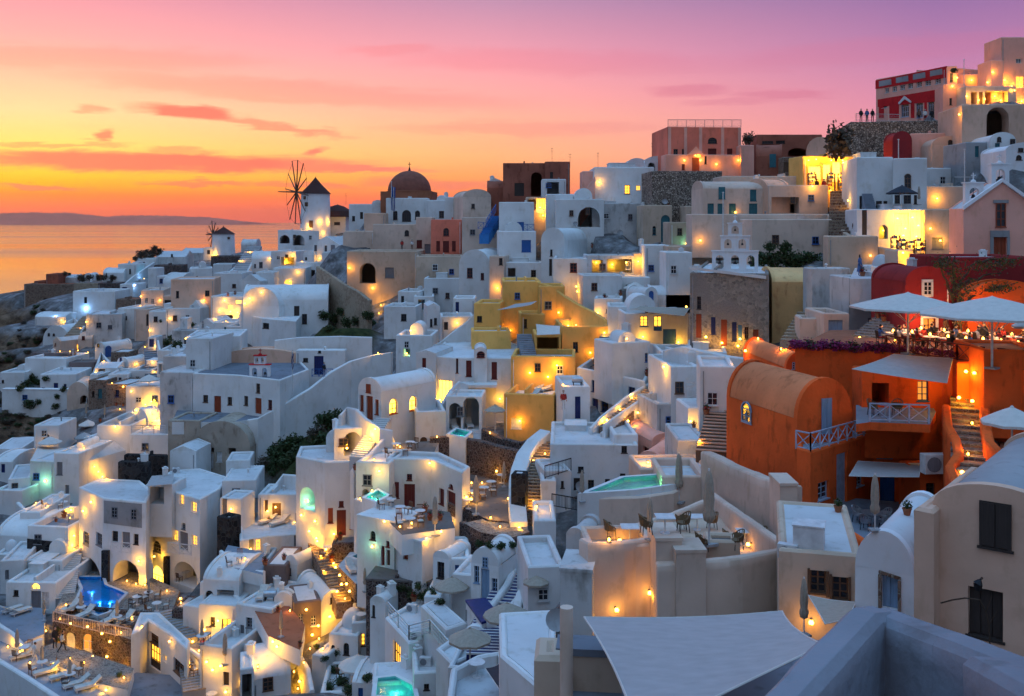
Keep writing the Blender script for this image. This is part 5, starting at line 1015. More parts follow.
Hh('pale white terrace block behind the navy door tower', 424, 460, 278, 312, 148, 0, d=7, op=''); Hh('small white tower with dark blue door in middle', 453, 475, 298, 330, 132, 0, d=5, par=.5, op='D 455.5 302 459 315.5 navy')
Hh('white block with lit corner below navy door tower', 441, 474, 316, 345, 126, 6, d=5, par=.5, op='D 444 322 448 330 dark'); wall('white swooping wall rising to ochre house', [(430, 347, 118), (440, 342, 118), (455, 330, 118.5), (466, 322, 119), (474, 314, 119)], 3.5, .4)
Hh('low white wall block with tiny green arch', 396, 432, 335, 362, 117, -3, d=6, par=.7, op='Oa 403 346 410 357 dark')
Hh('white wedge tower with slit windows above white roof', 427, 440, 303, 335, 131, 10, d=5, roof='gable', op='W 430 319 432.5 327 dark;W 434 318 437 325 dark')
# big white house with red shutters
block('big white house with red french doors and balcony', [(435, 356), (455, 357.5), (513, 358), (524, 346), (500, 339), (444, 341)], 104, 7.5, i0=1, par=.15, op='W 455.5 358.5 458.2 373 red;W 466 360.5 471.5 376.5 redX;D 475 361.5 487 383 red;W 491.5 362 497 379 redX;Oa 461 393 478.5 419 dark;D 438 380 452 405 whiteglow')  # glowing door pane stands in for the lamplight in the yellow niche
Hh('little white arched dormer over the red french doors', 474, 487, 347, 360, 103.2, 2, d=4, roof='vault', rise=6, op='Wam 477 351.5 484.5 357.5 red'); Hh('white left wing with one red window', 416, 436, 350, 386, 105, -14, d=6, roof='gable', rise=3, op='W 422 358 426 369 redX')
terrace('narrow white balcony slab under red french doors', [(463, 385), (497, 385), (497, 380), (463, 380)], 101.6, .3, 'white'); wall('white diagonal stair wall beside glowing yellow niche', [(433, 418, 98), (441, 405, 99), (450, 390, 100), (459, 381, 101), (468, 384, 101)], 3.5, .35)
Hh('white vaulted house with glowing arched windows', 358, 381, 377.5, 421, 93, -36, d=10, roof='vault', rise=13, side=436, op='W 366.6 384 371 392.6 rustX;W 359.8 395 363.6 410.6 rustX;D 366.2 396 372.8 420 rust;W 375 399.5 378.6 414.5 rustX;Wa 389.5 398.6 397.5 414 rustglow;Wa 409.5 396 417 410.6 rustglow')
Hh('small white house with arched brown door', 416, 446, 411, 452, 94, 10, d=6, par=.6, op='Da 420 437 427.3 449 brown'); Hh('white arcade room with deck chairs under big house', 446, 482, 396, 436, 97, -4, d=4, par=.3, op='Oa 449 403 461 430 dark;Oa 463 397 479 430 dark')
wall('white curved terrace wall left of vaulted house', [(340, 415, 92), (347, 407, 93), (357, 409, 91), (366, 418, 90), (380, 428, 88.5), (392, 430, 89)], 3.5, .35)
# ochre houses
O_ = dict(mat='ochre')
Hh('ochre upper block beside the shade sail', 503, 541, 281, 318, 122, 2, d=8, **O_); Hh('ochre left house with one square window', 474, 500, 303, 338, 118, -6, d=6, op='W 477 316 482 322 dark', **O_); Hh('ochre inner box with small brown window', 521, 545, 314, 340, 116, 4, d=5, op='W 524 319 527 328 brown', **O_)
Hh('tall ochre wall house behind the white sail', 539, 565, 286, 338, 118, 0, d=6, **O_); wall('long sweeping ochre wall curving down to right', [(538, 282, 119.5), (552, 286, 119), (565, 296, 117), (580, 305, 115), (595, 312, 113), (606, 320, 111), (611, 330, 110)], 6, .45, 'ochre')
Hh('ochre box house with narrow window and roof lights', 562, 611, 326, 362, 108, 3, d=8, par=.8, op='W 573 342 578 352 dark', **O_); Hh('ochre porch with benches under the white sail', 535, 561, 334, 358, 107, 2, d=5, op='O 537 337 559 355 dark', **O_)
Hh('ochre lower retaining wall with bright lamp', 511, 575, 356, 390, 101, -4, d=6, par=.6, **O_); Hh('ochre curved wall left of dark stair', 472, 511, 331, 352, 112, 4, d=4, par=.3, **O_); Hh('ochre bottom house with square shuttered window', 504, 554, 394, 436, 95.5, -12, d=8, par=.6, op='W 511 418 521.6 429 whiteX', **O_)
sail('white shade sail over the ochre porch', [(536, 324, 106), (537, 335, 104), (560, 334, 104), (560, 326, 108)], .02, 'white_canvas', edge=.03); sail('grey shade sail over upper ochre terrace', [(497, 310, 112), (515, 304, 117), (537, 301, 118), (530, 305, 112)], .02, 'canvas', edge=.02)
stairs('dark steps between the ochre walls', (529, 356, 104), (524, 334, 111), 1.6, 12, 'grey_blue', 'grey')
# white vault church with porch
Hh('long white vaulted chapel with ridge drains and arched window', 541, 564.5, 227.5, 283, 134, -20, d=12, roof='vault', rise=13, side=637, op='W 550 249.5 552.5 256 dark;D 549 259 552 276 dark;Wa 593 247 601 256 brown', name='chapel', cat='church')
Hh('small white cube with maroon square window', 553, 587, 258, 292, 124, -4, d=5, side=540, op='W 570 263 577 272.5 red'); Hh('shaded porch house with cream sails and plants', 587, 640, 255, 283, 124, 2, d=5, mat='old_white', par=.3, op='O 592 260 603 273 dark;O 607 259 632 273 dark'); Hh('white retaining wall below the shaded sail porch', 583, 622, 275, 304, 118, 4, d=5, par=.5)
Hh('glowing yellow wall beside pillar block', 634, 645, 253, 274, 124, 0, d=2, mat='sand', op=''); Hh('tall white pillar block with plant on top', 645, 669, 245, 292, 121, 0, d=5, par=.6); Hh('pale white house behind parasol terrace', 619, 650, 277, 304, 119, 0, d=5, par=.4); Hh('white wall block left of grey stone house', 666, 692, 252, 290, 112, 0, d=5, par=.5)
Hh('white round fronted house with narrow blue door', 645, 657.5, 287, 312, 111, 25, d=4, roof='vault', rise=7, op='Da 649 291 653 304 blue'); Hh('smooth white vault roof behind cream canopy', 650, 692, 286, 312, 112, 0, d=5, roof='vaultu', rise=9); Hh('white courtyard house with blue gate and lit windows', 625, 690, 313, 346, 103, 2, d=7, par=.3, op='W 640 316 648 326.5 bluelit;D 653.6 316 662 331 bluelit;D 663 329 676 344 blue')
sail('long cream canopy over the lit blue courtyard', [(629, 309, 99), (640, 306, 105), (690, 308, 104), (684, 316, 99)], .02, 'beige_canvas', edge=.02); Hh('white step house with little blue door', 608, 630, 306, 338, 108, -4, d=5, par=.5, op='D 622.6 313 628 323 blue'); Hh('low rounded white wall house by small blue shutters', 594, 622, 298, 320, 114, -8, d=4, par=.6, op='W 606 309 609 313 blue')
stairs('stone stair lane between ochre wall and courtyard', (607, 345, 105), (617, 322, 112), 2.2, 8, 'grey', 'roof_grey'); wall('white lane parapet with lamp below courtyard', [(622, 346, 101), (635, 340, 101.5), (650, 343, 100), (665, 346, 98), (688, 352, 93)], 1.2, .3); Hh('white corner house right of brown roof with yellow glow', 662, 700, 352, 392, 92, 0, d=6, par=.5, op='W 645 352 650 362 dark')
# brown roof house with navy windows
block('white house with brown flat roof and navy windows', [(577, 367), (645, 381), (655, 362), (640, 346), (612, 344)], 92, 6.2, i0=1, par=.7, top='brown_roof', op='W 591.6 380.5 598 392 navy;W 628 387 635 398 navy;D 592 398.5 598 420 navyX;W 601 399.5 608.4 412 navy')
Hh('white lookout block rising behind the brown roof', 612, 650, 342, 372, 95, 20, d=4, par=.2, op='W 645 353 649.5 362 blue'); Hh('white box house with slim navy door', 563, 590, 386, 428, 90, 4, d=5, par=.4, side=555, op='D 575 396.5 580.6 419 navyX;W 562 396 564 411 brown')
stairs('yellow lit stair behind white wall', (606, 428, 85), (651, 389, 92), 1.4, 18, 'brown_stone', 'sand'); wall('white stair wall with yellow glow rising to right', [(590, 428, 85), (600, 417, 86), (625, 397, 89.5), (652, 381, 93.5)], 2.0, .3)
wall('white angled parapet along the pale turquoise roof', [(604, 424, 83.5), (627, 408, 87), (655, 389, 91)], .5, .25, drop=3); block('pale turquoise sloping roof terrace block', [(600, 432), (638, 428), (662, 398), (655, 391), (627, 410)], 84, 3, i0=0, par=.1)
Hh('white building with satellite dish and dark windows', 550, 638, 444, 492, 80, -3, d=9, par=.3, op='W 621.5 446 627 453 dark;W 578 466.6 583.6 472.5 dark;W 620 473.5 625.4 477.8 dark;D 573.7 478 580 491 dark;W 588 480 594 490 dark;W 605 479 610 483 dark'); Hh('upper white box on the dish building', 614, 638, 434, 460, 81, 2, d=6, par=.3)
Hh('white sloping roof block with dish', 552, 600, 438, 452, 84, -4, d=5, par=.3); Hh('pinkish vault with two small red windows', 652, 676, 433, 458, 82, 15, d=6, mat='rose', roof='vault', rise=8, op='W 662 441 666 448 red;W 643 447 649 454 red'); Hh('low vault with bright lamp and red niche', 638, 661, 451, 482, 76, -25, d=7, mat='rose', roof='vault', rise=9, side=681, op='D 647.5 469 656 480 red')
wall('white curving stair wall with black stone inset', [(545, 430, 86), (533, 440, 85), (524, 453, 83), (519, 468, 81), (517, 480, 79), (517, 500, 77), (519, 522, 75)], 2.4, 1.3); stairs('curved lit steps beside white curving wall', (537, 512, 77), (540, 478, 80), 2.4, 10, 'brown_stone', 'tan_stone'); stairs('upper lit steps reaching the navy window house', (540, 478, 80), (552, 438, 86), 2.2, 14, 'brown_stone', 'tan_stone')
Hh('dark stone inset face on the white curving wall', 511, 525, 474, 490, 76.5, -12, d=1.2, mat='black_stone', par=.05, ground=False, name='stone_panel', cat='wall'); Hh('white stair landing house with iron balcony', 545, 571, 470, 506, 78, 10, d=4, par=.2, op='W 561 481 564 488 dark'); Hh('white wedge wall left of iron balcony', 541, 556, 480, 512, 77, 0, d=3, par=.2)
Hh('white swooping big house with rounded parapets', 688, 727, 352, 410, 86, -10, d=9, par=.3); wall('long bright white wall below the stone house', [(665, 350, 90), (683, 346, 88), (700, 350, 86), (730, 356, 84), (760, 360, 81), (788, 366, 78)], 6, .5); Hh('white blocky house behind the glass rails', 671, 700, 366, 420, 84, 6, d=8, par=.4); Hh('white wall mass left of the orange vault', 700, 735, 366, 452, 74, -8, d=6, par=.3)
Hh('cream rounded stub walls below turquoise roof', 657, 690, 403, 440, 84, 12, d=5, mat='old_white', par=.6, op=''); stairs('slatted wooden steps beside the orange house', (712, 452, 68), (725, 400, 76), 2.2, 16, 'brown_wood', 'tan'); Hh('pale roof box with plants beside glass rail', 688, 718, 407, 432, 78, 4, d=4, par=.1); Hh('low white mass under the wooden steps', 678, 708, 440, 486, 70, 0, d=6, par=.2, mat='old_white')
# green pool deck
block('grey cream pool building with overflowing green pool', [(581, 498), (640, 497), (674, 492), (686, 486), (668, 474), (622, 476)], 60, 3.6, 'cream', i0=0, par=.02, top='white_paving'); pool('green lit roof pool between closed parasols', [(588, 497), (634, 494), (672, 488.5), (665, 479), (624, 482)], 60.2, (.25, 1, .35), 24, lights=[(606, 493), (636, 487), (655, 484)], h=.35)
Hh('cream ledge house behind the parasol terrace', 662, 708, 476, 510, 62, 0, d=5, mat='cream', par=.5, op=''); Hh('long cream bench wall behind green pool', 640, 712, 468, 492, 66, 4, d=4, mat='cream', par=.2)
# parasol terrace
ZT = -16.4
terrace('cream terrace with closed parasols and square tables', [(585, 570), (658, 566), (782, 556), (790, 535), (760, 512), (600, 530)], 47, 3, 'sand', side='cream', z=ZT)
wall('cream parapet front of the parasol terrace', [(583, 538, 45), (590, 542, 44), (622, 541, 44.5), (657, 537, 45.5)], 4.6, .4, 'cream'); wall('cream parapet right front of the parasol terrace', [(656, 563, 43), (700, 560, 43), (740, 556, 43.5), (780, 549, 44.5), (787, 535, 47)], 3.6, .45, 'cream')
wall('cream parapet corner piece by the terrace steps', [(657, 540, 46), (667, 550, 45), (680, 558, 44)], 3.6, .5, 'cream'); wall('long diagonal cream wall behind parasol terrace', [(585, 522, 54), (625, 545, 49), (630, 546, 49)], 1.2, .3, 'cream'); wall('diagonal bench wall rising behind closed parasols', [(628, 527, 53), (672, 513, 55), (706, 499, 58), (716, 494, 59)], 2.2, .35, 'cream')
wall('tall cream wall between terrace and orange house', [(706, 451, 62), (716, 455, 60), (735, 465, 57), (765, 477, 53), (785, 483, 51), (797, 486, 50)], 5.5, .7, 'cream'); Hh('end pillar of the tall cream wall', 780, 797.5, 486, 560, 49, 0, d=2, mat='cream', par=0, top='cream')
wall('cream side wall right of the terrace tables', [(712, 492, 58), (730, 505, 54), (756, 523, 50), (780, 540, 47)], 1.5, .4, 'cream')
Hh('organic cream buttress wall left of the terrace', 566, 585, 528, 600, 47, -22, d=2.5, mat='old_white', roof='vault', rise=8); Hh('cream buttress foot under the terrace corner', 560, 592, 572, 625, 43, -10, d=2.5, mat='old_white', par=0, top='old_white'); Hh('cream terrace underwall with small lamp', 588, 657, 545, 640, 44.6, 4, d=3, mat='cream', par=.6, top='sand')
Hh('lower cream room with two brown framed windows', 779, 862, 552, 640, 38, -14, d=7, mat='sand', par=.1, op='W 810 570.5 826 593 brown;W 832 577 848.5 600 brown')
sail('huge grey shade sail in the foreground', [(584, 617, 19.5), (782, 611, 22), (824, 645, 15), (640, 735, 11)], .03, 'canvas', edge=.055, poles=[(566.5, 607, 720, 18, .12)]); sail('small tan shade sail beside brown framed windows', [(808, 595, 35), (856, 602, 34), (850, 618, 31), (825, 624, 31)], .03, 'beige_canvas', edge=.06)
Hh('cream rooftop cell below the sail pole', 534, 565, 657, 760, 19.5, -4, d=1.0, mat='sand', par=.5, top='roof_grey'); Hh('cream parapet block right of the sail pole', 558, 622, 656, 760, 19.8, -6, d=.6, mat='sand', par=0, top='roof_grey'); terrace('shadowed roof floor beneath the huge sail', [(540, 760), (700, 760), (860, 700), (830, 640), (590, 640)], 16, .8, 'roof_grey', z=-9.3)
block('large white roof house left of sail pole', [(499, 612), (557, 609), (556, 650), (541, 690), (517, 669), (500, 655)], 36, 5, i0=3, par=.06)

Hh('cream stepped block between terrace parapets', 656, 682, 541, 622, 43.2, 2, d=2.2, mat='cream', par=0, top='cream'); Hh('lower cream step block by the terrace corner', 676, 706, 553, 622, 42.6, 2, d=1.6, mat='cream', par=0, top='cream'); Hh('cream planter ledge on the parasol terrace', 706, 740, 541, 556, 46, -6, d=1.4, mat='sand', par=.2, top='paving', ground=False)
# ================================================================ LOWER CENTRE
block('white pool tower with red door and green niche', [(296, 456), (325, 462), (357, 461), (366, 451), (340, 444), (300, 446)], 88, 8, i0=1, par=.3, op='W 339 501 343.6 507 redX;W 328 508 333 523 rustX;D 336.7 510 346 536 red;W 350 512.6 355 529 rustX;Oa 300 487 315 510 dark', skirt=5)
Hh('peach lit arched alcove above the pool tower', 334, 366, 428, 458, 90, 8, d=4, roof='flat', par=.2, op='Oa 344 432 361 455.5 dark'); Hh('rounded white mound left of peach alcove', 326, 342, 430, 450, 93, 0, d=4, roof='vault', rise=9)
stairs('glowing white staircase up to vaulted house', (357, 458, 87), (384, 418, 92), 1.5, 20, 'white_paving', 'white'); wall('white stair wall right of the glowing staircase', [(352, 470, 84), (366, 458, 86), (380, 442, 88), (390, 430, 90), (394, 440, 90)], 3, .35)
block('white long house with red doors and rounded roofline', [(386, 458), (431, 459), (462, 472), (470, 466), (440, 452), (395, 450)], 84, 5.4, i0=0, par=.35, op='W 391 482 399 498 redX;W 406.7 474 412 480.5 red;D 404 484 415 509 red;W 439 488.5 444 504.6 redX;Wa 449 484 453 488.5 red;D 447 491.5 455.4 516 red')
Hh('white house in green light beside small pool', 356, 389, 462, 505, 83, -12, d=5, par=.3, op='Oa 362 489 369 496 dark'); pool('small green lit pool beside white wall', [(366, 501), (376, 504.5), (387, 499), (378, 494)], 80, (.1, 1, .55), 20)
terrace('dark terrace with round tables before red doors', [(376, 509), (402, 535), (455, 528), (450, 512), (400, 505)], 79, 1.5, 'paving'); wall('white curved outer wall with small windows', [(356, 498, 82), (375, 504, 80), (394, 516, 77), (408, 532, 75), (421, 547, 73)], 4.5, .4)
Hh('white lower storey with arch window and slit openings', 357, 398, 520, 572, 76, -30, d=3, par=0, top='white', op='Wa 370 531 375.5 540 dark;W 386 541 389.5 547 red;D 381 546 384.5 566 red;D 386.5 550 390 566 brown'); Hh('white front with climbing vine and red shutters', 398, 422, 540, 576, 73, -36, d=3, par=0, top='white', op='D 403 549 408 560 rust')
wall('long lava stone retaining wall in the centre', [(430, 437, 92), (452, 436, 92), (480, 440, 90), (505, 447, 88), (530, 452, 86)], 4.5, .7, 'lava'); wall('lower lava stone wall below tables', [(448, 502, 82), (462, 507, 80), (480, 513, 79), (487, 520, 78)], 2.6, .6, 'lava'); wall('curved lava stone wall around lantern terrace', [(463, 521, 77), (475, 528, 75), (490, 533, 74), (506, 537, 73), (524, 536, 73)], 2.0, .6, 'lava')
terrace('brown stone terrace with tables and folded parasols', [(448, 503), (465, 508), (488, 520), (518, 522), (512, 470), (470, 472)], 81, 1.5, 'paving', side='lava'); terrace('stone lantern landing above the blue stairs', [(464, 523), (480, 532), (510, 538), (530, 532), (520, 518), (486, 518)], 76, 1.5, 'cobble', side='lava')
terrace('terrace with deck chairs and pool by arcade', [(446, 442), (480, 442), (482, 428), (446, 430)], 93, 1.4, 'white_paving'); pool('tiny turquoise pool in front of the arcade', [(450, 437), (464, 440), (470, 435), (457, 432)], 92, (.1, 1, .6), 11); wall('dark stone wall with orange benches', [(484, 428, 93), (500, 437, 91), (520, 442, 89), (536, 437, 89)], 3, .6, 'lava')
terrace('dark dining terrace beside small arched door', [(388, 452), (432, 457), (440, 440), (395, 444)], 88, 1, 'paving')
# vaults at the blue stairs
Hh('small white vault with one tall window', 433, 449, 551, 580, 71, -28, d=6, roof='vault', rise=7, side=471, op='W 437 562 444.3 578.5 dark'); Hh('white vault with pale blue door by navy steps', 471, 498.6, 547.5, 605, 66, -24, d=8, roof='vault', rise=17, side=518, op='W 483 557 488 567 lb;W 474 566 479 583 lb;D 481 569 489.4 602.6 lb;W 491.7 578.5 498.6 593.5 lb')
stairs('navy blue steps with white edges upper flight', (504, 603, 64), (528, 545, 73), 2.4, 20, 'navy', 'white'); wall('white wavy wall right of the navy steps', [(517, 608, 62), (520, 592, 64), (530, 577, 67), (536, 560, 70), (540, 545, 73)], 1.6, .5); wall('white wall left of the navy steps', [(480, 622, 61), (488, 608, 63), (499, 594, 64.5), (507, 582, 66), (516, 562, 69), (514, 546, 72)], 1.6, .4)
stairs('navy blue steps with white edges lower flight', (489, 654, 57), (496, 614, 62), 2.6, 14, 'navy', 'white'); block('white angular wall block right of navy steps', [(505, 608), (521, 612), (540, 600), (524, 584)], 62, 3, par=.9); block('navy tiled courtyard floor by blue doors', [(466, 602), (482, 624), (500, 618), (485, 600)], 63.5, .8, par=0, top='navy', name='courtyard', cat='courtyard')
Hh('white wall house behind tan parasol', 452, 474, 574, 612, 67, -15, d=4, par=.3, op=''); Hh('white steps house left of curving stair top', 534, 556, 520, 562, 70, 0, d=5, par=.3); Hh('white landing block under the cream buttress', 528, 565, 566, 625, 60, 6, d=6, par=.4, top='roof')
block('white flat roofed house with lit doors and roof equipment', [(385, 617), (409, 643), (429, 637), (447, 658), (455, 664), (500, 645), (468, 612), (425, 594)], 65, 5.2, par=.25, i0=1, op='D 393 643 400.5 676 darklit;D 430 652 435 688 darklit;W 444.6 677 449.5 688 dark'); block('pale stair bulkhead on the flat roof', [(421, 605), (446, 629), (467, 622), (438, 597)], 66, 1.6, par=.02, name='roof_hatch', cat='roof hatch', foot=False)
Hh('white parapet house in front of round breakfast table', 448, 500, 668, 720, 57, -8, d=6, par=.8, op='W 444.6 677 449 688 dark'); sail('dark blue shade sail beside breakfast terrace', [(485, 668, 47), (505, 658, 50), (536, 700, 40), (500, 690, 42)], .04, 'dark_canvas', edge=.08)
Hh('white curved pool house with turquoise pool', 372, 418, 682, 720, 63, 6, d=3, par=.1); pool('glowing green pool at the bottom edge', [(376, 700), (415, 704), (412, 690), (395, 681), (378, 683)], 61, (.1, 1, .55), 27, lights=[(396, 689)], h=.35)
Hh('white and pink arch tower beside stone slope', 370, 385, 596, 652, 71, -20, d=5, roof='vault', rise=6, op='Wa 372 605 375 617 dark', side=398, mat='white'); Hh('small round domed white house with brown ring', 329, 358, 620, 664, 75, -10, d=5, roof='dome', rise=14, op='Wa 331 645 335 655 dark;Wa 343.5 643 349 655 dark'); Hh('white wing with yellow window right of domed house', 352, 372, 622, 662, 75.5, 8, d=4, par=.4, op='W 358 634 365 646 darklit')
wall('brown stone wall sweeping below the pool terrace', [(352, 592, 80), (368, 578, 80), (385, 566, 79), (398, 556, 78), (412, 552, 77), (420, 560, 76)], 5, .7, 'lava'); Hh('brown stone slope block under tan parasol', 366, 436, 582, 625, 73, -8, d=5, mat='lava', par=0, top='paving', name='retaining_wall', cat='wall')
pool('green lit pool beside lava stone wall', [(352, 560), (366, 566), (378, 561), (364, 555)], 81, (.1, 1, .55), 22); terrace('grey pool deck with folded parasol', [(338, 566), (356, 584), (382, 574), (372, 552), (350, 552)], 81, 1.4, 'white_paving', side='lava'); Hh('lava stone block house with grey roof by green pool', 332, 364, 543, 565, 86, 4, d=5, mat='lava', par=.2, top='roof_grey')
# stairs lane with lamps
stairs('lamp lit lane steps upper part', (330, 560, 86), (308, 518, 95), 2.2, 16, 'brown_stone', 'tan_stone'); stairs('lamp lit lane steps lower part', (350, 602, 80), (330, 560, 86), 2.2, 14, 'brown_stone', 'tan_stone'); wall('lava wall beside the lamp lit lane', [(298, 512, 98), (312, 520, 95), (325, 535, 91), (333, 548, 88)], 2.2, .5, 'lava')
# big white terrace block
block('white terrace block with grey door and sun beds', [(240, 540), (265, 536), (306, 533), (312, 520), (290, 512), (252, 508), (238, 517)], 92, 5, par=.5, i0=1, op='W 256 539.5 261 550.6 whitelit;D 249 536 254 552 grey;D 294 535 303 551 greyX'); wall('white sloping wall rising to sun bed terrace', [(262, 497, 98), (275, 485, 100), (283, 474, 101), (297, 475, 100), (306, 485, 98)], 3, .35)
Hh('white backed lounge nook with dark wood walls', 258, 300, 494, 520, 98, 0, d=4, par=.2, op='D 262 500 268 512 brown;D 272 503 281 516 brown')
wall('white curved balcony with little tables', [(221, 550, 90), (232, 560, 87), (245, 569, 85), (264, 571, 84)], 2.8, .35); terrace('curved balcony floor with round table', [(222, 556), (234, 568), (263, 575), (264, 552), (228, 545)], 88, 1, 'grey_blue')
Hh('dark red wooden block below flower pot', 264, 286, 565, 604, 85, -4, d=5, mat='brown_roof', par=.1, top='white', op=''); Hh('white column slice left of dark red block', 253, 264, 566, 592, 86, 0, d=5, mat='old_white')
Hh('white vault with small window near lamp lit lane', 285, 297, 555, 582, 86, -28, d=8, roof='vault', rise=9, side=326, op='W 288.5 568 291 575 dark'); Hh('smooth white barrel vault beside lane lamps', 320.6, 345, 590, 628, 81, 32, d=8, roof='vault', rise=15, side=296, op='W 330 597 336 603 dark')
Hh('dark red cabin with white roof and two windows', 294, 321, 601, 640, 80, 18, d=4, mat='brown_roof', par=.05, top='roof', op='W 299 614 303 623 white;W 311 616 316 626 white'); Hh('rounded white wall by the red courtyard', 274, 292, 592, 622, 81, -5, d=1, roof='vault', rise=8); terrace('terracotta courtyard with folded parasol', [(252, 606), (268, 636), (300, 650), (305, 625), (286, 602)], 81, 1.2, 'terracotta')
Hh('white house with diagonal roofline and grey windows', 236, 272, 606, 646, 80, -20, d=6, par=.2, op='W 246 617.6 252 628 grey;D 240 625 244 640 grey;D 246 629 252 646 white'); wall('white sloping parapet along the terracotta courtyard', [(235, 594, 84), (250, 607, 82), (262, 617, 80), (276, 629, 78), (276, 640, 77)], 3, .35)
Hh('white vault with arch window and slatted awning', 203, 239, 568, 628, 84, -8, d=6, roof='vaultu', rise=12, op='Wa 205.6 590.5 213 598 dark;O 217 590 234 610 dark;D 222 620 226 640 lit;'); Hh('white lower room with warm lamp on wall', 199, 236, 604, 650, 82, -8, d=3, par=.1, op='D 221.5 619 231 640 brownlit;W 210 617 215 626 dark')
Hh('white vault house with lit porch at bottom', 252, 291, 660, 720, 73, 22, d=9, roof='vaultu', rise=17, side=243, op='W 262.6 677 273 690.5 brown', top='roof'); Hh('white porch frame glowing at the bottom', 240, 254, 668, 712, 72, 15, d=3, par=.1, op='O 242 674 252 705 white'); Hh('white cube house left of bottom vault porch', 200, 232, 646, 700, 76, -16, d=5, par=.9, op='D 223 672 229 686 dark;W 226 673 229 678 lit')
wall('white curving garden wall by warm courtyard', [(200, 660, 78), (215, 650, 79), (228, 640, 80), (236, 626, 81)], 2.4, .35); wall('white wall right of dark garden', [(300, 655, 76), (308, 668, 74), (312, 690, 71)], 2, .35); Hh('white garden hut beside black plants', 312, 326, 655, 690, 74, -20, d=3, par=.1)
# hotel left
block('white hotel left wing with grey upper storey windows', [(79, 487), (103, 498), (146, 502), (153, 490), (140, 480), (100, 478)], 96, 9.5, par=.12, i0=1, op='W 83 532 89 545 grey;W 96 533 102 546 grey;Wm 112 507 118 517.5 grey;Wm 131.5 509 137 519.5 grey;W 112 531 118 541.5 dark;D 122 532 130 548 grey;W 133.5 534 138.5 544.5 dark;Oa 79 558 102 596 dark;Oa 113 560 139 585 dark', skirt=1)
block('white hotel right wing with yellow lit windows', [(146, 484), (200, 499), (220, 488), (229, 477), (200, 468), (172, 470)], 95, 10.5, par=.12, i0=1, op='W 179.5 494 184 505 whitelit;W 191 502 196.5 512.5 whitelit;W 149 515 153.5 524 greylit;W 160 518 165 529 dark;W 181.5 523 185.5 529.5 grey;W 172.5 530 178 541.5 whitelit;D 179.5 532 188 550 grey;W 191.5 535.5 197 546 whitelit;Wa 152.5 541 161 552 grey;Da 150.5 566 164 596 darkglow;Oa 174 562 197 586 dark', skirt=1)
HOT = HOUSES[-1][2]
Hh('balcony room glowing yellow under pergola', 148, 172, 484, 506, 97, -8, d=3, par=.1, op='O 150 487 164 504 dark;D 152 489 162 503 whitelit'); sail('slatted grey pergola roof on the white hotel', [(146, 486, 95.5), (152, 476, 99), (174, 474, 99.5), (172, 484, 96)], .01, 'canvas', edge=0, name='pergola_roof')
Hh('white block with dark arched porch beside hotel', 222, 256, 480, 515, 99, 6, d=6, par=.1, op='Oa 230.5 494 253 513 dark'); Hh('black balcony block on the hotel corner', 217, 229, 517, 540, 92, -30, d=1.5, mat='black_stone', par=.3); Hh('white wall room behind black balcony', 220, 241, 498, 548, 95, -10, d=3, par=.2, op='D 222 498 227 517 grey;D 228 520 233 532 grey')
Hh('ruined peeling vault house with black openings', 192, 250, 421, 473, 111, -4, d=8, mat='peel', roof='vault', rise=26, name='ruined_house', cat='ruin', op='O 204 444 214 452.5 dark;O 228.6 441 236 454.5 dark;D 205 454 213.5 469 white;W 216.5 452 222 462 whiteX'); Hh('peeling plaster retaining wall left of the ruin', 168, 200, 420, 472, 112, -6, d=5, mat='peel', par=.3); Hh('white shed with air vent below ruined vault', 170, 196, 446, 480, 107, -6, d=4, par=.1, roof='gable', rise=5, op='W 174 467 180 474 dark')
Hh('white box on hotel roof with small chimney', 226, 250, 460, 494, 104, 8, d=4, par=.2); Hh('black stone wall above the hotel roof', 118, 148, 462, 482, 103, -8, d=.7, mat='black_stone', par=.1, top='black_stone', name='stone_wall', cat='wall'); Hh('black stone upper step wall behind hotel', 124, 165, 455, 468, 107, -6, d=.7, mat='black_stone', par=.1, top='black_stone', name='stone_wall', cat='wall')
# church with belfry
r = block('white church with rust doors and grey roof', [(193, 373), (239, 375), (280, 380), (309, 369), (300, 360), (262, 358), (212, 362)], 117, 4.8, par=.12, i0=1, top='roof_grey', name='church', cat='church', op='W 203 395 208 402.5 brown;D 214 396 221 413 rust;W 227.5 397 232 405 brown;W 244 396 248 405.5 brown;D 255 398 261.5 414 rust;W 256 383.5 260 393 brown;W 268 400 272 409.5 red')
arcade_bell('white belfry with red cornices on the church roof', 259.5, 380.5, 116.5, 2.4, [(2, 2.4, 1.8), (2, 1.3, .95)], -4, 'bright', 'rust_trim' if 'rust_trim' in MATS else 'red'); Hh('tan curved rear wall of the church', 211, 310, 349, 372, 128, 0, d=3, mat='tan', roof='vault', rise=14)
terrace('grey paved churchyard below rust doors', [(172, 422), (232, 422), (262, 418), (245, 410), (178, 408)], 112, 1.4, 'roof_grey'); Hh('broad white retaining wall left of church', 186, 212, 338, 400, 122, -6, d=7, par=.2); Hh('white block with sloping roof above retaining wall', 186, 240, 336, 362, 128, 8, d=8, par=.2, top='roof'); Hh('old white lower wall left of churchyard', 160, 194, 372, 425, 119, -8, d=6, mat='old_white', par=.1, side=None)
wall('long white curving wall from church up right', [(232, 422, 114), (258, 418, 113), (285, 403, 115), (310, 388, 117), (330, 372, 119), (350, 361, 121), (372, 355, 122), (392, 352, 121)], 5.5, .5); wall('tall white wall with navy door and railing', [(275, 340, 130), (300, 337, 130), (340, 336, 130), (372, 337, 130)], 7.5, .5)
Hh('navy door house part of tall white wall', 296, 345, 350, 378, 127.5, 0, d=1.5, par=.05, top='white', op='D 314 356 323.5 375 navyX;W 318 349 321 353 dark;W 303 358 308 362 dark')
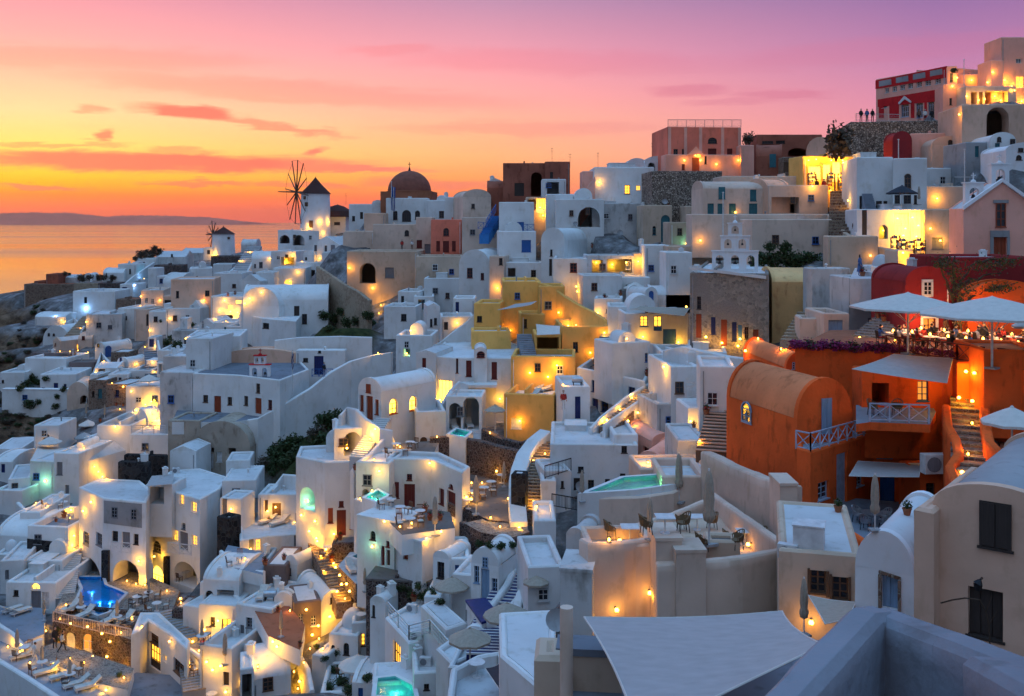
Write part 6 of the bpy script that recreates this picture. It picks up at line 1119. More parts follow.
block('white front block with three small shuttered windows', [(239, 313), (262, 318), (296, 321), (304, 312), (290, 307), (252, 308)], 146, 5, par=.1, i0=1, op='W 241 319 245 327 grey;W 247 321 251.8 329 grey;W 262.6 323 269 328.5 dark'); Hh('large white smooth vault house with dark windows', 243, 328, 286, 330, 150, 8, d=10, roof='vaultu', rise=14, op='D 294 306 299.4 326 dark;W 302 314 307 324 dark')
Hh('round white vault end facing the sea', 241, 279, 287, 320, 149, -14, d=8, roof='vault', rise=19); wall('tan stone diagonal wall stepping down to bushes', [(318, 266, 160), (330, 274, 156), (345, 284, 151), (360, 292, 147), (370, 300, 144)], 7, .6, 'tan_stone')
Hh('tan plastered house with two tiny dark windows', 171, 214, 279, 310, 172, 8, d=8, mat='tan', par=.2, op='W 176 291 179 298 dark;W 205 290.5 209.5 296 dark')
for a in (rect(140.5, 553, 147.5, 580), rect(165.5, 556, 170, 592)): panel(HOT, 0, a, 'black_stone', 'stone_pilaster', .25)
HL = [h for h in HOUSES if h[0].startswith('white hotel left')][0][2]; E = EDG[HL.name]
for i in range(len(E)):
    A, B = E[i], E[(i+1) % len(E)]
    if A.x < B.x and abs(CX+F*A.x/A.y-103) < 4: panel(HL, i, [(104, 500.5), (142, 504), (142, 528), (104, 523)], 'grey', 'grey_render_panel', .03); panel(HL, i, rect(103, 550, 110, 592), 'black_stone', 'stone_pilaster', .25)

wall('white front parapet of the terracotta courtyard', [(262, 618, 80.5), (270, 634, 79.5), (284, 645, 79), (300, 651, 79)], 2.2, .35)
block('white breakfast terrace block behind the dark sail', [(446, 704), (451, 668), (476, 655), (501, 650), (516, 668), (541, 704)], 49, 3.5, i0=1, par=.6, top='white_paving')
block('low white lane roof between stairs and flat house', [(436, 648), (452, 664), (478, 652), (486, 632), (470, 624)], 60, 3, i0=0, par=.3)
Hh('small white arched store under the navy steps', 466, 484, 626, 652, 60, -12, d=3, roof='vault', rise=6, op='Da 471 634 476 650 lb'); Hh('white garden wall house at bottom centre', 414, 446, 672, 712, 62, 8, d=4, par=.5, op='W 424 684 429 690 dark'); Hh('little white hut between dark garden and pool', 352, 372, 676, 706, 69, -6, d=4, roof='vaultu', rise=7, op='D 358 688 363 704 blue')
Hh('white bottom edge house with small blue door', 320, 352, 692, 730, 70, 4, d=5, par=.5, op='D 330 700 336 716 blue'); Hh('pale house stub below lava stone wall', 384, 400, 588, 612, 74, 10, d=4, par=.3, mat='old_white', op='W 388 595 392 602 dark'); Hh('white low wing between vault and lava slope', 424, 440, 596, 618, 69.5, -6, d=4, par=.3)
Hh('white cubic annex right of the tiny vault', 448, 470, 558, 582, 71, 4, d=5, par=.3, op='W 455 565 459 571 blue')
# ================================================================ LEFT AND FAR LEFT
def windmill(label, px, pe, pb, Y, wpx, apex, hub, rad, axdir, nb=12, name='windmill', win=()):
    c = P(px, pb, Y); r = wpx/2/F*Y; H = (pb-pe)/F*Y; root = thing(name, label, 'windmill', c); GP.append((c.x, c.y, c.z)); FOOT.append(([Vector((c.x+r*math.cos(t), c.y+r*math.sin(t))) for t in (0, 1.57, 3.14, 4.71)], c.z)); HOUSES.append((label, name, root, c, 2*r))
    m = MB(); m.lathe(c, [(r*1.06, -3), (r*1.04, 0), (r*.97, H)], 28); m.build('tower', 'bright', root, smooth=R(50)); m = MB(); hr = (pe-apex)/F*Y; m.lathe(c+Vector((0, 0, H)), [(r*.9, -.1), (r*1.07, -.12), (r*.5, hr*.5), (r*.05, hr), (0, hr+.4)], 28); m.build('thatched_roof', 'thatch', root)
    h = P(*hub, Y); ax = Vector(axdir).normalized(); top = c+Vector((0, 0, H+.3)); h = Vector((h.x, h.y, h.z)); up = Vector((0, 0, 1)); s = ax.cross(up).normalized(); up2 = s.cross(ax)
    m = MB(); m.tube(top, h+ax*.2, .22, .16); m.tube(h, h+ax*rad*.55, .2, .1); m.build('axle', 'brown_wood', root); m = MB(); w = MB()
    for i in range(nb):
        t = 2*math.pi*i/nb+.12; e = h+(s*math.cos(t)+up2*math.sin(t))*rad*(1 if i % 2 == 0 else .93); b = MB(); b.tube(h, e, .17, .11, 6); b.build('spar', 'brown_wood', root)
        t2 = 2*math.pi*(i+1)/nb+.12; e2 = h+(s*math.cos(t2)+up2*math.sin(t2))*rad*.93; w.tube(e, e2, .03, n=4)
    w.build('rigging', 'iron', root)
    for (a, b, x, y) in win:
        k = (a-px)/(wpx/2); th = math.asin(max(-.95, min(.95, k))); q = c+Vector((r*.99*math.sin(th), -r*.99*math.cos(th), (pb-b)/F*Y)); f = MB(); f.box((q.x, q.y, q.z-y/2), (x, .25, y), th); f.build('window', 'brown_wood', root)
    return root
windmill('tall white windmill with dark cone roof on the ridge', 315.5, 193.5, 231, 226, 29, 178, (296.5, 192), 7.8, (-1, -.6, 0), 12, win=[(307, 198, .6, .7), (309, 204.5, .8, .9), (314, 224, .9, 1.6)])
windmill('small white windmill with low brown roof far left', 223.5, 233.5, 256, 258, 22, 227, (213, 234.5), 3.6, (-.75, -.66, 0), 10, win=[(231, 238, .6, .6)])
Hh('white arched terrace house under the tall windmill', 278, 319, 230, 247, 222, 2, d=9, par=.4, op='Oa 279.5 235 289.6 243.5 dark;Oa 292.6 235 304.6 245.5 dark'); Hh('low white hut with dark thatched cone behind windmill', 330, 346, 216, 230, 228, 0, d=5, op='W 334 222 340 225 dark')
c = P(337.5, 217, 230); m = MB(); m.lathe(c, [(3.9, 0), (3.2, 1.4), (1.6, 2.4), (0, 2.9)], 20); o = m.build('thatched_cone', 'thatch', loc=c); tag(o, 'dark thatched cone roof right of the tall windmill', 'roof')
Hh('white gabled house with two grey windows below windmill', 312.6, 340, 236, 262, 205, -16, d=8, roof='gable', rise=9, op='W 314.5 245 317 251 grey;W 324.5 245.6 327 252 grey;D 331 245 335 254 grey'); Hh('white block with round arch right below gabled house', 322, 343, 252, 268, 196, -4, d=7, op='W 329 262 335 266 brown'); Hh('small white chapel with arch below the arched terrace', 303, 314, 250, 264, 204, -6, d=6, roof='vault', rise=5, op='Wa 305 257 307 260 dark')
Hh('white vaulted row with blue grey window left of centre', 251.5, 277, 251, 272, 212, 4, d=8, roof='vaultu', rise=8, op='W 259 262 262.7 268 grey;W 254 264 256 268 grey'); Hh('white house with amber lit side near windmills', 271, 296, 251, 266, 210, -6, d=7, par=.3, op='O 281 257 294 265 dark'); Hh('white low roof house with lit arched window', 273, 306, 268, 288, 190, 4, d=8, par=.2, op='Wa 284 279.5 292 285 whitelit'); Hh('cream lit slope house above diagonal stone wall', 296, 322, 262, 280, 198, -8, d=7, par=.3, mat='white', op='W 309 270 315 276 brown')
Hh('far small house left of the small windmill', 203.5, 212.5, 247.5, 258, 256, 0, d=4, op='W 207 250 210 254 dark'); Hh('far white vault with finial between windmills', 241, 256, 239, 250, 250, 0, d=5, roof='vaultu', rise=6, mat='old_white'); Hh('far mauve house left of the small windmill', 180, 203, 248, 262, 262, -6, d=7, roof='gableu', rise=5, mat='old_white', op='W 185 252 189 256 grey'); Hh('brown stone wall terrace below small windmill', 211, 241, 256, 266, 238, 2, d=6, mat='lava', par=.1, top='paving')
Hh('low white walled court under brown stone terrace', 213, 232, 264, 276, 226, 6, d=6, par=.5); stairs('curved pale stair lane lit from the side', (240, 272, 205), (255, 246, 235), 3.2, 14, 'white_paving', 'white'); wall('white curved wall left of pale stair lane', [(222, 277, 205), (234, 268, 214), (246, 256, 226), (256, 246, 238)], 1.6, .5); wall('white curved wall right of pale stair lane', [(246, 274, 202), (252, 262, 214), (262, 250, 230)], 1.3, .4)
Hh('white house with small grey window below stair lane', 189.5, 212, 268, 284, 205, 16, d=7, par=.2, op='W 196 276 198 280 dark'); Hh('white flat roof wall above lantern terrace', 214, 242, 273, 292, 190, 0, d=8, par=.4, op='W 232 284 236 288 dark'); Hh('bright white wedge house above lantern terrace', 241, 260, 274, 292, 184, -18, d=7, roof='gable', rise=7); Hh('white roofed house left of lit arched window', 256, 274, 272, 290, 186, 0, d=6, par=.3, op='W 262 279 265 284 brown')
Hh('white lantern terrace building with amber windows', 211, 248, 296, 324, 166, -6, d=9, par=.4, op='W 228 305 232 309 whiteglow;O 222 315 233 323 dark;W 235 300 246 304 whiteglow;W 237 318 240 323 dark'); Hh('small white gabled cell below lantern terrace', 199, 214, 318, 337, 158, -14, d=6, roof='gable', rise=6, op='W 202 321 204 328 white'); Hh('white cube right of small gabled cell', 214, 236, 322, 340, 154, 2, d=6, par=.4, op='D 224 327 230 335 teal'); Hh('white wall house above big retaining wall', 226, 243, 326, 346, 150, -6, d=6, par=.6, op='W 229 331 233 336 grey')
Hh('pale blue roofed house under tan plastered house', 166, 200, 308, 334, 168, 6, d=9, par=.4, op=''); Hh('white parapet house with wedge roof near bush', 190, 201, 300, 326, 170, -12, d=7, roof='gable', rise=8); Hh('grey flat front house below blue roof', 172, 196, 330, 348, 158, 4, d=7, par=.4, mat='old_white', op='W 184 338 188 345 dark'); Hh('white house right of cream lamp house', 149, 167, 311, 334, 170, -2, d=8, par=.3)
Hh('cream house with white framed side windows', 141, 163.5, 290, 313, 186, 10, d=8, mat='cream', par=.3, op='W 145 298 148 303 white;W 151 299 154 304 white'); Hh('tan house with dark garage opening', 163, 172, 296, 313, 180, 0, d=6, mat='tan', op='D 164.5 300 171 312 dark'); Hh('cream house glowing orange by its arched door', 134.5, 149.5, 309, 340, 176, -8, d=7, mat='cream', par=.3, op='Da 146 314 148.6 326 dark'); Hh('white vault on slope above cream house', 163, 181, 273, 292, 200, -10, d=8, roof='vaultu', rise=10, op='W 176 283 178 287 dark')
Hh('small white cube above the cream house', 157, 169, 276, 290, 206, 0, d=5, par=.3); Hh('brown stone field wall house on upper slope', 154, 182, 265, 278, 226, 4, d=5, mat='lava', par=.1, top='paving', name='stone_wall', cat='wall'); Hh('cream long house on the upper left ridge', 157, 186, 251, 266, 240, 6, d=9, mat='old_white', roof='gableu', rise=6, op='W 171 254 173 257 dark'); Hh('white low terrace house on the ridge by bushes', 135, 156, 258, 270, 238, 4, d=7, par=.4, op='W 142 262 145 265 dark')
Hh('white cascading house left of blue pools', 103, 124, 268, 284, 226, 6, d=8, roof='vaultu', rise=5, op='W 110 275 113 281 dark;W 106 273 107 277 dark'); Hh('white upper house beside the blue lit pools', 118, 136, 264, 284, 228, 0, d=6, par=.3, op='W 129 269 131 274 dark'); Hh('white cube with blue lit pool terrace', 120, 133, 284, 300, 212, -6, d=6, par=.5, op='D 122 287 127 290 navy'); wall('orange glowing stair wall above blue pools', [(124, 284, 215), (132, 277, 220), (142, 270, 226), (154, 262, 234)], 1.8, .4)
pool('blue lit plunge pool lower on the slope', [(130, 287), (138, 286), (139, 281), (134, 281)], 214, (.15, .55, 1), 90, tile='pool_tile'); pool('blue lit plunge pool upper on the slope', [(141, 281), (148, 280), (149, 276), (143, 276)], 220, (.15, .55, 1), 90)
Hh('white lamp post wall right of blue pools', 148, 156, 268, 292, 212, 0, d=5, par=.3); Hh('brown stone embankment below white cube', 98, 119, 283, 293, 214, 0, d=5, mat='lava', par=.1, top='paving', name='stone_wall', cat='wall'); Hh('brown terrace strip under the blue pool cube', 116, 137, 299, 308, 198, -8, d=5, mat='brown_stone', par=.1, top='terracotta', name='stone_wall', cat='wall')
Hh('ruined fort wall with arched gate at sea edge', 24, 74, 284, 310, 236, -4, d=12, mat='brown_stone', par=.2, top='terracotta', cat='ruin', name='ruined_fort', op='Oa 42.5 298 48.5 308 dark', skirt=8); Hh('brown lookout house on the ruined fort', 46, 58, 274, 287, 240, 0, d=6, mat='ruin_red', par=.3); Hh('pale mauve shed roof on the fort headland', 58, 76, 274.5, 283, 244, 0, d=6, mat='old_white', roof='gableu', rise=3, top='roof'); Hh('dark hut at the left tip of the fort', 34, 45, 281, 288, 242, 0, d=5, mat='ruin_red')
Hh('small white hut among headland bushes', 84, 92, 273, 281, 240, 0, d=4, roof='vault', rise=3); Hh('grey stone field house below headland bushes', 74, 100, 283, 294, 222, 0, d=8, mat='tan_stone', par=.1, top='paving')
Hh('white walled court glowing blue above the cliff', 73, 115, 291, 311, 200, 0, d=8, par=1.0, op='W 84 297 87 303 dark'); Hh('long white curved roof at the cliff edge', 35, 66, 313, 323, 196, -4, d=7, roof='vaultu', rise=4, op=''); Hh('white cave vault house with tiny round windows', 43, 69, 325.5, 347, 182, -10, d=9, roof='vault', rise=15, op='Wa 48 333 50 336 dark;Wa 53 333.5 55 336 dark')
stairs('golden lit stair between cave vault and grey house', (70, 338, 178), (90, 316, 190), 2.4, 14, 'tan_stone', 'sand'); wall('white stair parapet beside the golden stair', [(66, 322, 190), (74, 318, 192), (84, 326, 184), (80, 334, 180)], 2, .4); Hh('big plain grey white house on left slope', 86, 122, 314, 340, 175, 8, d=9, mat='old_white', par=.2, side=None); Hh('pale flat house right of the plain grey house', 118, 136, 308, 330, 178, -6, d=8, par=.3, op='W 124 316 127 320 dark')
Hh('cream taverna with vaulted grey roof and red windows', 53, 60, 337, 355, 172, -30, d=9, mat='cream', roof='gable', rise=4, side=100, op='W 54.5 343 56 346 red;W 77 344 82 349 redlit;W 84 344 88.5 349 redlit;W 89 344 92.5 349 redlit'); Hh('small red windowed gable on the taverna roof', 78, 92, 333, 346, 174, 0, d=6, mat='cream', roof='vaultu', rise=6, op='W 82 336 85 340 red'); Hh('dark brown stone wall below the taverna terrace', 32, 70, 353, 366, 163, -6, d=3, mat='brown_roof', par=.1, top='paving', name='stone_wall', cat='wall'); Hh('dark brown stone wall right of taverna terrace', 69, 94, 362, 375, 158, 2, d=3, mat='brown_roof', par=.1, top='paving', name='stone_wall', cat='wall')
Hh('white vault house with arched blue door', 95, 104, 342, 362, 164, -26, d=9, roof='vault', rise=6, side=132, op='W 97.5 343.5 99.5 347 dark;Da 105 346 111 357 blue'); Hh('stone fronted cave room right of blue door', 111, 129, 352, 364, 160, 0, d=4, mat='brown_stone', par=.1); wall('white triangular wall descending from vault house', [(93, 374, 155), (98, 362, 157), (101, 352, 160), (108, 360, 157), (117, 370, 153)], 2.5, .4)
Hh('white vault house with blue window and lamp', 117, 128, 357, 376, 152, -26, d=8, roof='vault', rise=6, side=147, op='W 120 357.5 122 362 navy;W 120 366 122.5 370 navy;W 126 367 128 371 navy'); Hh('white pergola house with open grey porch', 95, 117, 364, 382, 148, 4, d=6, roof='gableu', rise=4, op='O 98 369 105 376 dark'); Hh('white house with two navy windows', 108, 128, 374, 392, 144, 6, d=6, par=.3, op='W 118.5 377.5 121.5 386 navy;W 126 378 128 384 navy'); Hh('white house under the white parasol', 129, 151, 370, 390, 146, 0, d=7, par=.5, op='')
Hh('long white cliff wall with bushes below', 2, 67, 390, 407, 146, -3, d=1, par=0, top='white', name='retaining_wall', cat='wall', skirt=1.5); Hh('white house with navy french door by cliff', 40, 76, 374, 393, 151, 4, d=7, roof='flat', par=.2, op='W 41.5 387 45 391.5 blue;D 53.5 383 58 392.5 navy;W 63.5 384 66.5 388 navy'); Hh('white upper wall house behind navy french door', 25, 66, 358, 376, 158, -6, d=7, par=.4, op='W 61 369 63.5 373 navy'); Hh('low white roofs at the left edge', 0, 24, 372, 384, 156, 0, d=8, par=.3, op='W 1 380 4 383 dark'); Hh('cream arched cave dome with dark mouth', 67, 88.5, 382, 408, 143, 12, d=6, mat='cream', roof='vault', rise=13, op='Oa 80 388 88 404 dark')
Hh('brown stone house with teal windows by cave', 88.5, 106, 380, 408, 141, -6, d=6, mat='brown_stone', par=.2, op='W 92 391 94.5 397 dark;W 98 389 102 398 tealX'); Hh('brown stone house right with white corner', 106, 128, 384, 402, 139, -10, d=6, mat='brown_stone', par=.2, op='W 115 390 119 397 navy'); Hh('white tower corner above brown stone house', 90, 98, 374, 388, 145, -10, d=4, par=.2)
Hh('tall cream white block glowing behind lit vault', 126, 166, 386, 414, 134, -6, d=7, mat='white', par=.2, skirt=4); Hh('grey white tall wall left of church', 163, 190, 356, 400, 136, -4, d=8, mat='old_white', par=.2); Hh('white curved wall house right of bush garden', 158, 187, 350, 368, 143, 4, d=7, par=.3); stairs('dark lane steps with amber lights', (155, 385, 142), (153, 348, 158), 2.6, 16, 'grey_blue', 'grey'); Hh('navy door shed at top of dark lane', 148, 156, 337, 350, 157, 0, d=3, op='D 149 339 154 347 navy'); Hh('white frame porch beside amber lane', 157, 167, 362, 382, 142, -8, d=5, par=.1, op='O 158.5 364 162.5 374 dark')
wall('white step wall beside dark lane', [(158, 340, 155), (160, 350, 151), (163, 360, 147)], 2, .3)
Hh('white vaulted suite glowing gold by its stairs', 130, 148, 408, 432, 124, -30, d=9, roof='vault', rise=13, side=162, op='Wa 133.5 421 142 431 dark;'); Hh('white block with white railing under gold lights', 130, 171, 434, 468, 118, -2, d=9, par=.2, top='white_paving'); stairs('gold lit steps right of vaulted suite', (160, 432, 122), (166, 404, 130), 1.8, 16, 'sand', 'white'); wall('white slim wall right of gold lit steps', [(163, 436, 120), (167, 420, 125), (168, 402, 130)], 2.2, .4); Hh('white stepped corner block right of railing block', 168, 176, 400, 440, 121, 0, d=7, par=.4)
Hh('white block with small lit window and roof terrace', 97, 131, 425, 480, 119, -3, d=9, par=.8, side=None, op='W 103 450 107 457.5 browndim;D 88.5 447 94 464 grey'); Hh('white rounded block left of small lit window', 88, 98, 436, 466, 121, -12, d=6, par=.3, op='D 89.5 448 94 464 grey'); Hh('white slanted wall block with side steps', 70, 88, 450, 488, 114, -22, d=6, roof='gable', rise=10)
Hh('blue white block with small arch below rocks', 34, 59, 425, 446, 124, 0, d=5, par=.2, op='Oa 43 434 50 440 dark'); sail('white awning roof above the green wall', [(30, 461, 113), (38, 446, 122), (66, 448, 122), (54, 462, 113)], .02, 'white_canvas', edge=.0); Hh('white wall tinted green by pool light', 30, 54, 461, 494, 113, -5, d=5, par=.2); Hh('white tall house with grey shuttered window', 54, 79, 453, 502, 112, -8, d=7, par=.2, op='W 56.5 462 62.5 475 greyX;D 65 485 69 497 grey'); Hh('small white house with blue door at left edge', -6, 13, 456, 474, 118, -4, d=6, roof='vaultu', rise=6, op='D 1 464 5 473 navy'); Hh('pale long roof at left edge above blue door', -6, 20, 444, 456, 124, -8, d=7, roof='gableu', rise=5)
terrace('curved sun terrace with grey parasol', [(20, 508), (40, 520), (66, 516), (74, 500), (56, 490), (32, 494)], 110, 2, 'paving'); wall('white curved parapet of the sun terrace', [(18, 502, 108), (26, 510, 106), (40, 514, 105), (56, 514, 105), (70, 514, 106)], 3, .4); Hh('white stepped roofs at left edge middle', -6, 22, 490, 512, 110, -6, d=9, par=.3, top='roof'); Hh('blue white roof slope beside left edge lane', 8, 30, 478, 500, 112, 20, d=7, par=.2, top='roof'); Hh('white smooth vault at left edge lower', -4, 34, 522, 552, 101, -8, d=8, roof='vaultu', rise=14, op='W 10 542 14 546 dark'); Hh('white humped roof right of left edge vault', 20, 40, 512, 536, 103, 0, d=7, par=.2, top='roof')
Hh('plunge terrace with dark lava stone front panel', 27.6, 68, 526, 566, 99, -8, d=7, par=.7, top='grey_blue'); panel(HOUSES[-1][2], 0, [(27.6, 538.5), (66.5, 543), (66.5, 557.5), (27.6, 551.5)], 'black_stone', 'stone_panel', .1); stairs('orange lit narrow stair beside hotel wing upper', (73, 552, 99), (72, 519, 107), 1.5, 14, 'white_paving', 'sand'); stairs('grey narrow stair beside hotel wing lower', (65, 598, 92), (73, 554, 98.5), 1.6, 22, 'grey', 'white'); Hh('white speckled wall below lava panel', 24, 62, 560, 584, 96, -4, d=5, par=.2, top='roof')
Hh('white roofed suite with lit fanlight window', 6, 56, 582, 612, 92, -3, d=7, par=.3, top='roof', op='Wa 31 583.5 40 590 whiteglow;D 31 591 41 610 grey;D 42 592 49 610 white;W 13.5 590 18.5 596 dark'); Hh('little white arch house left of speckled wall', 0, 24, 560, 592, 95, 10, d=6, par=.3, op='D 5 570 9 580 grey'); Hh('pale umbrella roofed kiosk at left edge', -6, 8, 546, 562, 98, 0, d=4, roof='dome', rise=8, par=.1)
ZD = (HY-600)/F*91
terrace('dark tiled hotel terrace around the blue pool', [(54, 612), (98, 628), (132, 640), (172, 612), (180, 590), (140, 572), (76, 570), (64, 592)], 88, 2.5, 'cobble', side='lava', z=ZD)
pool('deep blue free form hotel pool under an arch', [(78, 580), (102, 580), (104.6, 588), (125, 596.5), (108, 615), (99, 618), (76, 608), (83, 591)], 91, (.1, .4, 1), 26, tile='deep_tile', z=ZD+.02, h=.3, lights=[(92, 590), (100, 600), (110, 600)], cope='white_paving')
Hh('lava stone bar building with arched cream doors', 53, 131, 622, 668, 85, -12, d=3.2, mat='lava', par=.6, top='paving', op='Da 65.5 632.5 75 655 whiteX;Da 82 634 94 658 white_dim;W 103 638 107.6 650 white;W 113 640 121 650 white;D 112 653 119 666 dark', skirt=2)
terrace('lower lane courtyard in front of lava bar', [(40, 648), (56, 642), (134, 668), (128, 690), (100, 684), (44, 660)], 83, 2, 'cobble'); terrace('sun lounger terrace with three folded parasols', [(0, 660), (57, 700), (118, 700), (44, 661), (24, 640), (0, 636)], 80, 3, 'grey_blue', z=(HY-668)/F*80)
wall('white parapet outside the sun lounger terrace', [(-10, 654, 80), (0, 660, 79), (28, 677, 76.5), (57, 696, 74), (75, 708, 72)], 3.2, .45); wall('white parapet between loungers and lane', [(42, 656, 82.5), (62, 665, 81), (90, 678, 79), (122, 695, 76)], 1.0, .4); terrace('blue grey terrace with two yellow loungers', [(0, 622), (24, 642), (44, 634), (46, 608), (0, 606)], 88, 2, 'grey_blue'); wall('white parapet of yellow lounger terrace', [(-4, 622, 86), (12, 632, 84.5), (24, 645, 83), (42, 638, 84)], 1.4, .4)
block('white corner house with glowing patio door', [(131, 634), (140, 630), (148, 620), (170, 634), (187, 649), (190, 640), (160, 612), (140, 612)], 83, 5, par=.12, i0=2, op='D 149.5 645 160.5 669 darklit;W 150 634 158.5 644 brown;W 173.5 661 184 675 brown;W 163 655 167 662 lit', skirt=3)
stairs('fan shaped grey stairs beside warm courtyard', (184, 640, 83), (166, 610, 88), 2.2, 12, 'grey', 'tan_stone'); stairs('grey stairs descending past warm courtyard', (197, 690, 76), (190, 648, 82), 2.0, 16, 'grey', 'tan_stone'); Hh('warm lit white wall round the little courtyard', 183, 203, 606, 646, 85, -20, d=4, par=.1); terrace('warm courtyard with small round tables', [(186, 648), (204, 668), (222, 656), (208, 636)], 81.5, 1.2, 'tan_stone'); wall('white sloping rail wall by grey stairs', [(180, 640, 83), (190, 648, 81), (204, 658, 79)], 1.2, .35)
Hh('curved white balcony wall under right hotel wing', 200, 218, 582, 606, 88, -10, d=4, par=.2); terrace('low white terrace strip at bottom left', [(120, 700), (205, 700), (186, 676), (130, 672)], 76, 2, 'roof_grey'); Hh('dark lava wall plinth below warm courtyard', 172, 184, 608, 628, 86.5, -6, d=3, mat='lava', par=.1, top='grey')
for lab, nm, root, c, W in HOUSES: enrich(root, c, W)
for o in list(C.objects):
    if o.parent is None and o.type == 'MESH' and o.get('category') == 'wall' and 4 < o.location.y < 66: roughen(o, 4)
    elif o.parent is not None and o.name.startswith('wall') and 20 < o.parent.location.y < 50 and 'hous' in o.parent.name and len(o.data.polygons) < 60: roughen(o, 4, .05)
ROCK = [(*P(0, 312, 235), 0), (*P(22, 300, 262), 0), (*P(10, 345, 190), 0), (*P(5, 400, 155), 0), (*P(30, 430, 140), 0), (*P(0, 470, 125), 0), (*P(-60, 420, 170), 0), (*P(-60, 520, 130), 0), (*P(40, 400, 155), 0), (*P(60, 415, 148), 0),
 (*P(-60, 640, 100), 0), (*P(-200, 600, 160), 0), (*P(-30, 360, 230), 0), (*P(-80, 420, 250), 0), (-200, 300, -110, 0), (-260, 200, -110, 0), (-150, 60, -100, 0), (-330, 330, -112, 0), (-100, 20, -70, 0), (-60, -5, -50, 0), (0, -8, -10, 0), (60, -8, -4, 0), (140, 60, 0, 0), (145, 120, 14, 0), (145, 180, 18, 0),
 (-170, 330, -60, 0), (-60, 340, -30, 0), (0, 330, -25, 0), (60, 330, -10, 0), (120, 330, -5, 0), (-330, 410, -115, 0), (0, 415, -60, 0), (140, 415, -40, 0), (-200, 380, -112, 0), (0, 10, -12, 0), (6, 18, -11, 0), (20, 15, -10, 0), (10, 30, -14, 0), (20, 38, -17, 0), (0, 30, -20, 0), (-12, 30, -30, 0), (-30, 30, -45, 0),
 *[(*P(x, y, DY(x, y)), -1) for x, y in [(262,460),(275,450),(290,440),(305,430),(320,420),(335,405),(300,455),(285,462),(315,440),(330,425),(325,320),(340,322),(355,322),(368,322),(785,262),(810,262),(170,343)]],
 *[(*P(x, y, Y), 0) for x, y, Y in [(5,330,205),(15,320,222),(30,340,190),(20,350,185),(10,365,172),(25,365,170),(35,312,235),(0,380,165),(20,412,146),(40,412,145),(10,425,140),(25,422,141),(45,425,139),(60,408,147),(15,440,133),(30,436,135),(62,430,136),(5,450,130)]],
 (*P(430, 668, 58), 0), (*P(455, 680, 55), 0), (*P(490, 690, 48), 0), (*P(520, 710, 40), 0), (*P(560, 720, 30), 0), (*P(545, 668, 46), 0), (*P(470, 700, 48), 0), (*P(500, 700, 42), 0), (*P(430, 712, 52), 0), (*P(540, 720, 34), 0), (-4, 24, -17, 0), (2, 24, -15, 0), (-8, 36, -20, 0)]
setup_world(); build_terrain(ROCK)
W1 = [(62,320,8),(64,322,8),(81,328,10),(86.5,321.5,10),(88,353,12),(78,351,6),(145,347.6,12),(155.6,346,8),(135.6,363.5,12),(153,361.6,8),(153,371.5,8),(150,382,10),(124,386,12),(132,390.6,5),(141,296,8),(141,306,10),
(116,426,20),(152,401,60),(157,420,60),(158,428,30),(152,414,30),(48,442,8),(84,449,16),(101,476,14),(93,466,14),(97,471,14),(107,480,14),(93,501,18),(85,510,18),(72,509,10),(36,504,14),(48,507,14),(70,519,12),(72,535,12),(74,550,18),
(66,606,16),(60,620,10),(89,625,14),(121,634,12),(61,643,14),(78,649,14),(95,655,12),(109,655,14),(126,665,14),(20,653,22),(55,669,14),(56,676,10),(97,683,14),(124,679,14),(136,585,14),(145,586,14),(167,592,12),(178,598,14),(181,604,8),(219,619,30),(275,640,18),(279,645,10),(222,664,10),(258,668,20),(240,680,14),(227,690,6),(294,673,16),(302,680,12),(312,633,14),(319,640,10),(323,650,8),(345,600,14),(329,615,10),(344,583,10),
(295,521.6,16),(316.6,520,8),(334,532.5,14),(319,540,14),(318,537,10),(320,555,14),(333,562,14),(349,582.7,12),(328.6,615,8),(397.5,446,12),(437,438,10),(374,461,18),(377,428,30),(370,440,30),(362,450,24),(441,399,45),(347,447,14),(411.7,524.6,12),(425.5,537,14),(475.6,503.5,14),(490.6,519,20),(471.5,484,8),(472,494,8),(519,526,16),(531,460,18),(545,455,14),(536.6,508,18),(534,500,16),(490,434,14),
(349.6,267.6,22),(373,287.6,18),(381,306,26),(379,314,18),(378,354,26),(411,330,18),(457,322.5,14),(497.6,287.6,26),(579,291,18),(578,286,14),(638,261,30),(686,306,12),(642.6,336,18),(625.6,338,12),(678,341.5,16),(557,364.5,26),(568,325,16),(576,326,12),(563,386,20),(666,366,36),(648,464,40),(618,409,24),(632,399,20),(608,419,16),
(649,590,5),(615,607,6),(619,538,8),(609,542,10),(738,533,1.6),(752,543,2),(811,619,6),(781,350.6,30),(758,340,20),(740,338,14),(861,337,8),(723,119,12),(694,155,40),(735,212,4),(540,207,30),(543,215,20),(599,182,16),(668,119.5,10),
(957,77.5,26),(971,80,26),(989,82,16),(961,114,18),(984,99,24),(994,96,24),(1021,101,30),(1011,86,30),(319.4,222,34),(328,221.5,34),(309,227,34),(215,254,50),(323,233,20),(231,311,26),(225,300,14),(235,318,22),(245,303,14),(285,262,40),(293,256,30),(262,292,12),(241,262,18),(250,252,14),(290,281,8),
(815.6,159,60),(830.6,160,70),(845,162,50),(838,176,40),(815,180,30),(897,218,70),(912,217,70),(903,235,50),(918,225,50),(902,252,30),(883,230,16),(908,262,26),(936,198,26),(870,255,5),(958,396,6),(976,400,10),(972,425,8),(968,456,8),(962,470,5),(978,372,24),(965,370,20),(895,342,10),(748,350,16)]
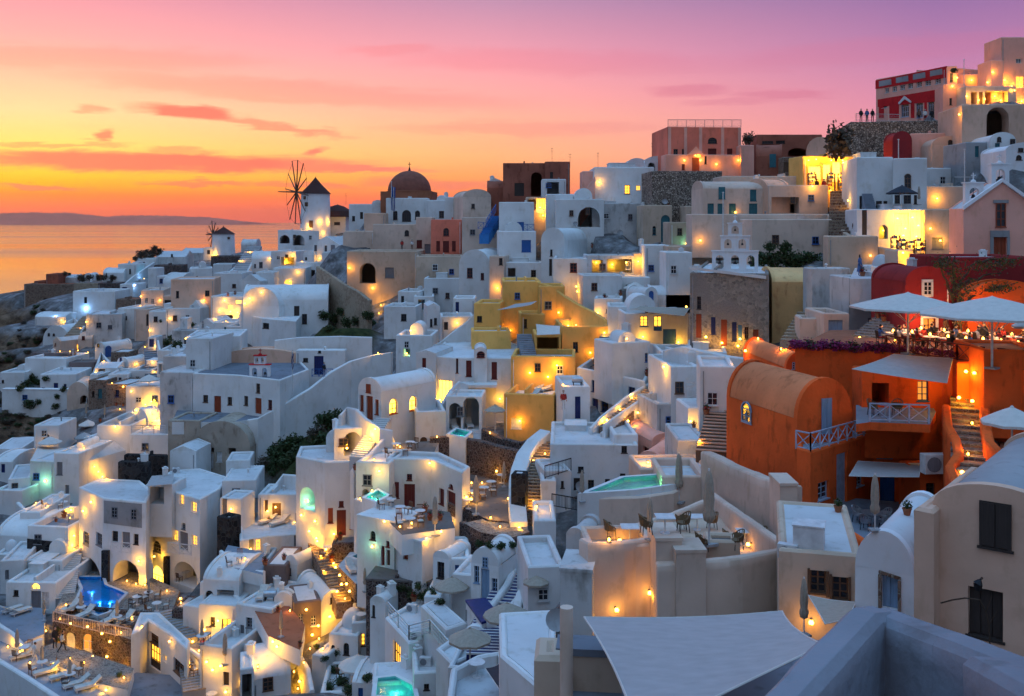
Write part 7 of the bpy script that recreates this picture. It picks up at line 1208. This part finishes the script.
W1 += [(303,514,10),(326,548,10),(338,566,8),(342,574,10),(352,590,10),(336,590,8),(323,570,8),(311,530,8),(306,608,6),(290,612,6),(206,628,10),(192,640,8),(199,652,10),(208,660,8),(214,668,8),(190,668,8),(172,640,6),(46,632,6),(72,622,10),(104,632,8),(112,640,8),(132,620,8),(142,628,8),(84,664,8),(70,660,6),(108,688,8),(30,664,8),(8,648,8),(140,560,16),(127,582,9),(152,556,8),(245,560,6),(250,548,6),(268,510,10),(276,506,10),(232,508,8),(310,650,8),(304,664,8),(298,690,8),(318,624,8),(380,470,10),(400,448,8),(430,462,8),(464,496,10),(482,484,10),(498,470,8),(508,500,8),(500,528,8),(454,520,6),(440,530,6),(400,528,10),(386,520,6),(360,500,6),(520,420,14),(500,398,14),(530,372,14),(548,376,12),(510,330,8),(590,352,10),(604,332,12),(598,312,12),(560,312,12),(596,262,14),(612,264,14),(626,262,16),(700,240,10),(738,345,12),(706,336,10),(722,342,12),(640,412,14),(626,420,12),(690,420,8),(700,440,10),(120,410,12),(136,414,16),(146,404,16),(112,384,8),(104,362,8),(96,372,6),(70,352,8),(60,352,6),(160,300,8),(170,318,8),(150,330,10),(186,338,8),(204,300,8),(220,310,12),(226,322,12),(238,312,12),(216,320,12),(250,298,12),(298,272,14),(320,258,12),(302,262,10),(270,258,12),(940,240,14),(930,228,12),(850,200,16),(830,190,24),(812,186,24),(842,160,40),(808,160,40),(905,228,40),(916,236,40),(898,244,30),(700,160,14),(716,164,12),(738,160,12),(684,160,10),(978,100,20),(1000,100,20),(952,86,16),(966,96,16),(1004,80,20),(992,72,16),(1016,90,24)]  # extra lamps spread along lanes; crest and ochre ones added to warm walls
for px, py, w in W1: lamp(px, py, w)
for px, py, w in [(134, 285, 20), (144, 279, 20), (86, 308, 30), (55, 317, 14)]: lamp(px, py, w, (.2, .5, 1))
for px, py, w in [(46, 480, 9), (686, 243, 9), (405, 353, 4), (306, 500, 10), (372, 492, 7), (374, 545, 5)]: lamp(px, py, w, (.15, 1, .6))
def down(x, y, z0=60):
    ok, loc, nor, i, ob, _ = S.ray_cast(DG(), Vector((x, y, z0)), Vector((0, 0, -1)), distance=400)
    return loc if ok else Vector((x, y, z0-5))
def floor_near(p, r=4):
    ok, loc, nor, i, ob, _ = S.ray_cast(DG(), p, Vector((0, 0, -1)), distance=r); return loc if ok else p-Vector((0, 0, 2.5))
def open_par(px, py, wpx, Y, mat, what, h=None, n=8, sag=.5, pole='white_wood'):
    Y = Y or DY(px, py+18); a = P(px, py, Y); rad = round(wpx/2/F*Y*5)/5
    if h is None: h = round(max(2.0, min(3.4, a.z-floor_near(a-Vector((0, 0, .2)), 3.6).z))*5)/5
    spawn('par_%s%d%g%g' % (mat, n, rad, h), mk_parasol(rad, h, mat, pole, n, sag), a-Vector((0, 0, h)), random.uniform(0, .7), what, 'parasol', 'open parasols')
def shut_par(px, pt, pb, mat='beige_canvas', Y=None, what='folded beige parasol on'):
    h = hit(px, pb); 
    if not h and not Y: return
    loc = P(px, pb, Y) if Y else h[0]; H = (pb-pt)/F*loc.y; s = max(.7, min(1.5, H/2.7)); spawn('shut_'+mat, mk_closed(2.7, mat), loc, random.uniform(0, 1), what+' '+short_of(None if Y else h[2], loc), 'parasol', 'folded parasols', s)
for t in [(50,436.5,22,None,'white_canvas','cream open parasol below the rocks beside blue white block'),(88,420,18,None,'white_canvas','white open parasol behind the lantern roof terrace'),(84,432.5,19,None,'canvas','grey open parasol over the upper lit terrace'),(43,484,25,None,'canvas','grey open parasol on curved sun terrace'),(149,374.5,22,None,'white_canvas','white open parasol above the glowing cream block'),(635,282,24,118,'white_canvas','white open parasol beside the round fronted house'),(452,577,36,67,'beige_canvas','tan open parasol behind the flat roofed house'),(470,628,44,55,'beige_canvas','tan open parasol over the round breakfast table'),(507,603,46,58,'beige_canvas','tan open parasol half hidden beside navy steps'),(536,575,26,60,'beige_canvas','tan parasol beside the cream buttress'),(495,405,22,None,'beige_canvas','ochre lit parasol by the lower ochre house'),(1012,407,58,47,'white_canvas','white scalloped parasol right of the glowing steps'),(1026,436,30,46,'canvas','pale blue parasol at the right edge'),(902,185.5,32,105,'dark_canvas','black open parasol below the oval window'),(1034,316,44,58,'white_canvas','white parasol cut by the right edge')]: open_par(*t)
open_par(358, 655, 38, 72, 'white_canvas', 'white parasol with dark plants at the bottom')
open_par(908, 293, 112, 61, 'white_canvas', 'left big grey parasol over the restaurant', 3.75, 8, .25); open_par(992, 297, 136, 55, 'white_canvas', 'right big grey parasol over the restaurant', 3.95, 8, .25)
for t in [(650,500,540),(709,470,545),(679,453,503),(875,475,531),(435,496,536),(476,476,515),(504,462,487),(394,485,507),(582,471,502),(281,611,637),(202,619,644),(225,633,665),(81,591,614),(117,600,624),(44,600,621),(17,629,655),(42,649,669),(69.5,658,683),(149,582,600),(86,402,418),(104.6,407,419),(365,575,592)]: shut_par(*t)
shut_par(804, 578, 636, Y=35, what='folded beige parasol beside'); shut_par(919, 186, 205, Y=105, what='folded dark parasol near')
LG = 'loungers on the hotel and pool terraces'
for px, py, rz in [(11.5,612,2.5),(20,614,2.5),(23,658,-.9),(47,674,-.9),(63,678.5,-.9),(77,686.6,-.9),(88.5,689,-.9),(90,615,-.4),(125,622,-.4),(109,623,-.4),(71,610,-.4),(538,386,-.6),(529,388,-.6),(546,388,-.6),(269,519.5,-.7),(279,525,-.7),(282.6,499,-.7),(449.7,424,.2),(464.6,424,.2),(257,590,0),(262,598,0),(356,566,.4),(640,470,1.2)]:
    place('lounger', mk_lounger(), px, py, rz, 'sun lounger on', 'sun lounger', LG)
for px, py in [(24,656),(42,670.5),(70,683),(117,625),(81,615),(137,604.5),(156.6,611),(148.5,600),(186,579),(238.6,564),(202,645),(232,606),(420,520),(463,506),(473,500),(491,490),(391,508),(328,555),(365,573),(505,480),(484,496),(410,528),(400,516),(396,452),(410,450),(470,668),(350,676),(500,420),(215,655),(60,502),(52,505),(545,345),(548,398)]:
    place('rtable', mk_table('white_wood', .42), px, py, 0, 'round white table on', 'table', 'small round tables'); 
    for a in (random.uniform(0, 2), random.uniform(3, 5)):
        h = hit(px, py)
        if h and h[1].z > .5:
            q = h[0]+Vector((math.cos(a)*.8, math.sin(a)*.8, 0)); fl = floor_near(q+Vector((0, 0, .5)), 2); spawn('chair_d', mk_chair('brown_wood'), fl, a-math.pi/2, 'wooden terrace chair on '+short_of(h[2], fl), 'chair', 'wooden terrace chairs')
for px, py in [(628,537),(665,533),(697,530),(720,550),(745,545)]:
    place('sqtable', mk_table('white_wood', .42, False), px, py, 0, 'square white table on', 'table', 'square terrace tables')
    h = hit(px, py)
    for a in (.2, 3.3): q = h[0]+Vector((math.cos(a)*.85, math.sin(a)*.85, 0)); spawn('bucket', mk_bucket(), q, a-math.pi/2, 'wicker armchair on '+short_of(h[2], q), 'chair', 'wicker armchairs')
# orange house terraces
for (x, y, z, rz) in [(873, 414, -11.0, .6), (897, 414, -11.0, -.6)]: spawn('bucket', mk_bucket(), onz(x, y+1, z), rz, 'wicker armchair on the blue painted upper terrace', 'chair', 'wicker armchairs')
spawn('rtable_b', mk_table('light_blue', .4), onz(885, 417, -11.0), 0, 'pale blue table between two wicker chairs on terrace', 'table'); 
for a in (.3, 2.2, 4.0, 5.2): c = onz(872, 526, -16.2); spawn('mchair', mk_bucket('steel'), c+Vector((math.cos(a)*.85, math.sin(a)*.85, 0)), a-math.pi/2, 'metal bucket chair on grey patio of orange house', 'chair', 'metal patio chairs')
spawn('rtable_m', mk_table('steel', .55), onz(872, 526, -16.2), 0, 'round metal table on grey patio of orange house', 'table')
for px, py, s in [(934,419,1),(838,512,.8),(907,515,.7)]: place('pot', mk_pot(), px, py, 0, 'potted plant on', 'potted plant', 'potted plants', s)
# restaurant guests, tables and candles
TOPS = [('cloth_white', 'white shirt'), ('cloth_black', 'black shirt'), ('cloth_red', 'red top'), ('cloth_blue', 'blue shirt'), ('cloth_brown', 'brown jacket')]
tabs = [(893, 344), (912, 345), (930, 348), (948, 350), (966, 352), (983, 353), (1001, 355), (1018, 357), (921, 341), (944, 343), (968, 344), (991, 346), (1012, 348)]
for i, (px, py) in enumerate(tabs):
    c = onz(px, py, ZR+.0); spawn('dtable', mk_table('cloth_white', .45, False), c, .2, 'dining table with cloth on the restaurant terrace', 'table', 'restaurant dining tables')
    m_ = 'candle'
    o = spawn('candle', mk_ground_lamp, c+Vector((0, 0, .76)), 0, 'lit candle lantern on a restaurant table', 'lantern', 'candle lanterns on restaurant tables', .9); l = plight(c+Vector((0, -.1, 1.4)), 60, (1, .42, .1), .08)
    l.parent = o; l.matrix_parent_inverse = (Matrix.Translation(o.location) @ Matrix.Scale(.9, 4)).inverted()
    for k, a in enumerate((0.15, 3.2)):
        if (i+k) % 5 == 4: continue
        mt, wd = TOPS[(i*2+k*3) % 5]; q = c+Vector((math.cos(a)*.85, math.sin(a)*.85, 0)); spawn('dchair', mk_chair('dark_wood', 'cloth_red'), q, a-math.pi/2, 'dark dining chair on the restaurant terrace', 'chair', 'restaurant dining chairs')
        spawn('sit_'+mt, mk_person(mt, 'cloth_black', 'sit'), q+Vector((0, 0, -.02)), a-math.pi/2, 'diner in '+wd+' seated on the restaurant terrace', 'person', 'restaurant guests')
spawn('stand_b', mk_person('cloth_black', 'cloth_black', 'stand'), onz(984, 350, ZR), 0, 'standing waiter in black on the restaurant terrace', 'person')
spawn('stand_r', mk_person('cloth_brown', 'cloth_black', 'stand'), onz(946, 341, ZR), .6, 'standing guest in brown by the red door', 'person')
railing('dark red crossed railing along the restaurant edge', [onz(886, 351.5, ZR), onz(957, 361, ZR), onz(984, 365, ZR)], 1.0, 'red_wood', 'x'); railing('dark red railing right of the orange pier', [onz(998, 366, ZR), onz(1034, 370.5, ZR)], 1.0, 'red_wood', 'x')
for i in range(14): t = i/13; p = onz(797+t*95, 347+t*5, ZR); spawn('bloom%d' % (i % 3), mk_bush(31+i % 3, 'bloom' if i % 3 < 2 else 'leaf', 300), p+Vector((0, 0, -.1)), i, 'magenta bougainvillea on restaurant edge', 'plant', 'bougainvillea along the restaurant edge', (1.1, 1.1, .9))
for i in range(6): p = onz(892+i*12, 351+i*1.4, ZR); spawn('bloomr', mk_bush(37, 'bloom', 260), p, i, 'dark flowers behind restaurant railing', 'plant', 'flowers behind the railing', (.9, .9, .7))
# climbing plant on the red wall
root = thing('climbing_plant', 'sprawling climbing plant over the red restaurant wall', 'plant', P(958, 338, 66)); m = MB(); rr = random.Random(4); lf = MB()
def limb(a, b, r0, r1, n=6):
    pr = Vector(a)
    for i in range(1, n+1): q = Vector(a).lerp(Vector(b), i/n)+Vector((rr.uniform(-.12, .12), rr.uniform(-.1, .1), rr.uniform(-.12, .12))); m.tube(pr, q, r0+(r1-r0)*(i-1)/n, r0+(r1-r0)*i/n, 6); pr = q
for a, b in [((958, 338), (952, 300)), ((952, 300), (938, 262)), ((952, 300), (955, 255)), ((955, 290), (975, 262)), ((956, 285), (1000, 272)), ((958, 338), (962, 305)), ((962, 305), (985, 290)), ((985, 290), (1018, 284)), ((975, 262), (1015, 258))]: limb(P(*a, 67.3), P(*b, 67.6), .11, .05)
for i in range(1500):
    t = rr.random(); cx, cy, sx, sy = rr.choice([(942, 262, 11, 7), (955, 272, 10, 14), (965, 290, 14, 12), (985, 266, 20, 8), (1005, 262, 16, 6), (958, 310, 8, 16), (1000, 288, 16, 5)]); p = P(rr.gauss(cx, sx*.5), rr.gauss(cy, sy*.5), 67.2+rr.uniform(-.7, .3)); a = Vector((rr.gauss(0, 1), rr.gauss(0, 1), rr.gauss(0, 1))).normalized()*rr.uniform(.06, .13); b = a.cross(Vector((rr.gauss(0, 1), 1, rr.gauss(0, 1)))).normalized()*.05; lf.quad(p-a, p-b, p+a, p+b, m=rr.choice((0, 0, 1)))
m.build('stem', 'bark', root); lf.build('foliage', ['leaf', 'leaf_dry'], root)
# shrubs and trees
G2 = 'shrubs on the slopes and terraces'
def rocky(px, py, *a):
    h = hit(px, py)
    if h and h[2].name == 'terrain': shrub(px, py, *a)
def shrub(px, py, wpx, kind, what, hs=.9, Y=None):
    h = hit(px, py); loc = P(px, py, Y) if Y else (h[0] if h else P(px, py, DY(px, py))); s = wpx/F*loc.y/1.15; k = random.randrange(3); spawn(kind+'b%d' % k, mk_bush(11+k*7, kind, 520), loc-Vector((0, 0, .1*s)), random.uniform(0, 6), what, 'shrub', G2, (s, s, s*hs))
shrub(836, 154, 38, 'leaf_dry', 'big dark round tree beside the rubble wall', 1.3, 122); shrub(749, 143, 15, 'leaf_dry', 'dark shrub right of the pink mansion', 1.2, 150); shrub(954, 72, 8, 'leaf', 'dark shrub above the red mansion', 1, 139)
for px, py, w in [(756,266,18),(765,265,20),(776,266,22),(787,266,20),(798,267,20),(808,266,22),(820,267,18),(785,252,16),(770,250,12)]: shrub(px, py, w, 'leaf', 'tall dark shrub against cream retaining wall', 1.3, 109)
for i in range(34): px = random.uniform(262, 342); py = random.uniform(400, 472); 
SL = [(262,462,18),(275,455,20),(290,450,22),(300,440,24),(312,432,22),(322,425,24),(330,415,20),(338,405,18),(300,460,18),(285,466,16),(318,446,18),(306,425,18),(325,438,16),(345,398,14),(333,395,14),(296,430,16),(270,470,14),(252,468,14),(282,440,14),(340,425,14)]
for px, py, w in SL+[(a+random.uniform(-9, 9), b+random.uniform(-7, 7), w*1.1) for a, b, w in SL for _ in (0, 1, 2)]: rocky(px, py, w, random.choice(['leaf', 'leaf', 'leaf_dry']), 'green shrub on the slope below curving white wall', .9)
for px, py, w in [(325,318,16),(336,322,18),(348,326,18),(358,324,16),(368,318,16),(372,326,14),(342,314,14),(330,330,12)]: shrub(px, py, w, 'leaf', 'dark bush below the diagonal stone wall', .9)
for px, py, w in [(168,345,12),(176,348,14),(172,340,10),(193,326,7),(161,322,5)]: shrub(px, py, w, 'leaf', 'dark bush in white court beside amber lane', 1)
for px, py, w in [(26,386,14),(33,380,12),(38,384,12),(46,380,9),(63,391,9),(20,390,10),(30,407,16),(38,404,10),(58,398,8),(56,408,10)]: shrub(px, py, w, 'leaf', 'bush beside the long white cliff wall', 1)
for px, py, w in [(84,281,12),(90,279,9),(98,280,12),(104,279,9),(78,279,8),(69,275,5),(64,275,7),(142,257,14),(150,257,16),(158,254,12),(136,260,8),(154,250,9),(113,279,8)]: shrub(px, py, w, 'leaf_dry', 'dark bush on the far left ridge', 1)
for i in range(90): px = random.uniform(-4, 48); py = random.uniform(max(306, 345-px), 425); rocky(px, py, random.uniform(5, 13), random.choice(['leaf_dry', 'leaf', 'leaf_dry']), 'dry scrub bush on the rocky cliff', .7)
for i in range(50): rocky(random.uniform(2, 64), random.uniform(408, 440), random.uniform(4, 9), random.choice(['leaf_dry', 'leaf']), 'small bush on dark terraced rock', .6)
for px, py, w in [(403,590,14),(412,596,16),(424,598,18),(432,594,14),(420,588,14),(480,545,12),(490,547,12),(500,548,14),(512,547,12),(440,604,12),(335,672,14),(330,690,16),(342,684,16),(350,692,18),(325,660,10),(336,655,12),(368,680,14),(316,648,8),(120,676,8),(58,630,8),(60,640,7)]: shrub(px, py, w, 'leaf', 'garden bush among the lower terraces', .9)
for px, py in [(585,242),(592,240),(655,246),(663,244),(868,275),(876,276),(884,276),(890,276),(823,193),(815,197),(828,212),(818,212),(760,214),(764,213),(706,408),(700,412),(848,262),(668,200),(646,300),(604,282),(620,281),(628,281),(265,565),(284,560),(355,470),(407,500),(440,520),(425,512),(430,520),(575,290),(568,292),(645,372),(250,540),(330,560),(270,500),(340,540),(236,294),(228,296),(222,300),(240,305),(216,306),(205,616),(278,612),(300,647),(52,516),(60,514),(100,422),(118,400),(125,398),(412,545),(418,552),(415,560),(640,318),(795,310)]:
    place('potf', mk_pot('bloom_red'), px, py, 0, 'potted red flowers on', 'potted plant', 'potted flowering plants', random.uniform(.7, 1.15))
# people
def man(px, py, top, legs, pose, label, Y=None, rz=0, long=False):
    place('p_'+top+legs+pose+str(long), mk_person(top, legs, pose, 'hair', long), px, py, rz, label, 'person', None, 1, Y=Y, auto=False)
man(860, 276, 'cloth_blue', 'cloth_blue', 'stand', 'woman in long blue dress on the roof terrace', None, .8, True); man(34.5, 664, 'cloth_white', 'cloth_white', 'walk', 'man in white walking past the sun loungers', None, 2.4); man(412, 250, 'cloth_white', 'cloth_brown', 'stand', 'person in white at the cream block parapet', 168); man(402, 250, 'cloth_red', 'cloth_black', 'stand', 'person in red top on the tan terrace building', 168)
for i, (x, c, w) in enumerate([(861, 'cloth_black', 'black coat'), (867, 'cloth_blue', 'dark blue coat'), (872.5, 'cloth_black', 'black jacket'), (919, 'cloth_brown', 'brown coat'), (925, 'cloth_white', 'pale coat'), (932, 'cloth_black', 'dark coat')]): man(x, 122, c, 'cloth_black', 'stand', 'person in '+w+' on the rubble wall edge', 133, rz=math.pi*(i % 2))
man(817, 193, 'cloth_black', 'cloth_black', 'walk', 'person in black at the glowing gift shop', 125, 3); man(855, 236, 'cloth_brown', 'cloth_black', 'walk', 'person in brown on the lane above shop', 106, 2.5); man(824, 193, 'cloth_red', 'cloth_black', 'stand', 'person in red by the glowing gift shop', 125, 3); man(55, 648, 'cloth_black', 'cloth_black', 'stand', 'person in black beside the lava stone bar', None, 1); man(62, 652, 'cloth_white', 'cloth_black', 'walk', 'person in white shirt beside the lava bar', None, 2); man(324, 377, 'cloth_black', 'cloth_blue', 'stand', 'person in black by navy door railing', None, 1); man(563.5, 410, 'cloth_red', 'cloth_white', 'stand', 'person in red and white by slim navy door', 88, 0)
# poles, flags, antennas
def pole(label, px, pt, pb, Y, r=.05, mat='white_wood', arm=None, cat='pole', name='pole'):
    root = thing(name, label, cat, P(px, pb, Y)); m = MB(); m.tube(P(px, pb, Y), P(px, pt, Y), r, r*.8); m.build('shaft', mat, root); m = MB(); m.lathe(P(px, pt, Y), [(0, r*2), (r*2, r), (r*1.5, 0)], 8); m.build('finial', mat, root)
    if arm: m = MB(); m.bar(P(px-arm[0], arm[1], Y), P(px+arm[0], arm[1], Y), r); m.build('crossarm', mat, root)
    return root
def flag(root, px, py0, py1, Y, wpx):
    m = MB(); n = 9; H = (py1-py0)/F*Y; w = wpx/F*Y; p = P(px, py0, Y)
    for k in range(6):
        for i in range(n):
            f = lambda j: Vector((p.x+w*k/6, p.y+.15*math.sin(k*1.5+j), p.z-H*j/n-k*.05)); g = lambda j: Vector((p.x+w*(k+1)/6, p.y+.15*math.sin((k+1)*1.5+j), p.z-H*j/n-(k+1)*.05)); m.quad(f(i), f(i+1), g(i+1), g(i), m=(k % 2) if i > 3 else 0 if k % 3 else 1)
    m.build('flag', ['flag_blue', 'cloth_white'], root)
flag(pole('flagpole with drooping blue white flag by dome church', 391.5, 182, 222, 188, .07, name='flagpole', cat='flagpole'), 391, 186, 210, 187.8, 4.5); flag(pole('tall striped flagpole right of the belfry church', 292.5, 350, 398, 116, .05, name='flagpole', cat='flagpole'), 291.5, 352, 368, 115.9, 2.2)
pole('tall white pole before turquoise shutter house', 723, 193, 242, 112, .07); pole('tall thin mast on the crest by red mansion', 964, 60, 86, 139, .06); pole('white mast with crossarm left of chapel belfry', 964.5, 150, 208, 98, .06, arm=(10, 177)); pole('white post beside the red vaulted restaurant', 898.5, 140, 160, 105, .06); pole('white flag post at the taverna terrace', 73, 350, 364, 160, .08)
for px, py, Y in [(552, 162, 166), (570, 168, 165), (598, 168, 152), (346, 205, 196), (652, 158, 158), (1000, 74, 144)]: spawn('antenna', mk_antenna, P(px, py, Y), 1, 'thin rooftop antenna on the crest', 'antenna', 'antennas on the crest', .7)
railing('grey railing on the pink mansion roof', [P(668, 127, 151.5), P(741, 127, 152.5)], 1.1, 'grey_wood', 'bar'); railing('glass and steel railing on the rubble wall', [P(856, 121, 134), P(900, 122, 132)], 1.0, 'steel', 'line'); railing('white railing in front of lit vaulted suite', [P(131.5, 434, 116), P(165, 434, 116)], 1.0, 'white_wood', 'line'); railing('black iron railing on stair landing house', [P(545, 479, 76), P(571, 471, 78.5)], 1.0, 'iron', 'bar'); railing('iron railing by the lit curved steps', [P(552, 507, 76), P(580, 512, 75)], 1.0, 'iron', 'bar')
railing('blue railing beside the navy door', [P(312, 377, 125), P(333, 377, 125)], 1.0, 'blue_wood', 'x'); railing('white roof railing on flat roofed house', [P(388, 616, 65.5), P(409, 640, 62.5)], .9, 'white_wood', 'line'); railing('white roof rail above the lit doors', [P(409, 640, 62.5), P(430, 634, 64), P(448, 655, 61.5)], .9, 'white_wood', 'line'); railing('bright blue ornate balcony rail under crest', [P(478, 229, 155), P(494, 231, 154), P(507, 227, 155)], 1.1, 'blue_wood', 'x'); stairs('bright blue outside stair left of slanted house', (484, 236, 153), (496, 216, 157), 1.6, 12, 'blue_paint', 'blue_paint'); railing('bright blue stair rail rising to crest', [P(486, 228, 152), P(496, 212, 156)], 1.2, 'blue_wood', 'x'); railing('blue balcony rail on white slanted house', [P(507, 231, 149), P(534, 231, 149)], 1, 'blue_wood', 'x'); railing('white balcony railing of left hotel wing', [P(111, 552, 94), P(131, 554, 94)], 1, 'white_wood', 'x'); railing('white balcony railing of right hotel wing', [P(168, 553, 93), P(191, 556, 93)], 1, 'white_wood', 'x'); railing('white balustrade on the lava bar roof', [P(53, 622, 84.8), P(131, 640, 83)], .9, 'cream', 'bar')
railing('white rail posts beside the slatted steps', [P(686, 398, 80), P(716, 396, 78), P(718, 420, 74)], 1.2, 'white_wood', 'line'); railing('thin white terrace rail above turquoise roof', [P(655, 391, 90), P(690, 386, 86)], 1.2, 'white_wood', 'line')
# technical boxes
r = spawn('bigac', mk_ac, P(926+9, 473, 54.2), .1, 'pale blue air conditioner on the orange shed', 'air conditioner', None, 1.7)
r = thing('roof_box', 'large white plant box on the lower cream roof', 'roof box', P(806, 551, 40)); m = MB(); q0 = onz(809, 556, -13.0); m.box(q0, (1.15, 1.0, 1.25), -.35); m.build('case', 'white_wood', r, bevel=.03); m = MB(); m.box(q0+Vector((0, 0, 1.25)), (1.22, 1.06, .06), -.35); m.build('lid', 'white_wood', r)
spawn('bigac', mk_ac, onz(788, 558, -13.0), -.5, 'white air conditioner beside the large plant box', 'air conditioner', None, .9)
for px, py in [(412, 612), (422, 618), (432, 624), (176, 473)]: place('bigac', mk_ac, px, py, random.uniform(-.5, .5), 'air conditioner on', 'air conditioner', 'rooftop air conditioners', .9)
for px, py, s in [(579, 446, 1.1), (256, 482, 1.8), (664, 200, 1), (536, 308, 1), (500, 305, 1), (648, 315, 1), (620, 238, 1), (575, 205, .8)]: place('dish', mk_dish, px, py, random.uniform(-.4, .4), 'satellite dish on', 'satellite dish', 'satellite dishes', s)
spawn('dish', mk_dish, P(556, 640, 36), -.3, 'big grey satellite dish beside the large white roof', 'satellite dish', None, .95)
for px, py in [(582, 383), (270, 600)]: place('tank', mk_tank, px, py, 0, 'steel water tank on', 'water tank', None, 1)
rc = random.Random(9)
for lab, nm, root, c, W in HOUSES:
    E = EDG.get(root.name)
    if not E or len(E) != 4 or rc.random() > .2 or c.y < 62 or c.z > 6: continue
    ctr = sum(E, Vector((0, 0)))/4; q = ctr.lerp(E[rc.choice((2, 3))], rc.uniform(.45, .7)); l = down(q.x, q.y, c.z+14)
    if l.z > c.z+1.5: spawn('chim', mk_chimney, l, rc.uniform(0, 1), 'small white chimney on '+short_of(root, l), 'chimney', 'white chimneys', rc.uniform(.6, 1.0))
# near wall sconce and dry branch
r = thing('wall_sconce', 'unlit iron wall sconce on the tan vaulted house', 'wall lamp', P(979, 586, 26.4)); m = MB(); m.tube(P(982, 578, 26.9), P(980, 580, 26.5), .03); m.tube(P(980, 580, 26.5), P(978, 584, 26.5), .05, .13); m.tube(P(978, 584, 26.5), P(977.5, 590, 26.5), .12, .09); m.build('shade', 'iron', r)
# dry climbing twig
m = MB(); pts = [(990, 645, 26), (989, 625, 26), (986, 612, 26), (980, 600, 26), (965, 598, 26.4), (952, 600, 26.8), (941, 603, 27.2)]
for a, b in zip(pts, pts[1:]): m.tube(P(*a), P(*b), .02)
m.tube(P(986, 612, 26), P(992, 596, 25.8), .015, .008); m.tube(P(989, 625, 26), P(998, 610, 25.8), .015, .008); o = m.build('dry_twig', 'bark', loc=P(990, 645, 26)); tag(o, 'dry bare twig climbing the tan vaulted house', 'twig')
# wares and goods of the two shops
for (x0, y0, x1, y1, Y, n, lab) in [(858, 232, 924, 262, 100.5, 34, 'colourful goods stacked before the lit shop doorway'), (806, 178, 852, 191, 125, 22, 'colourful goods before the glowing gift shop')]:
    pass

for lab, pieces, mt in [('bright white vault with blue shuttered door lower right', [rect(878.5, 574, 881.6, 610), rect(898, 581, 901, 612), [(879, 573), (901, 580), (901, 577), (879, 570)]], 'brown_stone'), ('lower cream room with two brown framed windows', [rect(807.5, 568, 810, 595, 0), rect(826, 571, 829, 597, 0), rect(829.5, 574, 832, 601), rect(848.5, 577, 851, 604)], 'brown_wood')]:
    h = [h for h in HOUSES if h[0] == lab][0][2]
    for p in pieces: panel(h, 0, p, mt, 'stone_frame', .06)

def mk_rack(seed):
    def f():
        rr = random.Random(seed); r = proto_root('goods_rack'); m = MB()
        for x in (-.5, .5): m.box((x, 0, 0), (.05, .35, 2.3))
        for k in range(5): m.box((0, 0, .25+k*.48), (1.0, .35, .035))
        m.build('shelf_frame', 'brown_wood', r)
        for mt in ('wares', 'wares_blue', 'cloth_red', 'cloth_white'):
            w = MB()
            for i in range(9):
                k = rr.randrange(5); w.box((rr.uniform(-.42, .42), rr.uniform(-.1, .1), .285+k*.48), (rr.uniform(.06, .16), .12, rr.uniform(.12, .36)), rr.uniform(0, 1))
            o = w.build('wares', mt, r); o['kind'] = 'stuff'
        return r
    return f
for i, (px, py, Y) in enumerate([(896, 259, 101.5), (902, 262, 100.6), (911, 264, 100.2), (920, 262, 99.6)]): spawn('rack%d' % i, mk_rack(i), P(px, py, Y)-Vector((0, 0, .1)), -.2, 'goods rack before the white shop with glowing doorway', 'goods rack', 'goods racks outside the shops')
for i, (px, Y) in enumerate([(812, 125.6), (831, 125.2), (842, 125), (851, 124.8)]): spawn('rack%d' % i, mk_rack(i), P(px, 192, Y), .1, 'goods rack before the yellow hilltop gift shop', 'goods rack', 'goods racks outside the shops')
finish_labels()
for o in C.objects:
    if '_o' in o: del o['_o']
v = S.view_settings; v.view_transform = 'Standard'; v.look = 'None'; v.exposure = .2; v.gamma = 1; v.use_curve_mapping = False
S.cycles.max_bounces = 5; S.cycles.diffuse_bounces = 2; S.cycles.glossy_bounces = 2; S.cycles.transparent_max_bounces = 8; S.cycles.use_denoising = True; S.cycles.use_adaptive_sampling = True; S.cycles.adaptive_threshold = .03; S.cycles.light_sampling_threshold = .03; S.cycles.sample_clamp_indirect = 6
